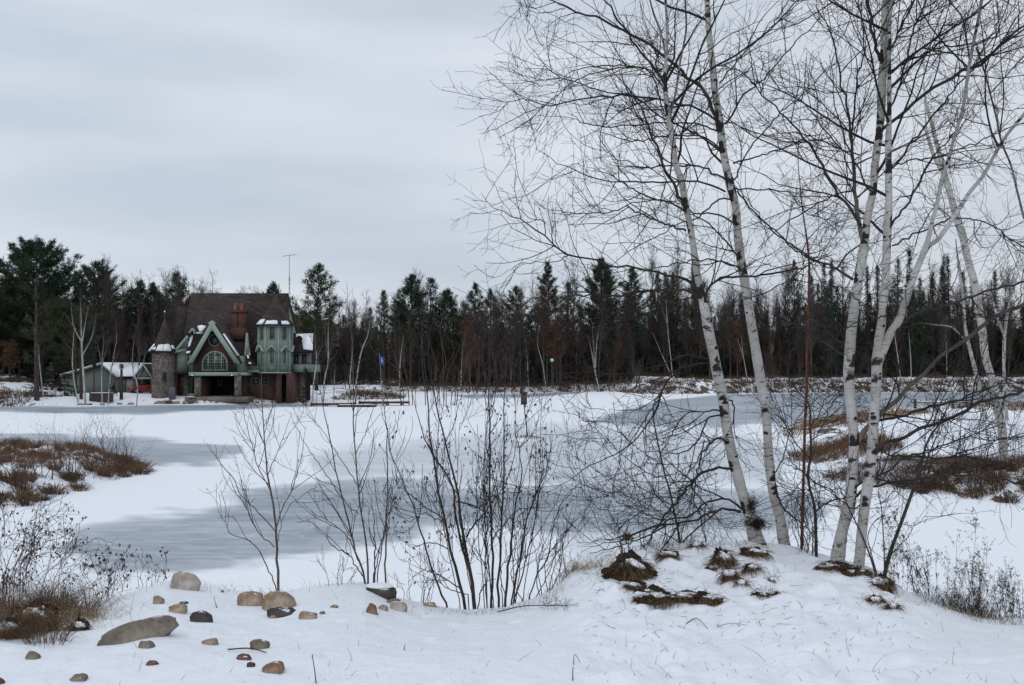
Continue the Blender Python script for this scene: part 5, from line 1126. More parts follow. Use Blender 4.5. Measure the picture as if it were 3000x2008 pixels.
for (u0, u1, v0, v1) in ((.3, .48, .18, .34), (.52, .8, .3, .4), (.62, .86, .46, .6), (.3, .5, .5, .62), (.45, .62, .38, .5), (.64, .9, .68, .74), (.28, .42, .7, .78)):
    n0 = len(dev); dev += [tuple(np.array(flagpt(u, v)) + [0, -.012, 0]) for u, v in ((u0, v0), (u1, v0 + .03), (u1, v1), (u0, v1 - .02))]
mk('device', dev, [np.arange(len(dev)).reshape(-1, 4)], MATS['white_cloth'], fl)
# little dock at right, half hidden by trunks
dk = hit(2672, 1196); dock = small('little_dock', 'small snow-topped wooden dock beyond the right pair of birches', 'dock', dk[0], dk[1], 0)
w5 = (2838 - 2672) / F * dk[1]; m = MB(); [m.box(i * .3, i * .3 + .26, -.8, .8, .55, .6) for i in range(int(w5 / .3))]; d5 = m.build('deck', 'old_wood', dock); MB().box(.3, w5 - .3, -.7, .75, .602, .72).build('snow_cover', 'snow', d5)
for i in range(4): MB().box(i * w5 / 3.05 - .12, i * w5 / 3.05 + .12, -.95, -.802, -.3, .95 if i == 0 else .55).build('pile', 'old_wood', dock)
# duck nest box on its pole in the ice
b = np.array([*BOX_ISL, .1]); nb_ = small('nest_box', 'grey wooden nest box on a thin pole standing in the ice', 'nest box', b[0] , b[1], .05); Yb = b[1]
zt_ = float(at(0, 1150, Yb)[2]); zb_ = float(at(0, 1186, Yb)[2]); xo = float(at(1535, 1170, Yb)[0]) - b[0]; w6 = 9 / F * Yb
Tubes().add(np.array([[.02, 0, -.2], [xo * .5, 0, zb_ * .5], [xo, 0, zb_ + .05]]), np.array([.035, .03, .03]), 6).build('pole', MATS['grey_twig'], nb_, True)
MB().box(xo - w6, xo + w6, -.16, .16, zb_ - .05, zt_ - .09).build('box', 'grey_twig', nb_); MB().prism([(xo - w6 - .04, zt_ - .09), (xo + w6 + .04, zt_ - .09), (xo + w6 + .04, zt_ - .03), (xo - w6 - .04, zt_ + .02)], -.22, .2).build('lid', 'grey_twig', nb_)
# pale ball at the wood's edge
q = at(1617, 1056, 183); o = small('pale_ball', 'pale blue green ball on a stake at the edge of the far wood', 'ball', q[0], 183, gz(q[0], 183)); zz = float(q[2]) - o.location.z
bm_, bn_, bb_ = new_mat('pale_glass'); bb_.inputs['Base Color'].default_value = (.42, .6, .58, 1); bb_.inputs['Roughness'].default_value = .2
th = np.linspace(-pi / 2, pi / 2, 9); MB().ring((0, 0), list(.32 * np.cos(th) + .002), list(zz + .32 * np.sin(th)), 16).build('globe', 'pale_glass', o, True); MB().ring((0, 0), [.03, .03], [-.1, zz - .3], 6).build('stake', 'metal', o)
# ================================================================= NEAR BIRCHES, traced stem by stem
def near_line(rng, pts, Y0, spread, k=26, wig=.006, y_ends=None):
    s = np.array(pts, float); n = len(s)
    tt = np.concatenate([[0], np.cumsum(np.hypot(np.diff(s[:, 0]), np.diff(s[:, 1])))]); tt /= tt[-1]
    y1 = spread if y_ends is None else y_ends
    Yd = Y0 + y1 * tt
    P = np.array([np.append(at(a, b, c), w * .87 / 2 / F * c) for (a, b, w), c in zip(s, Yd)])
    q = resample(P, k); ll = np.linalg.norm(P[-1, :3] - P[0, :3]); q[1:-1, :3] += rng.normal(size=(k - 2, 3)) * min(wig, .0045 * ll + .0005); return q
def twiggery(c, rng, P, R, dens=1.0, l=1.0, up=.05, start=.1, ang=(30, 65)):
    a, ra = grow(rng, P, R, 5.8 * dens, .38 * l, 1.2 * l, ang, 9, .13, up, .007, .0021, start, .45); c.add(a, ra, 4)
    b, rb = grow(rng, a, ra, 9.0 * dens, .16, .62, (28, 62), 6, .17, up * .8, .0035, .0015, .08, .5); c.add(b, rb, 3)
    d, rd = grow(rng, b, rb, 7.5, .06, .22, (28, 60), 4, .2, up * .6, .0021, .0012, .08, .3); c.add(d, rd, 3)
    return a, b, d
def scars(rng, P, R, n, m, mat='dark_sod'):
    pass
def birch(label, Y0, trunk, limbs, seed, auto=0, dens=1.0, forks=(), up=.04, catkins=0, cat='birch', mat='birch_bark', name='birch_tree', group='white birches on the near bank', auto_start=.45, auto_l=(1.0, 2.6), l=1.0, tdens=.35):
    rng = np.random.RandomState(seed)
    T = near_line(rng, trunk, Y0, 0, 420, 0)
    T[:, :3] += np.stack([vn(T[:, 2] * 3, T[:, 2] * 0, seed), vn(T[:, 2] * 3, T[:, 2] * 0 + 5, seed), 0 * T[:, 2]], 1) * .012; T[:, 3] *= 1 + .10 * vn(T[:, 2] * 9, T[:, 2] * 0, seed + 2) + .08 * vn(T[:, 2] * 30, T[:, 2] * 0, seed + 3); o = T[0, :3].copy(); g = gz(o[0], o[1]); o[2] = g
    root = empty(name, o); tag(root, label, cat, group); used.add(root.name)
    T[0, 2] = min(T[0, 2], g - .12)
    t = Tubes().add(T[:, :3] - o, T[:, 3], 20)
    allP = [T]
    for f, dy in forks:
        q = near_line(rng, f, Y0, dy, 200, 0); q[:, 3] *= .9; q[:, 3] *= 1 + .1 * vn(q[:, 2] * 12, q[:, 2] * 0, seed + 4); t.add(q[:, :3] - o, q[:, 3], 16); allP.append(q)
    tk = t.build('trunk', MATS[mat], root, True)
    if mat == 'birch_bark':
        co = np.zeros(len(tk.data.vertices) * 3, np.float32); tk.data.vertices.foreach_get('co', co); co = co.reshape(-1, 3) + o
        S = []
        for lm in limbs:
            q = at(lm[0][0], lm[0][1], Y0); S.append((q + [0, -.02, .0], rng.uniform(.022, .04), rng.uniform(.02, .035), 1.0)); S.append((q + [0, -.02, .045], rng.uniform(.02, .03), .05, .8))
        for q_ in allP:
            n_ = int(np.linalg.norm(np.diff(q_[:, :3], axis=0), axis=1).sum() * 9)
            for _ in range(n_):
                i_ = rng.randint(len(q_)); a_ = rng.uniform(0, 2 * pi); r_ = q_[i_, 3]; S.append((q_[i_, :3] + [r_ * cos(a_), r_ * sin(a_), rng.uniform(-.04, .04)], rng.uniform(.012, .035), rng.uniform(.006, .022), rng.uniform(.6, 1.0)))
        sc_a = np.zeros(len(co))
        for p_, wx, wz, am_ in S:
            d_ = co - p_; dd_ = (d_[:, 0] ** 2 + d_[:, 1] ** 2) / (wx * wx * 1.6) + ((d_[:, 2] + .35 * np.abs(d_[:, 0])) / wz) ** 2; sc_a = np.maximum(sc_a, am_ * np.exp(-dd_))
        base_ = np.clip((.42 - (co[:, 2] - g)) / .42, 0, 1); sc_a = np.maximum(sc_a, base_ * .42)
        at_ = tk.data.attributes.new('scar', 'FLOAT', 'POINT'); at_.data.foreach_set('value', sc_a.astype(np.float32))
    c = Tubes(); LP = []; LR = []
    for li, lm in enumerate(limbs):
        dy = rng.uniform(-1.3, 1.6)
        # depth at which the limb leaves the stem
        q = near_line(rng, lm, Y0, dy, 26, .007); q[:, 3] = np.maximum(q[:, 3], .0016)
        Tubes().add(q[:, :3] - o, q[:, 3], 7).build('limb', MATS['limb_bark' if mat == 'birch_bark' else mat], root, True); LP.append(q[:, :3] - o); LR.append(q[:, 3])
    if LP:
        twiggery(c, rng, np.array(LP), np.array(LR), dens, l, up)
    if auto:
        for q in allP:
            q = q[::6]; P = (q[:, :3] - o)[None]; R = q[None, :, 3]
            a, ra = grow(rng, P, R, auto, auto_l[0], auto_l[1], (35, 72), 12, .09, .05, .013, .002, auto_start, .2); c.add(a, ra, 6); twiggery(c, rng, a, ra, dens * .8, l * .9, up)
    for q in allP:
        q = q[::6]; P = (q[:, :3] - o)[None]; R = q[None, :, 3]; a, ra = grow(rng, P, R, 2.6 * tdens * 3, .1, .7, (35, 75), 6, .15, .08, .004, .0012, .12, .3); c.add(a, ra, 3); b, rb = grow(rng, a, ra, 7, .06, .25, (30, 60), 4, .2, .05, .002, .0011); c.add(b, rb, 3)
    c.build('crown', MATS['dark_twig'], root)
    if catkins:
        V = []; Tt = []; allb = [x for x in c.b]
        tips = []
        for v, q_, r_ in c.b[1:]:
            tips.append(v[rng.randint(len(v), size=catkins)])
        tp = np.concatenate(tips)[:catkins]; ln = rng.uniform(.02, .035, len(tp)); P = np.stack([tp, tp + np.stack([0 * ln, 0 * ln, -ln * .5], 1), tp + np.stack([0 * ln, 0 * ln, -ln], 1)], 1)
        Tubes().add(P, np.tile([[.001, .0032, .0012]], (len(tp), 1)), 5).build('catkins', MATS['dark_twig'], root)['kind'] = 'stuff'
    return root

K = lambda *a: list(a)
# birch A: left stem of the left pair
birch('left stem of the left pair of tall birches, dark burl of twigs at its foot', 9.45,
 [(2224,1612,62),(2214,1575,56),(2196,1505,40),(2171,1435,37),(2153,1370,38),(2138,1297,37),(2127,1232,36),(2116,1159,36),(2100,1086,34),(2093,1047,34),(2077,974,35),(2066,913,32),(2052,850,25),(2034,756,23),(2023,676,22),(2008,593,22),(1994,520,24),(1983,491,21),(1975,436,19),(1964,364,18),(1954,309,17),(1948,255,15),(1952,164,12),(1955,91,10),(1950,0,8),(1948,-120,6),(1955,-320,2)],
 [
  K((2004,606,11),(1983,560,10),(1961,520,9),(1932,451,8),(1903,378,7),(1881,320,6),(1852,276,5),(1823,240,4),(1794,204,3),(1770,160,2)),
  K((1946,238,9),(1910,189,8),(1870,145,7),(1830,84,7),(1794,33,6),(1768,0,5),(1740,-70,3),(1690,-160,1.5)),
  K((1950,262,6),(1910,215,5),(1866,196,5),(1805,191,4.5),(1732,197,4),(1677,208,3),(1640,236,2.5),(1605,252,2),(1550,247,1.2)),
  K((1946,330,5),(1885,200,4.5),(1823,200,4.5),(1750,215,4),(1695,229,3.5),(1641,273,3),(1597,316,2),(1568,382,1.6),(1550,420,1.1)),
  K((2004,618,7),(1950,589,6),(1914,582,5.5),(1859,556,5),(1823,535,4),(1786,512,3),(1740,500,2)),
  K((2008,676,7),(1950,655,6.5),(1895,636,5.5),(1852,615,5),(1834,602,4)),
  K((1914,585,4),(1850,598,3.5),(1823,611,4),(1786,622,4),(1750,625,3.5),(1677,625,3),(1630,618,2.2),(1605,611,2),(1568,590,1.2)),
  K((2055,862,12),(2023,826,11),(1968,811,8.5),(1895,793,7.5),(1841,782,7),(1794,780,6.5),(1743,760,6),(1670,745,6),(1623,720,5),(1575,676,5),(1539,651,4),(1488,629,3),(1423,593,2),(1410,566,1.2)),
  K((1597,690,3.5),(1592,650,3),(1550,640,2.5),(1520,610,2.2),(1502,590,2),(1480,565,1.6),(1460,548,1.2)),
  K((1670,745,4),(1640,765,3),(1586,768,2.4),(1520,775,2),(1490,795,1.6),(1445,815,1.2)),
  K((2048,868,9),(2004,855,8),(1932,849,7.5),(1859,858,7),(1786,867,6.5),(1714,865,5),(1641,873,4),(1586,887,3),(1532,905,2),(1480,915,1.2)),
  K((2066,880,8),(2074,850,8),(2099,824,7.5),(2150,811,8),(2205,811,7),(2277,800,6.5),(2320,792,6),(2354,785,5),(2400,760,3),(2450,745,2)),
  K((2096,1072,9),(2073,1055,8),(2041,1044,7),(2010,1042,6.5),(1982,1052,5),(1930,1073,4.5),(1891,1083,4),(1818,1097,3.6),(1709,1108,3),(1600,1112,2.4),(1520,1125,1.6),(1440,1150,1)),
  K((2100,1080,7),(2073,1066,6.5),(2018,1070,6),(1982,1086,6),(1945,1134,5.5),(1927,1185,5),(1902,1235,4.8),(1855,1294,4.2),(1782,1344,3.6),(1734,1359,3),(1673,1403,2.2),(1600,1445,1.2)),
  K((2130,1294,8),(2109,1286,7.5),(2080,1301,7),(2055,1337,6.5),(2047,1366,6),(2040,1395,6),(2036,1450,5),(2030,1500,3)),
  K((2138,1374,9),(2102,1372,8.5),(2069,1381,8.5),(2036,1403,8.5),(2000,1446,8.5),(1974,1483,8),(1938,1526,7),(1900,1583,5),(1878,1612,3)),
  K((2171,1500,9),(2127,1490,8.5),(2084,1501,8),(2036,1523,7),(1990,1532,6.5),(1945,1541,6),(1873,1559,5),(1836,1581,4),(1790,1590,3),(1740,1600,2),(1690,1600,1)),
  K((2174,1493,8),(2145,1468,7),(2109,1465,6.5),(2073,1468,6),(2036,1504,6),(1964,1523,5.5),(1891,1552,5),(1818,1574,4),(1745,1588,2.5),(1690,1590,1.4)),
  K((1945,1543,6),(1898,1570,5.5),(1855,1588,4.5),(1782,1610,3),(1727,1622,2)),
  K((2120,1208,7),(2100,1203,6),(2080,1206,5),(2036,1207,4),(2000,1221,4),(1980,1250,3.5),(1960,1290,3),(1935,1330,2)),
  K((2112,1216,6),(2076,1225,6),(2062,1252,5.5),(2055,1272,5.5),(2025,1312,5),(1982,1330,4),(1940,1325,2.6),(1900,1310,1.6)),
  K((2064,1290,4),(2048,1340,3.5),(2000,1400,3),(1940,1430,2.5),(1850,1450,2),(1780,1440,1.3)),
  K((1974,1483,4),(1930,1460,3.5),(1880,1430,3),(1830,1380,2.5),(1790,1330,2),(1740,1290,1.4)),
  K((1938,1526,4),(1880,1500,3.5),(1830,1480,3),(1770,1440,2.4),(1720,1420,1.6)),
  K((1964,1523,3.5),(1900,1520,3),(1830,1500,2.5),(1760,1490,2),(1700,1450,1.3)),
  K((2042,870,5),(1990,880,4.5),(1940,900,4),(1880,925,3),(1800,935,2),(1730,960,1.3)),
  K((2116,1165,5),(2145,1180,5),(2150,1230,4.5),(2140,1270,4),(2160,1330,3),(2200,1380,2)),
 ], 501, auto=1.3, dens=.9, l=.85, forks=[([(1952,172,9),(1942,120,8),(1932,84,8),(1915,40,7),(1906,8,6),(1890,-80,4),(1885,-200,2)], .5), ([(1962,345,8),(1979,273,8),(1994,175,8),(2002,135,7),(2009,98,7),(2008,0,6),(2012,-150,4),(2020,-300,2)], -.4)], catkins=60, auto_start=.55)
# birch B: right stem of the left pair
birch('right stem of the left pair of tall birches', 9.6,
 [(2304,1622,44),(2297,1595,40),(2284,1515,34),(2265,1443,31),(2255,1370,31),(2249,1297,30),(2244,1225,31),(2235,1152,32),(2222,1072,33),(2205,975,31),(2190,865,30),(2175,782,30),(2161,684,28),(2154,604,26),(2141,550,28),(2124,473,26),(2114,400,24),(2103,327,23),(2092,255,22),(2088,200,22),(2081,138,21),(2075,73,20),(2070,0,18),(2064,-120,14),(2060,-320,8),(2060,-480,3)],
 [
  K((2103,380,12),(2090,320,12),(2077,284,12),(2041,244,11),(1990,204,11),(1950,167,10),(1888,124,10),(1830,91,9),(1768,62,8),(1695,36,6),(1655,22,5),(1615,0,4),(1570,-4,2),(1530,-20,1)),
  K((1655,25,3),(1620,33,2.5),(1570,38,2),(1540,22,1.5),(1520,0,1)),
  K((2097,353,8),(2059,327,7.5),(1994,305,7),(1932,291,6.5),(1859,282,6.5),(1786,282,6),(1714,287,5),(1659,298,4.5),(1597,311,4),(1532,291,3),(1466,298,2.2),(1423,280,1.3),(1400,262,.9)),
  K((1597,311,3),(1532,335,3),(1490,358,2.4),(1445,382,2),(1405,393,1.2)),
  K((2106,385,6),(2059,367,5.5),(2004,360,5.2),(1914,364,5),(1823,367,4.5),(1732,367,4),(1695,349,2.6),(1660,330,1.4)),
  K((2109,443,8),(2059,404,7),(2004,375,6),(1950,349,5.5),(1903,320,5.2),(1852,280,5),(1786,269,4.5),(1714,251,4),(1659,233,3.6),(1605,200,3),(1579,175,2.4),(1546,124,1.7),(1530,87,1)),
  K((2125,527,7),(2077,502,6.5),(2023,487,6),(1932,489,5),(1877,492,4),(1830,470,3),(1790,468,1.6)),
  K((2125,562,7),(2059,535,6.5),(1968,535,6),(1877,535,5.5),(1786,531,4.5),(1714,513,4),(1659,491,3),(1605,458,2.2),(1568,436,1.2)),
  K((2112,440,6),(2059,403,5),(2004,397,5),(1914,406,4.5),(1860,415,4),(1800,400,3),(1730,380,1.8)),
  K((2140,585,6),(2120,584,6),(2100,590,5.5),(2070,612,5.5),(2040,640,5),(2000,650,4),(1930,690,3.5),(1850,730,3),(1800,770,2),(1760,800,1.2)),
  K((2150,655,6),(2130,640,6),(2080,625,5.5),(2040,628,5),(2000,600,4),(1960,540,3),(1930,480,2)),
  K((2165,755,6),(2120,700,5.5),(2085,665,5),(2050,640,4.5),(2022,628,3)),
  K((2178,795,6),(2130,772,5.5),(2080,761,5),(2020,765,4.5),(1960,775,4),(1900,792,3),(1840,790,2)),
  K((2123,365,7),(2140,345,7),(2170,290,6),(2200,262,5.5),(2235,230,5),(2283,180,5),(2330,125,4),(2390,65,3),(2420,20,2)),
  K((2108,245,5),(2120,230,5),(2160,180,4.5),(2200,135,4),(2240,100,4),(2285,45,3),(2320,-20,2)),
  K((2148,480,6),(2180,470,5.5),(2230,455,5),(2280,440,4.5),(2320,425,4),(2370,400,3),(2420,395,1.5)),
  K((2147,530,6),(2175,480,5),(2200,430,5),(2260,360,4.5),(2310,310,4),(2360,270,3.5),(2420,200,2)),
  K((2155,552,5),(2200,554,5),(2250,556,4.5),(2300,560,4),(2360,620,3.5),(2440,650,2.5)),
  K((2160,560,6),(2200,610,5.5),(2260,670,5),(2330,735,5),(2400,775,4),(2450,790,3)),
  K((2205,870,5),(2260,850,4),(2350,790,3.5),(2420,720,2.5),(2480,650,1.5)),
  K((2272,1440,6),(2290,1480,6),(2330,1520,5),(2370,1555,4),(2400,1590,2.5)),
  K((2262,1400,4),(2290,1350,4),(2310,1280,3.5),(2350,1210,3),(2420,1150,2),(2470,1110,1.4)),
  K((2240,1200,4),(2290,1250,3.5),(2350,1260,3),(2400,1250,2.5),(2460,1260,1.5)),
 ], 502, auto=1.3, dens=.92, l=.85, catkins=90, auto_start=.5)
# birch C: left stem of the right pair
birch('left stem of the right pair of birches, forking low where limbs cross', 8.95,
 [(2452,1640,48),(2458,1600,42),(2467,1550,38),(2486,1479,42),(2496,1407,37),(2501,1346,34),(2504,1290,33),(2500,1250,33),(2494,1178,36),(2488,1101,35),(2489,1060,34),(2495,974,33),(2508,884,32),(2517,811,31),(2532,727,30),(2537,684,27),(2545,629,25),(2559,556,25),(2562,520,25),(2568,454,25),(2576,400,25),(2581,327,27),(2584,254,28),(2590,182,27),(2594,109,26),(2595,0,24),(2597,-120,20),(2600,-320,12),(2602,-480,4)],
 [
  K((2528,709,16),(2517,647,15),(2506,575,13),(2501,520,12),(2499,470,11),(2497,436,10),(2488,345,8),(2474,273,7),(2459,200,6),(2448,138,5),(2425,80,4),(2390,20,3)),
  K((2497,420,7),(2501,345,6.5),(2510,254,6),(2520,200,5.5),(2528,140,5),(2524,73,4),(2510,-20,3)),
  K((2522,660,11),(2490,610,10),(2466,582,9.5),(2448,560,9.5),(2426,520,9),(2412,491,8.5),(2375,429,8),(2339,382,7),(2306,349,6),(2259,305,5),(2215,254,4),(2168,211,3),(2120,190,2)),
  K((2572,400,14),(2590,375,12),(2615,360,11.5),(2659,320,11),(2714,273,11),(2768,240,11),(2834,207,11),(2885,175,10),(2950,109,8),(3000,73,7),(3060,20,5),(3120,-60,3)),
  K((2578,178,12),(2572,150,12),(2561,120,11),(2546,47,10),(2539,0,9),(2530,-60,8),(2515,-180,5),(2500,-320,2)),
  K((2500,820,10),(2480,805,9),(2453,787,8),(2420,775,7.5),(2380,758,6.5),(2340,735,6),(2300,700,5),(2240,650,4),(2200,600,3),(2170,560,2)),
  K((2453,787,6),(2478,750,6),(2500,730,5),(2530,715,4)),
  K((2499,1066,8),(2470,1040,7),(2440,1020,6.5),(2410,1003,6),(2375,980,5),(2340,960,4),(2300,940,2)),
  K((2562,565,6),(2530,530,6),(2500,470,5),(2440,410,5),(2380,330,4),(2330,280,3),(2290,250,2)),
  K((2520,455,5),(2470,440,5),(2400,410,4.5),(2340,390,4),(2290,390,3),(2230,400,1.8)),
  K((2500,560,6),(2470,565,5.5),(2410,590,5),(2360,620,4.5),(2300,655,4),(2250,700,3),(2220,730,2)),
  K((2511,1295,20),(2540,1255,19),(2557,1239,18),(2598,1198,16),(2644,1152,14.5),(2710,1087,13.5),(2768,1036,13),(2834,989,13),(2895,945,13),(2950,916,13),(3000,891,13),(3080,850,11),(3180,790,8)),
  K((2500,1440,9),(2520,1418,8),(2557,1402,8),(2608,1377,7.5),(2640,1350,7),(2700,1330,6),(2787,1300,5),(2863,1270,4),(2940,1240,2.5)),
  K((2510,1455,9),(2540,1430,8.5),(2608,1415,8.5),(2660,1405,8),(2710,1402,8),(2780,1390,7.5),(2838,1392,7),(2900,1400,6),(3000,1418,5),(3060,1440,4)),
  K((2496,1300,6),(2530,1290,5),(2560,1300,5),(2588,1326,5),(2659,1338,6),(2710,1341,5.5),(2761,1343,5),(2810,1330,4.5),(2863,1310,4),(2930,1290,3.5),(3000,1270,3)),
 ], 503, auto=1.8, dens=1.1, catkins=160, auto_start=.5)
# birch D: right stem of the right pair
birch('right stem of the right pair of birches, splitting into a leaning second trunk', 8.85,
 [(2512,1668,38),(2516,1640,35),(2524,1560,34),(2534,1468,35),(2547,1382,35),(2557,1280,33),(2562,1178,34),(2567,1111,34),(2571,1047,36),(2577,990,31),(2583,956,29),(2590,865,27),(2595,775,27),(2601,684,27),(2604,593,25),(2603,538,23),(2603,491,22),(2602,418,21),(2604,364,17),(2605,254,14),(2605,145,13),(2610,0,12),(2616,-150,10),(2620,-350,5)],
 [
  K((2626,968,10),(2640,950,9),(2652,938,8.5),(2690,922,8),(2732,905,8),(2780,890,8),(2823,876,8),(2870,860,8),(2914,847,7.5),(3000,829,7),(3100,800,5)),
  K((2557,1240,9),(2585,1232,9),(2618,1223,9),(2685,1203,9),(2740,1188,9),(2787,1176,8),(2840,1160,6),(2920,1130,4),(3000,1120,3)),
  K((2560,1320,12),(2577,1310,12),(2605,1298,11.5),(2634,1285,11.5),(2710,1254,11),(2787,1226,11),(2863,1183,11),(2940,1165,10),(3000,1147,10),(3090,1130,8)),
  K((2604,500,7),(2640,460,7),(2700,380,6.5),(2740,330,6),(2790,270,5.5),(2830,230,5),(2880,150,4),(2930,90,3)),
  K((2608,210,7),(2640,190,6.5),(2700,160,6),(2760,140,5.5),(2850,130,5),(2940,100,3.5),(3000,90,2)),
  K((2608,140,6),(2625,110,6),(2650,60,6),(2675,10,5),(2700,-60,4)),
  K((2605,330,7),(2650,200,6),(2680,80,6),(2710,10,5),(2740,-80,4)),
  K((2612,660,8),(2640,625,7.5),(2670,580,7),(2710,500,6),(2740,450,5),(2800,390,4),(2850,330,2)),
  K((2615,720,6),(2660,695,6),(2720,670,5.5),(2790,640,5),(2880,650,4.5),(2960,700,4),(3000,725,3)),
  K((2600,920,5),(2560,930,5),(2520,890,4),(2480,850,3),(2440,830,2)),
  K((2614,490,5),(2680,470,5),(2760,455,5),(2830,430,4.5),(2900,400,4),(3000,360,3)),
  K((2532,1475,5),(2500,1490,4.5),(2470,1470,4),(2430,1440,3.5),(2400,1420,2.6),(2350,1400,1.4)),
 ], 504, auto=1.7, dens=1.1, forks=[
   ([(2570,1075,30),(2590,1020,32),(2608,978,32),(2634,938,29),(2645,905,27),(2659,865,25),(2688,785,24),(2708,735,22),(2717,710,20),(2726,670,15),(2732,647,14),(2746,593,14),(2761,520,13),(2768,500,13),(2797,400,12),(2823,309,12),(2837,207,12),(2852,127,11),(2877,0,10),(2900,-140,8),(2925,-300,3)], -.35),
   ([(2708,742,18),(2722,720,17),(2739,709,17),(2775,665,17),(2808,615,16),(2841,564,15),(2877,520,13),(2914,454,12),(2950,396,12),(3000,335,12),(3060,250,10),(3130,130,6)], -.6),
   ([(2843,190,7),(2832,120,7),(2818,50,6),(2780,0,5),(2760,-60,4)], .3),
   ([(2860,140,7),(2890,230,6.5),(2905,290,6.5),(2920,350,7),(2935,420,7),(2960,480,7.5),(2980,560,8),(3000,640,8)][::-1], .8)], catkins=80, auto_start=.45)

# dark tangled burl and nest of twigs on birch A
def tangle(name, label, px, py, w, h, Y, n, seed, mat='dark_sod', cat='twigs', r=.0022):
    rng = np.random.RandomState(seed); c = at(px, py, Y); s = Y / F; o = empty(name, c); used.add(o.name); tag(o, label, cat)
    k = 7; P = np.zeros((n, k, 3)); P[:, 0] = rng.normal(size=(n, 3)) * np.array([w * .28, w * .2, h * .28]) * s; d = unit(rng.normal(size=(n, 3)) * [1, .7, .6])
    for j in range(1, k): d = unit(d + rng.normal(size=(n, 3)) * .5 - P[:, j-1] / (w * s) * .8); P[:, j] = P[:, j-1] + d * w * s / 9
    Tubes().add(P, np.tile(np.linspace(r, r * .4, k), (n, 1)), 3).build('twigs', MATS[mat], o)
tangle('twig_nest', 'dark bundle of twigs wedged low on the left birch', 2216, 1534, 58, 24, 9.38, 240, 1)
tangle('twig_nest', 'dark burl of sprouts on the left birch above the twig bundle', 2202, 1482, 30, 60, 9.4, 170, 2)
tangle('twig_nest', 'small brown twig knot hanging at the lower left of the birch limbs', 1838, 1574, 34, 20, 9.5, 120, 3, 'brown_grass')

# thin stems between the pairs
birch('thin straight red-brown stem between the two birch pairs', 9.5, [(2350,1600,10),(2351,1500,10),(2353,1407,9.5),(2358,1254,9),(2363,1101,9),(2364,1065,9),(2367,950,8),(2368,884,8),(2368,756,7),(2357,665,5),(2350,600,4),(2346,556,3.5),(2339,473,3),(2342,380,2),(2346,300,1.2)],
 [K((2364,930,4),(2400,950,3),(2440,990,2),(2480,1010,1)), K((2367,800,3),(2400,760,2.4),(2430,700,2),(2455,640,1)), K((2353,1400,3),(2320,1450,2.5),(2290,1500,1.5))], 510, auto=0, dens=.5, cat='sapling', mat='red_bark', name='sapling', group='saplings on the near bank', tdens=.5)
birch('crooked brown stem right of the thin straight one', 9.4, [(2391,1600,11),(2390,1560,11),(2389,1509,10),(2380,1460,9.5),(2371,1432,9),(2366,1381,9),(2376,1330,8),(2375,1290,8),(2373,1254,7),(2366,1177,5),(2340,1150,3),(2320,1120,1.5)],
 [K((2388,1500,5),(2420,1475,4.5),(2470,1460,3.5),(2500,1455,2)), K((2368,1400,4.5),(2400,1420,4),(2440,1440,3.5),(2460,1470,3)), K((2372,1435,4),(2340,1440,3),(2310,1450,2.5),(2280,1480,1.5)), K((2376,1300,4),(2410,1250,3.5),(2430,1200,3),(2450,1160,2),(2480,1120,1)), K((2374,1340,4),(2330,1300,3.5),(2310,1250,3),(2260,1200,2),(2240,1140,1.2)), K((2372,1250,3.5),(2400,1210,3),(2440,1130,2.5),(2480,1080,1.5)), K((2380,1470,4),(2350,1380,3.5),(2300,1360,2.5),(2270,1330,1.5))], 511, dens=1.1, cat='sapling', mat='alder_bark', name='sapling', group='saplings on the near bank', tdens=1, l=.7)
birch('dark sapling leaning right beside the right birch pair', 8.9, [(2590,1700,13),(2593,1682,13),(2612,1610,12),(2639,1535,11),(2662,1470,10.5),(2680,1417,10),(2697,1360,9),(2712,1305,7),(2730,1270,6),(2751,1244,5),(2770,1205,4),(2787,1178,3),(2815,1130,1.6)],
 [K((2680,1420,6),(2720,1340,5),(2740,1290,4),(2760,1250,3),(2750,1190,1.5)), K((2660,1470,3.5),(2620,1440,3),(2590,1470,2.5),(2560,1480,1.5)), K((2690,1390,4),(2750,1380,3.5),(2820,1370,2.5),(2900,1350,1.5)), K((2705,1330,4),(2770,1310,3),(2850,1260,2.2),(2920,1240,1.2)), K((2640,1535,2.5),(2680,1540,2),(2720,1500,1))], 512, dens=1.0, cat='sapling', mat='alder_bark', name='sapling', group='saplings on the near bank', tdens=1.2, l=.8)
birch('dark slim sapling just left of the tall birches', 9.3, [(1993,1612,8),(1991,1599,8),(1982,1534,7.5),(1971,1479,7),(1960,1430,6.5),(1949,1395,6),(1935,1334,5.5),(1924,1275,5),(1916,1225,4.5),(1918,1180,3.5),(1942,1148,3),(1945,1130,1.5)],
 [K((1951,1400,3.5),(1905,1390,3.5),(1860,1360,3),(1810,1320,2.6),(1760,1270,2.2),(1710,1230,1.6),(1680,1190,1)), K((1938,1360,3.5),(1900,1335,3),(1850,1300,2.6),(1800,1240,2),(1770,1200,1.2)), K((1972,1480,3.5),(2010,1440,3),(2040,1400,2.5),(2060,1350,1.5)), K((1980,1530,3.5),(1930,1500,3),(1880,1470,2.5),(1820,1450,2),(1760,1440,1.2)), K((1989,1590,3),(1940,1560,2.6),(1880,1540,2),(1840,1500,1.3)), K((1991,1600,3),(2030,1560,2.6),(2080,1500,2),(2100,1440,1.2))], 513, dens=1.1, cat='sapling', mat='alder_bark', name='sapling', group='saplings on the near bank', tdens=1.2, l=.7)
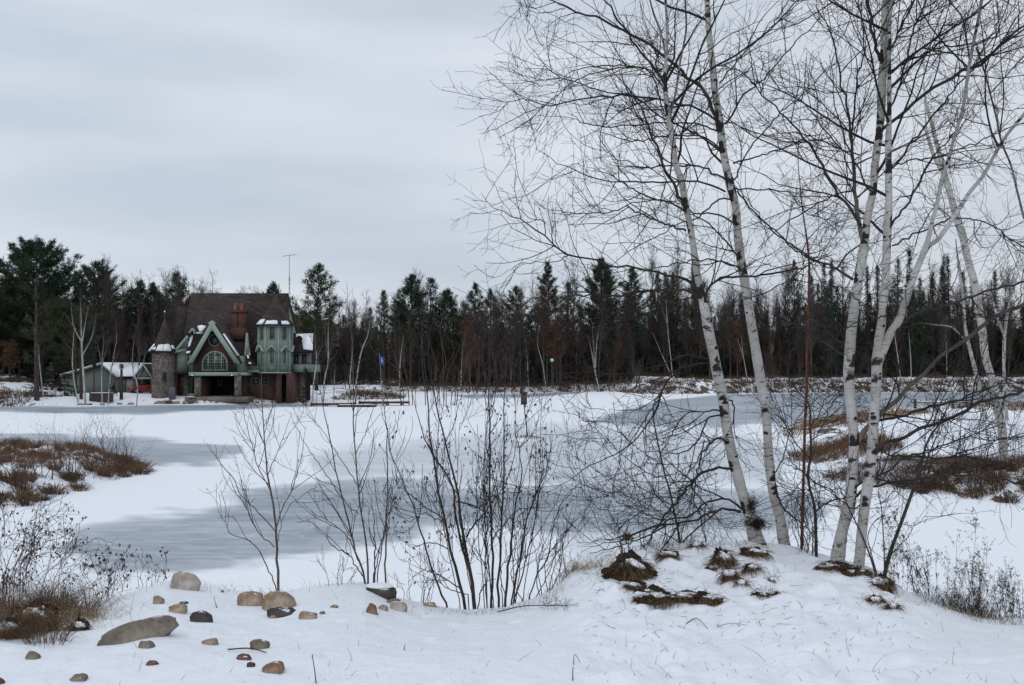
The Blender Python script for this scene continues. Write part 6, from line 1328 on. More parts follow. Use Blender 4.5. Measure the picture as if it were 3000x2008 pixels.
# loose dark whips left and right of the pairs
for i, (lab, Y0, st, lm) in enumerate([
  ('dark whip leaning between the right pair and its sapling', 8.8, [(2570,1700,6),(2545,1620,6),(2520,1560,5),(2490,1500,4),(2470,1450,3),(2455,1420,1.5)], []),
  ('thin upright whip right of the right birch pair', 8.9, [(2592,1680,4),(2590,1600,4),(2586,1540,3.5),(2580,1480,3),(2572,1440,1.5)], []),
  ('arching whip at the foot of the right pair', 8.9, [(2570,1680,4),(2552,1620,3.5),(2542,1570,3),(2560,1530,2.2),(2590,1510,1.2)], [])]):
    birch(lab, Y0, st, lm, 520 + i, dens=.6, cat='sapling', mat='alder_bark', name='sapling', group='saplings on the near bank', tdens=1.5, l=.5)

# ================================================================= SHRUBS of the near bank
def c5(x, y): return (x * .547, 1150 + y * .547)
def c6(x, y): return (850 + x * .579, 1100 + y * .579)
def conv(f, L, s=.579): return [(*f(x, y), w * s) for x, y, w in L]
def shrub(label, Y0, base, stems, seed, dens=1.0, cat='shrub', mat='alder_bark', name='shrub', spread=.7, cones=0, l=.8, extra=0, group='bare shrubs of the near bank', up=.12, cm='dark_twig', curl=1.0):
    rng = np.random.RandomState(seed); o = at(*base, Y0); g = gz(o[0], o[1]); o[2] = g; root = empty(name, o); tag(root, label, cat, group); used.add(root.name)
    LP = []; LR = []
    for s in stems:
        q = near_line(rng, s, Y0 + rng.uniform(-.12, .12), rng.uniform(-spread, spread), 22, .004); q[:, 3] = np.maximum(q[:, 3] * .85, .0013)
        if s[0][1] > base[1] - 60: q[0, 2] = min(q[0, 2], gz(q[0, 0], q[0, 1]) - .05)
        Tubes().add(q[:, :3] - o, q[:, 3], 7).build('stem', MATS[mat], root, True); LP.append(q[:, :3] - o); LR.append(q[:, 3])
    P = np.array(LP); R = np.array(LR); c = Tubes()
    a, ra = grow(rng, P, R, 4.2 * dens, .25 * l, .95 * l, (22, 48), 8, .11 * curl, up, .0052, .0016, .18, .4); c.add(a, ra, 4)
    b, rb = grow(rng, a, ra, 7 * dens, .1, .42 * l, (25, 50), 5, .15 * curl, up * .8, .0028, .0012, .1, .4); c.add(b, rb, 3)
    d, rd = grow(rng, b, rb, 6, .05, .16, (25, 55), 3, .2, .05, .0018, .0011, .1, .3); c.add(d, rd, 3)
    c.build('twigs', MATS[cm], root)
    if cones:
        tp = np.concatenate([b[:, -1], d[:, -1]]); tp = tp[rng.randint(len(tp), size=cones)] + rng.normal(size=(cones, 3)) * .006
        ln = rng.uniform(.012, .03, cones); dr = unit(np.stack([rng.normal(size=cones) * .4, rng.normal(size=cones) * .4, -1 + 0 * ln], 1)) * ln[:, None]
        Tubes().add(np.stack([tp, tp + dr * .3, tp + dr * .7, tp + dr], 1), np.tile([[.001, .0055, .005, .001]], (cones, 1)) * rng.uniform(.6, 1.1, (cones, 1)), 5).build('cones', MATS['weed_head'], root)['kind'] = 'stuff'
    return root
# slim birch sapling at left of centre
shrub('young slim tree rising alone from behind the pair of tan boulders', 9.3, (815, 1738), [
  conv(c5, [(1492,1080,20),(1487,960,19),(1480,850,18),(1478,700,16),(1455,560,14),(1440,480,13),(1430,400,11),(1420,300,10),(1412,180,8),(1400,0,6),(1398,-120,3)], .547),
  conv(c5, [(1488,1060,9),(1440,960,8),(1400,870,8),(1360,810,7),(1300,780,6),(1240,762,5.5),(1205,700,4.5),(1180,650,3.5),(1160,590,2)], .547),
  conv(c5, [(1480,750,9),(1400,660,8),(1330,590,7),(1290,550,6.5),(1240,450,6),(1180,380,5),(1140,320,3.5),(1108,270,2)], .547),
  conv(c5, [(1470,830,8),(1380,740,7),(1310,600,6),(1255,520,5),(1230,440,3)], .547),
  conv(c5, [(1445,520,8),(1385,410,7),(1350,280,5.5),(1310,130,4),(1290,0,2.5)], .547),
  conv(c5, [(1482,720,9),(1520,600,8),(1565,520,6.5),(1600,400,5),(1625,280,4),(1640,180,2)], .547),
  conv(c5, [(1487,800,6),(1510,700,5),(1560,600,4.5),(1640,540,4),(1700,500,3)], .547),
  conv(c5, [(1435,440,7),(1480,330,5),(1520,230,4),(1560,120,2.5)], .547),
  conv(c5, [(1420,290,5),(1380,180,4),(1340,60,2.5)], .547), conv(c5, [(1416,220,5),(1450,110,4),(1480,0,2.5)], .547)], 601, dens=1.0, cat='young tree', mat='tan_bark', name='young_tree', cones=0, l=.7, curl=1.2)
# middle shrub with smooth stems
shrub('open many-stemmed shrub growing behind the snow-capped black rock', 9.2, (1080, 1705), [
  conv(c6, [(385,1045,15),(360,970,14),(340,920,13),(318,840,12),(300,770,12),(278,680,11),(260,620,10),(240,530,9),(220,440,8),(200,310,7),(175,200,6),(155,100,4),(150,20,3),(160,-60,2)]),
  conv(c6, [(395,1045,14),(390,950,13),(385,850,12),(368,740,11),(350,620,11),(340,520,10),(330,400,9),(322,220,8),(320,80,7),(318,-60,6),(310,-200,4),(300,-330,2)]),
  conv(c6, [(430,1045,11),(428,930,10),(430,850,9),(424,760,7),(420,690,5),(410,600,3)]),
  conv(c6, [(487,1060,13),(482,950,12),(485,850,11),(488,700,10),(492,560,9),(495,450,8),(490,320,7),(480,200,5),(470,60,4),(465,-40,3)]),
  conv(c6, [(380,1035,9),(330,960,8),(290,900,7),(240,880,6),(215,855,4),(175,808,2)]),
  conv(c6, [(345,940,8),(300,830,7),(240,770,6),(170,720,5),(120,700,4),(65,645,2)]),
  conv(c6, [(262,620,7),(200,530,6),(140,440,5),(80,350,4),(20,240,3),(0,190,2)]),
  conv(c6, [(345,560,7),(290,480,6),(240,400,5),(180,300,4),(110,220,3),(60,120,2)]),
  conv(c6, [(345,700,7),(290,650,6),(230,560,5),(140,530,4),(60,480,2)]),
  conv(c6, [(332,400,6),(370,320,5),(410,200,4),(450,100,2)]), conv(c6, [(440,1030,8),(470,850,7),(490,700,6),(520,560,4),(545,400,2)]),
  conv(c6, [(420,1030,8),(450,900,7),(480,760,6),(520,640,4),(560,520,2)])], 602, dens=.95, mat='tan_bark', l=.7, spread=.6)
# big alder in the centre
shrub('big dark alder clump with little cones in the centre of the bank', 8.95, (1440, 1795), [
  conv(c6, [(800,1190,14),(760,1090,14),(730,1010,13),(700,920,13),(670,820,11),(645,740,10),(620,660,9),(590,590,8),(555,500,6),(520,420,4),(500,340,2)]),
  conv(c6, [(892,1200,22),(865,1080,21),(835,970,20),(808,860,18),(785,760,17),(765,660,15),(748,570,14),(735,480,13),(722,390,12),(705,280,11),(700,180,9),(692,60,8),(680,-80,6),(668,-200,4),(655,-330,2)]),
  conv(c6, [(938,1200,28),(925,1100,27),(905,980,25),(890,880,22),(870,760,19),(858,680,17),(842,560,15),(815,460,14),(792,380,12),(775,290,11),(745,180,9),(722,80,8),(705,-40,6),(700,-180,4),(690,-300,2)]),
  conv(c6, [(915,1010,18),(880,900,17),(855,800,16),(835,680,15),(820,560,13),(790,500,12),(740,430,11),(700,360,9),(665,280,7),(640,180,5),(615,80,3)]),
  conv(c6, [(1015,1190,18),(1022,1060,17),(1026,920,16),(1022,800,16),(1018,700,15),(1010,560,14),(1012,440,13),(1014,320,12),(1005,200,10),(1008,60,8),(1010,-80,6),(1020,-220,3)]),
  conv(c6, [(1055,1185,17),(1055,1060,16),(1062,920,15),(1068,800,14),(1075,700,13),(1078,560,12),(1082,440,11),(1086,330,9),(1080,200,7),(1088,80,5),(1100,-60,3)]),
  conv(c6, [(1085,1175,18),(1096,1060,17),(1108,930,16),(1120,820,14),(1135,700,12),(1155,580,10),(1172,490,8),(1155,380,6),(1138,280,5),(1140,150,3),(1150,20,2)]),
  conv(c6, [(1112,1172,12),(1140,1050,12),(1160,930,11),(1182,820,10),(1205,700,9),(1240,610,8),(1270,540,6),(1310,470,4),(1340,430,2)]),
  conv(c6, [(1122,1165,11),(1165,1040,10),(1200,900,9),(1225,800,8),(1245,700,7),(1260,600,5),(1275,480,3)]),
  conv(c6, [(1205,1140,10),(1250,1010,9),(1300,930,9),(1320,820,8),(1345,720,7),(1380,640,5),(1430,590,3)]),
  conv(c6, [(892,820,13),(920,770,12),(955,730,11),(990,690,9),(1012,650,7),(1050,610,5)]),
  conv(c6, [(842,640,12),(900,650,11),(950,670,10),(1000,700,8)]),
  conv(c6, [(1024,830,8),(1080,760,7),(1140,690,6),(1200,670,5),(1290,670,4),(1400,620,2)]),
  conv(c6, [(790,740,10),(740,700,9),(690,670,8),(630,620,6),(560,570,4),(530,530,2)]),
  conv(c6, [(800,880,8),(740,850,7),(680,850,6),(620,870,4),(560,820,2)]),
  conv(c6, [(860,1080,9),(800,1040,8),(750,1010,7),(690,990,5),(620,960,3),(560,930,2)]),
  conv(c6, [(910,1110,8),(860,1100,7),(800,1080,6),(740,1040,4),(690,1040,3)]),
  conv(c6, [(785,740,8),(720,720,7),(680,700,6),(610,740,5),(540,700,3)]),
  conv(c6, [(950,1180,8),(980,1060,7),(1000,1040,6),(1040,1030,4)]), conv(c6, [(1000,1170,9),(985,980,8),(990,850,7),(985,700,6),(970,560,5),(950,420,3)]),
  conv(c6, [(1128,760,6),(1180,690,5),(1250,660,4),(1330,650,3)])] + [conv(c6, [(xb, 1180, 7), (xb + (xb - 1000) * .25 + dx, 900, 6), (xb + (xb - 1000) * .5 + dx * 1.5, 600, 5), (xb + (xb - 1000) * .6 + dx, yt, 2)]) for xb, dx, yt in zip(np.random.RandomState(8).uniform(860, 1180, 9), np.random.RandomState(9).uniform(-50, 50, 9), np.random.RandomState(10).uniform(60, 420, 9))], 603, dens=1.15, cones=750, l=.72, spread=.75, up=.2, group='bare shrubs of the near bank')
def brush_shrub(label, px, py, Y0, w, h, n, seed, dens=.9, mat='weed_stem', cones=0, lean=0, group='bare shrubs of the near bank', wd=4, up=.05, **k):
    rng = np.random.RandomState(seed); st = []
    for i in range(n):
        a = rng.uniform(-1, 1); x0 = px + a * w * .28; hh = h * rng.uniform(.55, 1) * (1 - .25 * abs(a)); x1 = px + a * w * .5 + lean * hh + rng.normal() * w * .05
        st.append([(x0, py + rng.uniform(0, 12), wd), (x0 * .7 + x1 * .3 + rng.normal() * .05 * h, py - hh * .35, wd * .8), (x0 * .35 + x1 * .65 + rng.normal() * .06 * h, py - hh * .7, wd * .55), (x1, py - hh, wd * .25)])
    return shrub(label, Y0, (px, py), st, seed, dens=dens, mat=mat, cones=cones, group=group, up=up, cm=mat, **k)
brush_shrub('tangled shrub with dry black catkins leaning in from the lower left corner', 40, 1800, 8.4, 420, 300, 20, 611, dens=1.25, cones=300, lean=.22, l=.6, spread=.5, wd=2.8, mat='bush_twig', curl=1.8)
brush_shrub('upper shrub with hanging dry leaves at the left edge', -30, 1690, 9.4, 380, 250, 9, 612, dens=1.1, cones=240, lean=.4, l=.6, wd=3, mat='bush_twig', curl=1.8)
brush_shrub('low twiggy shrub in front of the island, right of the corner shrub', 300, 1755, 9.1, 170, 130, 12, 613, dens=1.2, cones=160, l=.35, wd=2.6)
brush_shrub('wispy low shrub between the left sapling and the white boulder', 440, 1715, 9.4, 150, 110, 7, 614, dens=1.0, cones=60, l=.3, wd=2)
brush_shrub('wispy growth at the left of the open middle shrub', 985, 1705, 9.2, 160, 100, 7, 615, dens=.9, l=.25, wd=2)
brush_shrub('wispy growth between the middle shrub and the alder', 1215, 1765, 9.1, 150, 160, 12, 616, dens=.9, l=.28, wd=2.4)
brush_shrub('rusty wispy growth on the left shoulder of the mound', 1655, 1690, 8.9, 130, 120, 10, 617, dens=.8, mat='tan_bark', l=.25, wd=2)
brush_shrub('low leafless shrub on the mound left of the dark slim sapling', 1890, 1605, 9.35, 260, 130, 10, 618, dens=1.0, l=.4, wd=3.4, mat='alder_bark')
brush_shrub('low leafless shrub between the birch pairs', 2395, 1600, 9.5, 190, 190, 12, 619, dens=1.3, l=.4, wd=3.4, mat='alder_bark')
brush_shrub('leafless shrub arching right behind the alder, over the ice', 1545, 1760, 9.4, 260, 420, 10, 620, dens=1.0, l=.5, wd=4, mat='alder_bark', lean=.18)
# shrubs on the island
ig = 'leafless shrubs on the left point'
for i, (px, py, w, h, n, lab) in enumerate([(60, 1440, 200, 165, 13, 'leafless shrub at the left edge of the point'), (200, 1395, 170, 175, 14, 'tallest leafless shrub in the middle of the point'), (300, 1375, 140, 170, 12, 'leafless shrub with whip-like shoots near the tip of the point'), (360, 1370, 90, 110, 9, 'thin stalks at the tip of the point'), (120, 1400, 160, 120, 10, 'low leafless shrub left of the tallest one on the point')]):
    p = ghit(px, py, 20); brush_shrub(lab, px, py, p[1], w, h, n, 630 + i, dens=.38, cones=130, group=ig, wd=3.0, l=2.1, spread=1.2)
# shrubs on right-hand bank
for i, (px, py, w, h, n, lab) in enumerate([(2700, 1430, 300, 100, 30, 'dark fallen brush pile spilling onto the ice at right'), (2860, 1360, 190, 130, 14, 'bushy dark shrub at the foot of the broken-topped birch'), (2980, 1380, 160, 150, 12, 'leafless shrub right of the broken-topped birch'), (2560, 1400, 200, 130, 12, 'red-stemmed shrub behind the right birch pair')]):
    p = ghit(px, py, 20); brush_shrub(lab, px, py, p[1], w, h, n, 640 + i, dens=.5, group='shrubs on the right bank', wd=3.2, l=1.5, spread=1.0, mat=('alder_bark', 'alder_bark', 'weed_stem', 'red_bark')[i])
# leafless alders on the far shore seen above the centre shrub
for i, (px, py, w, h, n, lab) in enumerate([(1255, 1155, 300, 330, 14, 'reddish leafless alder on the far shore behind the centre shrub'), (1420, 1150, 200, 220, 10, 'leafless alder on the far shore left of the nest box'), (1490, 1145, 160, 150, 9, 'small leafless alder on the far shore by the nest box')]):
    brush_shrub(lab, px, py, 120 if i == 0 else 172, w, h, n, 650 + i, dens=.12, group='alders of the far shore', wd=3.4, l=6, spread=4, mat='wood_red' if i == 0 else 'wood_brown')
# ================================================================= ROCKS
def rockmat(name, c1, c2, c3, sc_=9):
    m, n, b = new_mat(name); v = vec(n); f = noise(n, v, sc_, 8, .7); g = noise(n, v, sc_ * 5, 5, .7); h = noise(n, v, sc_ * .35, 3)
    c = ramp(n, f, [(.3, c1), (.5, c2), (.7, c3)]); c = mixc(n, ramp(n, g, [(.5, 0.0), (.65, .75)]), c, tuple(a * .45 for a in c2)); c = mixc(n, ramp(n, h, [(.5, 0.0), (.62, .35)]), c, tuple(a * 1.4 for a in c3))
    ge = nd(n, 'ShaderNodeNewGeometry'); sp_ = nd(n, 'ShaderNodeSeparateXYZ'); n.links.new(ge.outputs['Normal'], sp_.inputs[0])
    sk = ramp(n, math_(n, 'ADD', sp_.outputs['Z'], math_(n, 'MULTIPLY', math_(n, 'SUBTRACT', f, .5), .9)), [(.97, 0.0), (1.02, .9)]); c = mixc(n, sk, c, (.78, .81, .86))
    n.links.new(c, b.inputs['Base Color']); b.inputs['Roughness'].default_value = .85; bump(n, b, math_(n, 'ADD', f, math_(n, 'MULTIPLY', g, .4)), .5, .012)
rockmat('rock_tan', (.16, .11, .078), (.29, .215, .155), (.42, .34, .265)); rockmat('rock_pink', (.27, .21, .175), (.38, .33, .29), (.48, .45, .43)); rockmat('rock_grey', (.10, .082, .066), (.18, .152, .122), (.29, .255, .21), 7)
rockmat('rock_dark', (.03, .027, .026), (.055, .048, .043), (.09, .08, .072)); rockmat('rock_orange', (.12, .07, .048), (.21, .125, .085), (.31, .21, .15), 12); rockmat('rock_olive', (.09, .075, .05), (.17, .14, .095), (.27, .22, .16), 16); rockmat('rock_red', (.07, .03, .025), (.13, .06, .05), (.2, .11, .09))
import bmesh
def rock(label, px, py, w, h, mat, seed, Yf=None, ang=.35, tilt=0.0, deep=.8, sink=.55, rough=.24, name='rock', cat='rock', ymin=3.5, flat=2.5, lift=0, snow=0):
    """px,py centre and w,h size in the photograph; the rock sits in the ground where its foot is seen"""
    rng = np.random.RandomState(seed); q = ghit(px, py + h * .42, ymin)
    Y0 = Yf or q[1]; s = Y0 / F; a = w / 2 * s * 1.04; c = h / 2 * s * (1 + sink) * 1.0; bb = a * deep
    bm = bmesh.new(); bmesh.ops.create_icosphere(bm, subdivisions=4, radius=1.0); V = np.array([v.co[:] for v in bm.verts]); T = np.array([[v.index for v in f.verts] for f in bm.faces]); bm.free()
    V = np.sign(V) * np.abs(V) ** (2 / flat); V /= np.max(np.abs(V))
    n1 = vn(V[:, 0] * 1.3 + V[:, 2] * 1.1, V[:, 1] * 1.3 + V[:, 2] * .7, seed); n2 = vn(V[:, 0] * 3.1 + V[:, 2] * 2.3, V[:, 1] * 3.3 - V[:, 2] * 2, seed + 3); n3 = vn(V[:, 0] * 9 + V[:, 2] * 7, V[:, 1] * 9 - V[:, 2] * 6, seed + 5)
    V = V * (1 + rough * 1.6 * n1 + rough * .8 * n2 + rough * .25 * n3)[:, None]
    for _ in range(5):
        dcut = unit(rng.normal(size=3) + [0, -.4, .3]); dd = V @ dcut; lim = np.quantile(dd, rng.uniform(.86, .96)); V = V - np.where(dd > lim, (dd - lim) * .85, 0)[:, None] * dcut
    V[:, 2] *= 1 + .12 * np.sign(V[:, 2]) * V[:, 0] * rng.choice([-1, 1]); V = V / np.max(np.abs(V), 0)
    V = V * [a, bb, c]; ct, st = cos(tilt), sin(tilt); V = np.stack([V[:, 0] * ct - V[:, 2] * st, V[:, 1], V[:, 0] * st + V[:, 2] * ct], 1)
    ctr = at(px, py + h * .5 * sink * .92 + h * .04, Y0); ctr[1] += bb * .2; ctr[2] += lift
    o = mk(name, V, [T], MATS[mat], None, True); o.location = tuple(ctr); tag(o, label, cat, 'rocks in the snow'); return o
for i, a in enumerate([
 ('pale pinkish pointed boulder at the crest of the left bank', 547, 1702, 104, 60, 'rock_pink', dict(deep=.7, rough=.42, flat=1.7, tilt=.12)),
 ('small tan rock just below the pale pointed boulder', 462, 1758, 38, 27, 'rock_tan', {}),
 ('brown rounded rock right of the small tan one', 522, 1784, 60, 24, 'rock_tan', {}),
 ('dark angular rock above the long slab', 590, 1807, 66, 36, 'rock_dark', dict(flat=3.5, rough=.22)),
 ('long grey slab of rock lying tilted in the snow', 402, 1848, 240, 62, 'rock_grey', dict(tilt=.24, deep=.3, flat=3, rough=.16)),
 ('left boulder of the tan pair behind which the sapling grows', 736, 1753, 82, 50, 'rock_tan', dict(deep=.8)),
 ('right boulder of the tan pair, larger and streaked', 812, 1762, 106, 60, 'rock_tan', dict(rough=.2)),
 ('black wedge of rock under the right tan boulder', 828, 1793, 92, 24, 'rock_dark', dict(tilt=-.14)),  # no stone of its own: piece added for the boulder's dark underside
 ('small flat brown stone near the crest, right of the pale boulder', 656, 1714, 27, 12, 'rock_orange', {}),
 ('tiny brown stone below the small flat one near the crest', 651, 1733, 9, 8, 'rock_orange', {}),
 ('small brown stone between the dark rock and the tan pair', 799, 1808, 25, 11, 'rock_tan', {}),
 ('tan rock poking out just right of the tan pair', 903, 1804, 55, 22, 'rock_tan', {}),
 ('small grey stone touching the rock right of the tan pair', 944, 1796, 18, 9, 'rock_grey', {}),
 ('thin black stone above the dark angular rock', 538, 1766, 28, 9, 'rock_dark', {}),
 ('grey brown rock below the middle of the long slab', 427, 1888, 52, 24, 'rock_grey', {}),
 ('sandy orange rock right of the long slab', 614, 1880, 48, 22, 'rock_tan', {}),
 ('mottled olive brown round rock', 761, 1888, 58, 34, 'rock_olive', {}),
 ('dark red flat stone under a thin stick', 714, 1925, 48, 18, 'rock_red', {}),
 ('little black stone between the dark red and the orange rock', 736, 1947, 25, 17, 'rock_dark', dict(flat=3)),
 ('orange brown oval rock near the bottom of the photo', 799, 1955, 67, 34, 'rock_orange', {}),
 ('reddish flat stone below the long slab', 447, 1943, 38, 14, 'rock_red', {}),
 ('grey stone at the far left', 97, 1921, 43, 24, 'rock_grey', dict(tilt=-.25)),
 ('grey stone at the bottom left edge', 230, 1986, 55, 22, 'rock_grey', {}),
 ('purplish stone cut by the left corner', 0, 1996, 26, 20, 'rock_red', {}),
 ('faint pinkish stone nearly covered by snow right of the tan pair', 980, 1777, 24, 9, 'rock_orange', {}),
 ('brown egg-shaped rock at the left of a group of four', 1090, 1784, 37, 34, 'rock_orange', {}),
 ('small tan rock, second of the group of four', 1121, 1780, 32, 18, 'rock_tan', {}),
 ('flat grey stone at the back of the group of four', 1150, 1764, 46, 16, 'rock_grey', {}),
 ('pale grey lichened stone, rightmost of the group of four', 1166, 1778, 52, 28, 'rock_pink', {}),
 ('tan stone nearly buried left of the alder clump', 1258, 1771, 44, 14, 'rock_tan', {}),
 ('black rock capped with snow at the foot of the middle shrub', 1113, 1728, 98, 36, 'rock_dark', dict(flat=2.8, rough=.3, tilt=-.25)),
 ]):
    lab, px, py, w, h, mat, kw = a; o = rock(lab, px, py, w, h, mat, 700 + i, **kw)
    if i == 30:
        # snow lying on top
        s = o.location.y / F; ww = w * s * (.4 if i == 30 else .16); bm = bmesh.new(); bmesh.ops.create_icosphere(bm, subdivisions=3, radius=1.0); V = np.array([v.co[:] for v in bm.verts]); T = np.array([[v.index for v in f.verts] for f in bm.faces]); bm.free()
        V = V * (1 + .3 * vn(V[:, 0] * 2, V[:, 1] * 2, i))[:, None] * [ww, ww * .8, .02]; top = h * s * (.55 if i == 30 else .42)
        cpo = mk('snow_cap', V + ([0, 0, top] if i == 30 else [-.04 * w / 60, .0, top]), [T], MATS['snow'], o, True)
# shore rocks below the lawn
for i, (px, py, w, h) in enumerate([(460, 1179, 20, 10), (478, 1178, 26, 12), (497, 1178, 28, 13), (516, 1180, 22, 9), (543, 1179, 24, 11), (560, 1178, 26, 12), (574, 1179, 16, 9), (236, 1185, 26, 11), (262, 1186, 20, 8), (383, 1183, 24, 9), (350, 1184, 16, 8), (300, 1186, 18, 8)]):
    rock(['leftmost boulder of the shore heap left of the porch', 'second boulder from the left of the shore heap by the porch', 'third boulder from the left of the shore heap by the porch', 'low fourth boulder of the shore heap by the porch', 'fifth boulder of the shore heap, just below the air conditioner side', 'largest right-hand boulder of the shore heap by the porch', 'rightmost small boulder of the shore heap by the porch', 'boulder at the water edge below the birch clump', 'small boulder right of the one below the birch clump', 'boulder on the shore below the forked lawn birch', 'small boulder left of the forked lawn birch', 'small low boulder below the wooden box'][i], px, py, w, h, ('rock_grey', 'rock_dark')[i % 3 == 2], 760 + i, ymin=80, name='boulder', cat='boulder', rough=.25)['group'] = ['boulders heaped on the shore by the porch', 'boulders on the shore by the garage'][i >= 7]
rng = np.random.RandomState(44)
sr_ = []
for i in range(60):
    px = rng.uniform(600, 905); py = rng.uniform(1172, 1184); sr_.append((px, py))
proto = None
for i, (px, py) in enumerate(sr_):
    if proto is None: proto = rock('small brown stone strewn along the snowy lawn edge below the porch', px, py, 8, 4, 'rock_orange', 790, ymin=80, name='stone', cat='stone', rough=.25); proto['group'] = 'small stones along the lawn edge'
    else:
        q = ghit(px, py, 80); c = proto.copy(); col.objects.link(c); c.location = (q[0], q[1], q[2] + .03); k = rng.uniform(.5, 1.4); c.scale = (k * rng.uniform(.7, 1.6), k, k); c.rotation_euler = (0, 0, rng.uniform(0, 6))

# ================================================================= SOD CLUMPS on the mound: dark earth with hanging dead grass
def sod(label, px, py, w, h, seed, n=420, mat='brown_grass', hang=.8, bl=.16, blob=.95):
    rng = np.random.RandomState(seed); q = ghit(px, py + h * .25); Y0 = q[1]; s = Y0 / F; root = empty('sod_clump', q); tag(root, label, 'sod clump', 'turned sod clumps in the snow'); used.add(root.name)
    bm = bmesh.new(); bmesh.ops.create_icosphere(bm, subdivisions=4, radius=1.0); V = np.array([v.co[:] for v in bm.verts]); T = np.array([[v.index for v in f.verts] for f in bm.faces]); bm.free()
    f = 1 + 1.1 * vn(V[:, 0] * 2.2 + V[:, 2], V[:, 1] * 2 + V[:, 2] * 1.5, seed) + .8 * vn(V[:, 0] * 6 + V[:, 2] * 4, V[:, 1] * 6, seed + 1) + .35 * vn(V[:, 0] * 11 + V[:, 2] * 9, V[:, 1] * 15, seed + 2)
    R = np.array([w / 2 * s * blob, w / 2 * s * .45, h / 2 * s * blob]); V = V * f[:, None] * R; off = np.array([0, .03, h * .1 * s]); mk('earth', V + off, [T], MATS['dark_sod'], root)
    a = rng.uniform(0, 2 * pi, n); e = rng.uniform(-.3, 1, n); d = np.stack([np.cos(a) * np.sqrt(1 - e**2), -np.abs(np.sin(a)) * np.sqrt(1 - e**2), e], 1); P0 = d * R * 1.0 + off
    k = 6; P = np.zeros((n, k, 3)); P[:, 0] = P0; dd = unit(d * [1, .6, .25] + rng.normal(size=(n, 3)) * [.7, .5, .35]); ln = rng.uniform(.3, 1.2, n)[:, None] * bl / k
    for j in range(1, k): dd = unit(dd + np.array([0, 0, -.38 * hang]) + rng.normal(size=(n, 3)) * .22); P[:, j] = P[:, j-1] + dd * ln
    Tubes().add(P, np.tile(np.linspace(.0016, .0007, k), (n, 1)), 3).build('dead_grass', MATS[mat], root)
    bm = bmesh.new(); bmesh.ops.create_icosphere(bm, subdivisions=3, radius=1.0); C_ = np.array([v.co[:] for v in bm.verts]); CT = np.array([[v.index for v in f_.verts] for f_ in bm.faces]); bm.free()
    C_ = C_ * (1 + .8 * vn(C_[:, 0] * 2 + C_[:, 2], C_[:, 1] * 2, seed + 9) + .5 * vn(C_[:, 0] * 5, C_[:, 1] * 5 + C_[:, 2] * 3, seed + 10))[:, None] * [R[0] * rng.uniform(.7, 1.05), R[1] * 1.1, max(.018, R[2] * .38)] + [R[0] * rng.uniform(-.3, .3), R[1] * .55, R[2] * .8]
    mk('snow_cap', C_, [CT], MATS['snow'], root, True)
    m = n // 3; P = np.zeros((m, k, 3)); P[:, 0] = P0[:m]; dd = unit(rng.normal(size=(m, 3)) * [1, .8, .5] + [0, -.6, -.1]); 
    for j in range(1, k): dd = unit(dd + np.array([0, 0, -.2]) + rng.normal(size=(m, 3)) * .15); P[:, j] = P[:, j-1] + dd * rng.uniform(.5, 1.6, (m, 1)) * bl / k
    Tubes().add(P, np.tile(np.linspace(.0013, .0006, k), (m, 1)), 3).build('straw', MATS['tan_grass'], root)
def c7(x, y): return (1600 + x * .5975, 1300 + y * .5975)
for i, (cx, cy, w, h, lab) in enumerate([
  (415, 620, 210, 180, 'big sod clump with hanging grass on the left shoulder of the mound'), (410, 700, 120, 55, 'strip of dark sod just below the big left clump'),
  (598, 548, 70, 45, 'small tuft of sod near the top left of the mound'), (520, 762, 150, 110, 'dark sod slab low on the mound, left part'), (640, 752, 190, 60, 'long middle piece of the low dark sod slab'), (780, 765, 150, 70, 'right end of the low dark sod slab'),
  (868, 570, 95, 120, 'sod hanging down from the middle of the mound top'), (905, 650, 60, 90, 'lower tail of the sod hanging from the mound top'), (822, 612, 50, 40, 'small dark sod lump left of the hanging sod'),
  (1028, 535, 110, 50, 'dark sod below the left birch pair'), (1010, 612, 55, 55, 'dark raised lump of earth below the left birch pair'), (1085, 740, 110, 22, 'flat strip of dead grass under the left birch pair'), (1118, 672, 30, 20, 'tiny sod lump on the white slope under the left birches'),  # the earth lump below the left birches stands raised, no hole is cut
  (960, 690, 36, 22, 'tiny dark sod lump beside the hanging sod'),
  (1400, 605, 150, 45, 'left piece of the sod ledge below the right birch pair'), (1530, 632, 130, 50, 'right piece of the sod ledge below the right birch pair'), (1650, 690, 90, 100, 'sod spilling down the right end of the mound'), (1620, 770, 50, 40, 'dark sod lump below the right end of the ledge'), (1700, 805, 45, 28, 'lowest brown sod lump at the right of the mound'), (745, 500, 60, 22, 'flat grass tuft on the very top left of the mound'), (985, 515, 70, 30, 'grass tuft on the mound top in front of the left birch'),
  ]):
    px, py = c7(cx, cy); sod(lab, px, py, w * .5975, h * .5975, 800 + i, n=int(160 + w * h * .022), bl=.12)
# loose straw and leaf bits strewn over the mound
rng = np.random.RandomState(95); N = 210; px = rng.uniform(1720, 2720, N); py = 1600 + rng.beta(1.4, 2.2, N) * 330; pts = np.array([ghit(a, b) for a, b in zip(px, py)]); pts[:, 2] += .004
k = 4; P = np.zeros((N, k, 3)); P[:, 0] = pts; d = unit(np.stack([rng.normal(size=N), rng.normal(size=N) - .3, .12 * rng.normal(size=N) - .08], 1)); ln = rng.gamma(1.3, .035, N)[:, None] + .008
for j in range(1, k): d = unit(d + rng.normal(size=(N, 3)) * .15); P[:, j] = P[:, j-1] + d * ln / 3; P[:, j, 2] = np.maximum(P[:, j, 2], H(P[:, j, 0], P[:, j, 1]) + .003)
tag(Tubes().add(P, np.tile(np.linspace(.0016, .0007, k), (N, 1)), 3).build('straw', MATS['brown_grass']), 'loose dead straw strewn over the snowy mound', 'straw', None, 'stuff')
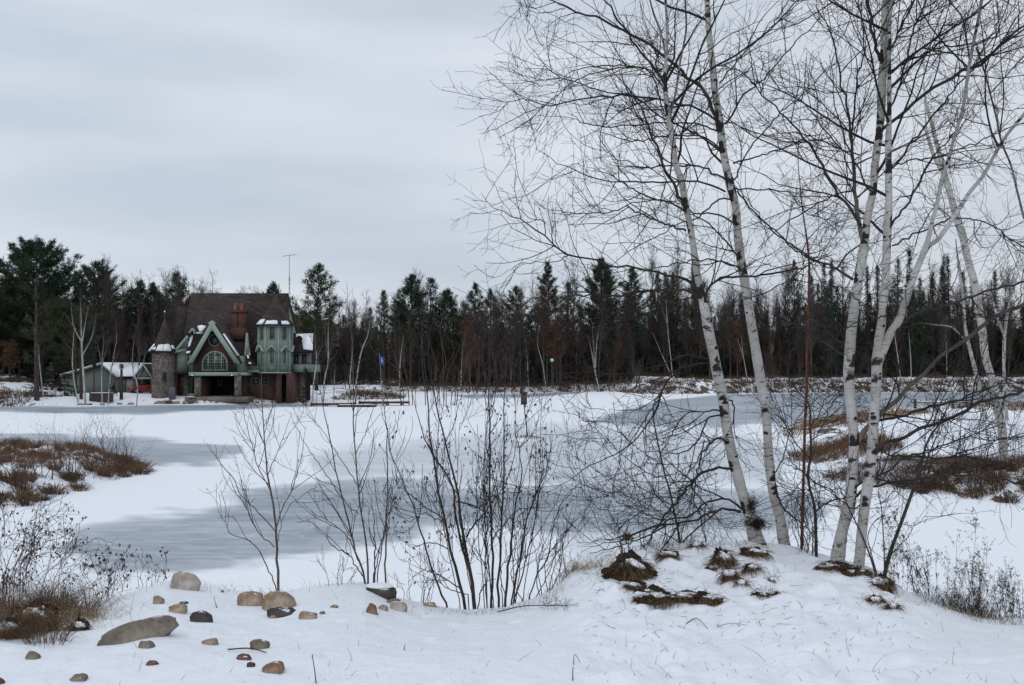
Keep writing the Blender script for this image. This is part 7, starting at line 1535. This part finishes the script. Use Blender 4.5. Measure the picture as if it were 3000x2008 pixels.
# the dark hummock under the corner shrub and its grass
sod('dark grassy hummock under the corner shrub at the lower left', 95, 1820, 130, 120, 840, n=900, bl=.22)
sod('small dark hummock right of the corner hummock', 228, 1838, 42, 44, 841, n=160, bl=.1)
sod('low dark hummock at the left edge under the corner shrub', 10, 1850, 90, 70, 842, n=400, bl=.18)
sod('rusty hummock at the top of the lower left corner', 40, 1740, 170, 70, 843, n=900, bl=.25, mat='rust_grass')
sod('rusty hummock right behind the dark corner hummock', 150, 1745, 130, 50, 844, n=600, bl=.2, mat='rust_grass')

# ================================================================= GRASS tufts and fine stalks near the camera
def near_grass(name, label, px, py, w, d, N, h0, h1, wd, mat, seed, lean=.5, droop=.6, ymin=3.5, kind='stuff', cat='grass'):
    q = ghit(px, py, ymin); s = q[1] / F; rng = np.random.RandomState(seed); x = q[0] + rng.normal(size=N) * w / 2.4 * s; y = q[1] + rng.normal(size=N) * d; p = np.stack([x, y, H(x, y) - .01], 1)
    V, Q, T = blades(rng, p, h0, h1, wd, lean, droop, 4); tag(mk(name, V, [Q, T], MATS[mat]), label, cat, None, kind)
near_grass('dry_grass', 'straw tuft at the feet of the birches on the mound', 2400, 1610, 150, .12, 1900, .08, .28, .0035, 'tan_grass', 1)
near_grass('dry_grass', 'straw tuft against the foot of the right pair', 2450, 1605, 60, .08, 600, .15, .36, .0035, 'tan_grass', 2, lean=.3)
near_grass('dry_grass', 'fringe of dry grass on the left shoulder of the mound', 1700, 1668, 130, .08, 420, .06, .2, .003, 'tan_grass', 3, lean=1.0)
near_grass('dry_grass', 'fringe of dry grass along the mound top', 1950, 1600, 240, .1, 420, .05, .15, .003, 'brown_grass', 4, lean=1.0)
rc = np.random.RandomState(3)
tussocks('dry_grass', 'matted dark grass heaped in the lower left corner', 'grass', 61, [tuple(ghit(a + rc.normal() * 12, b + rc.normal() * 10)[:2]) for a, b in [(-40,1830),(20,1820),(70,1790),(150,1800),(205,1820),(60,1850),(130,1868),(-10,1875),(90,1880)]], .10, 190, .10, .26, .0032, 'brown_grass')
tussocks('dry_grass', 'ragged rusty grass over the lower left corner', 'grass', 62, [tuple(ghit(a + rc.normal() * 12, b + rc.normal() * 10)[:2]) for a, b in [(20,1770),(80,1765),(140,1775),(185,1790),(240,1810),(110,1830),(30,1840),(-20,1790)]], .12, 170, .12, .36, .0032, 'rust_grass')
near_grass('dry_grass', 'upright rusty stalks rising through the corner shrub', 40, 1750, 300, .35, 1500, .35, .9, .0035, 'brown_grass', 15, lean=.5, droop=.3)
near_grass('dry_grass', 'brown wisps leaning out of the lower left corner', 120, 1800, 220, .25, 500, .2, .5, .0028, 'brown_grass', 16, lean=.9, droop=.8)
near_grass('dry_grass', 'tall straw in the lower left corner', 60, 1770, 260, .45, 3800, .12, .55, .003, 'rust_grass', 5, lean=.7)
near_grass('dry_grass', 'dry grass spilling right of the corner hummocks', 190, 1830, 200, .25, 420, .06, .24, .003, 'tan_grass', 6, lean=1.2, droop=1.0)
near_grass('brush', 'dark low tangle at the foot of the weeds at right', 2830, 1795, 150, .14, 700, .08, .26, .0026, 'dark_sod', 17, lean=.8, ymin=3.5, cat='brush')
near_grass('dry_grass', 'thin dry grass at the right end of the bank', 2850, 1812, 260, .15, 260, .03, .12, .0025, 'tan_grass', 7, lean=.9)
near_grass('dry_grass', 'sparse grass tips through the snow at the crest, left', 720, 1735, 500, .15, 160, .04, .12, .0025, 'brown_grass', 8)
near_grass('dry_grass', 'sparse grass tips through the snow in front of the alder', 1480, 1790, 420, .15, 220, .03, .12, .0025, 'brown_grass', 9)
# single stalks poking through the snow all over the near bank
rng = np.random.RandomState(90); N = 480; px = rng.uniform(300, 3100, N); py = rng.uniform(1780, 2010, N); keep = rng.rand(N) < np.where(px > 1700, 1, .25); px, py = px[keep], py[keep]
pts = np.array([ghit(a, b) for a, b in zip(px, py)]); pts[:, 2] -= .01
k = 5; n = len(pts); P = np.zeros((n, k, 3)); P[:, 0] = pts; d = unit(np.stack([rng.normal(size=n) * .6, rng.normal(size=n) * .6, np.ones(n)], 1)); ln = rng.gamma(1.6, .007, n)[:, None] + .004
for j in range(1, k): d = unit(d + rng.normal(size=(n, 3)) * .16 + [0, 0, -.06]); P[:, j] = P[:, j-1] + d * ln * .7
tag(Tubes().add(P, np.tile(np.linspace(.0013, .0005, k), (n, 1)), 4).build('grass_stalks', MATS['weed_stem']), 'scattered dry grass tips poking through the near snow', 'grass', None, 'stuff')

# ================================================================= WEED STALKS
def weed(seed, h, head=1.0):
    rng = np.random.RandomState(seed); root = empty('weed_stalk'); k = 9; t = np.linspace(0, 1, k)
    P = np.stack([np.cumsum(rng.normal(size=k)) * .008 * h, np.cumsum(rng.normal(size=k)) * .008 * h, t * h - .06], 1); P[:, :2] -= P[0, :2]
    R = np.linspace(.0019, .0009, k); T = Tubes().add(P, R, 5); a, ra = grow(rng, P[None], R[None], 14 / h * head * .7, .05, .2, (25, 50), 5, .12, .12, .0016, .0009, .55, .3); T.add(a, ra, 3); b, rb = grow(rng, a, ra, 22, .02, .08, (25, 60), 3, .2, .1, .0012, .0008, .3, .2); T.add(b, rb, 3)
    T.build('stalk', MATS['weed_stem'], root)
    tips = np.concatenate([a[:, -1], b[:, -1]]); tips = np.repeat(tips, 2, 0) + rng.normal(size=(len(tips) * 2, 3)) * .006
    V, Tt = needle_clumps(rng, tips, rng.normal(size=tips.shape), 2, .012, .008, 1, 0)
    lf = P[rng.randint(2, 6, 8)] + rng.normal(size=(8, 3)) * .004; V2, T2 = needle_clumps(rng, lf, np.tile([[0, 0, -1.]], (8, 1)), 2, .04, .009, .5, -.8)
    mk('seed_heads', np.vstack([V, V2]), [np.vstack([Tt, T2 + len(V)])], MATS['weed_head'], root); return root
protos = [weed(i, h, hd) for i, (h, hd) in enumerate([(.95, 1), (.7, .8), (.5, .6), (.62, 1.3), (.42, .4)])]
rng = np.random.RandomState(91); spots = []
for (x0, x1, y0, y1, n, ks) in [(2640, 3060, 1745, 1815, 44, (1, 2, 4, 2)), (2660, 2900, 1730, 1790, 16, (0, 3, 1)), (2840, 3080, 1780, 1818, 48, (2, 4, 1)), (2590, 2700, 1690, 1740, 10, (1, 2, 4))]:
    for i in range(n):
        px = rng.uniform(x0, x1); pc = np.interp(px, CR[:, 0], CR[:, 1]); D0 = np.interp(px, CR[:, 0], CR[:, 2]) + rng.uniform(.0, .9)
        x = (px - 1500) / F * D0; spots.append((x, D0, ks[rng.randint(len(ks))]))
for i, (x, y, kk_) in enumerate(spots):
    pr = protos[kk_]; o = pr if pr.name not in used else copy_tree(pr); used.add(pr.name); o.location = (x, y, gz(x, y)); s = rng.uniform(.45, 1.15); o.scale = (s, s, s); o.rotation_euler = (rng.normal() * .16, rng.normal() * .2, rng.uniform(0, 6.3))
    tag(o, 'dead brown weed stalk among the thicket at the right end of the near bank', 'weed', 'dead weeds at the right end of the bank')
def one_weed(px, py, pk, s, lab):
    q = ghit(px, py); pr = protos[pk]; o = copy_tree(pr); o.location = (q[0], q[1] + .1, gz(q[0], q[1] + .1)); o.scale = (s, s, s); tag(o, lab, 'weed', 'tall dead weeds')
one_weed(2740, 1752, 0, 1.35, 'tallest dead weed with a spreading dried head, right of the leaning sapling'); one_weed(2765, 1758, 0, 1.4, 'second tall dead weed with a drooping dark tip beside the tallest one')
one_weed(2660, 1730, 3, 1.0, 'dead weed with a broad pale head near the leaning sapling'); one_weed(2960, 1800, 0, .95, 'dead weed with a curled head near the right edge')

# ================================================================= STICKS
def stick(label, pts, r0, r1, mat='alder_bark', name='stick', twigs=0, lift=.012, seed=0):
    Q = np.array([ghit(a, b) + [0, 0, c] for a, b, c in pts]); o0 = Q[0].copy(); q = resample(Q - o0, 14); root = empty(name, o0); tag(root, label, 'stick'); used.add(root.name)
    R = np.linspace(r0, r1, 14); Tubes().add(q, R, 7).build('stem', MATS[mat], root, True)
    if twigs:
        rng = np.random.RandomState(seed); c = Tubes(); a, ra = grow(rng, q[None], R[None], twigs, .05, .16, (30, 70), 5, .15, .1, .0025, .001, .5, .3); c.add(a, ra, 4); b, rb = grow(rng, a, ra, 40, .02, .05, (40, 70), 3, .1, .0, .0014, .0008); c.add(b, rb, 3); c.build('twigs', MATS['weed_stem'], root)
stick('fallen branch with a feathery dark end lying in front of the alder', [(1458, 1797, .01), (1520, 1790, .03), (1590, 1787, .03), (1662, 1790, .03)], .0045, .002, twigs=34, seed=1)
stick('thin straight stick lying above the dark red stone', [(667, 1909, .01), (722, 1911, .02), (780, 1917, .01)], .0045, .003)
stick('thin upright stake at the bottom, left of centre', [(926, 2004, 0), (922, 1997, .05), (914, 1995, .13)], .003, .002)
stick('thin twig standing right of the pale boulder', [(636, 1782, 0), (630, 1775, .03), (627, 1772, .06)], .003, .0015)
stick('bent twig lying on the snow below the low sod slab', [(2010, 1830, .0), (2040, 1822, .02), (2075, 1845, .0)], .0028, .0015)
stick('long straw lying across the snow under the mound', [(2100, 1842, .01), (2150, 1836, .02), (2190, 1838, .0)], .002, .001, 'weed_stem')
stick('slender arched stalk at the bottom centre', [(1680, 1950, 0), (1684, 1946, .05), (1700, 1948, .01)], .0022, .0012, 'weed_stem')
stick('short dark stub at the bottom centre', [(1678, 1995, 0), (1678, 1992, .03), (1679, 1991, .06)], .003, .002)
stick('little curled leaf stem in the snow left of centre', [(1184, 1906, 0), (1185, 1904, .02), (1188, 1903, .03)], .003, .0015, 'red_bark')
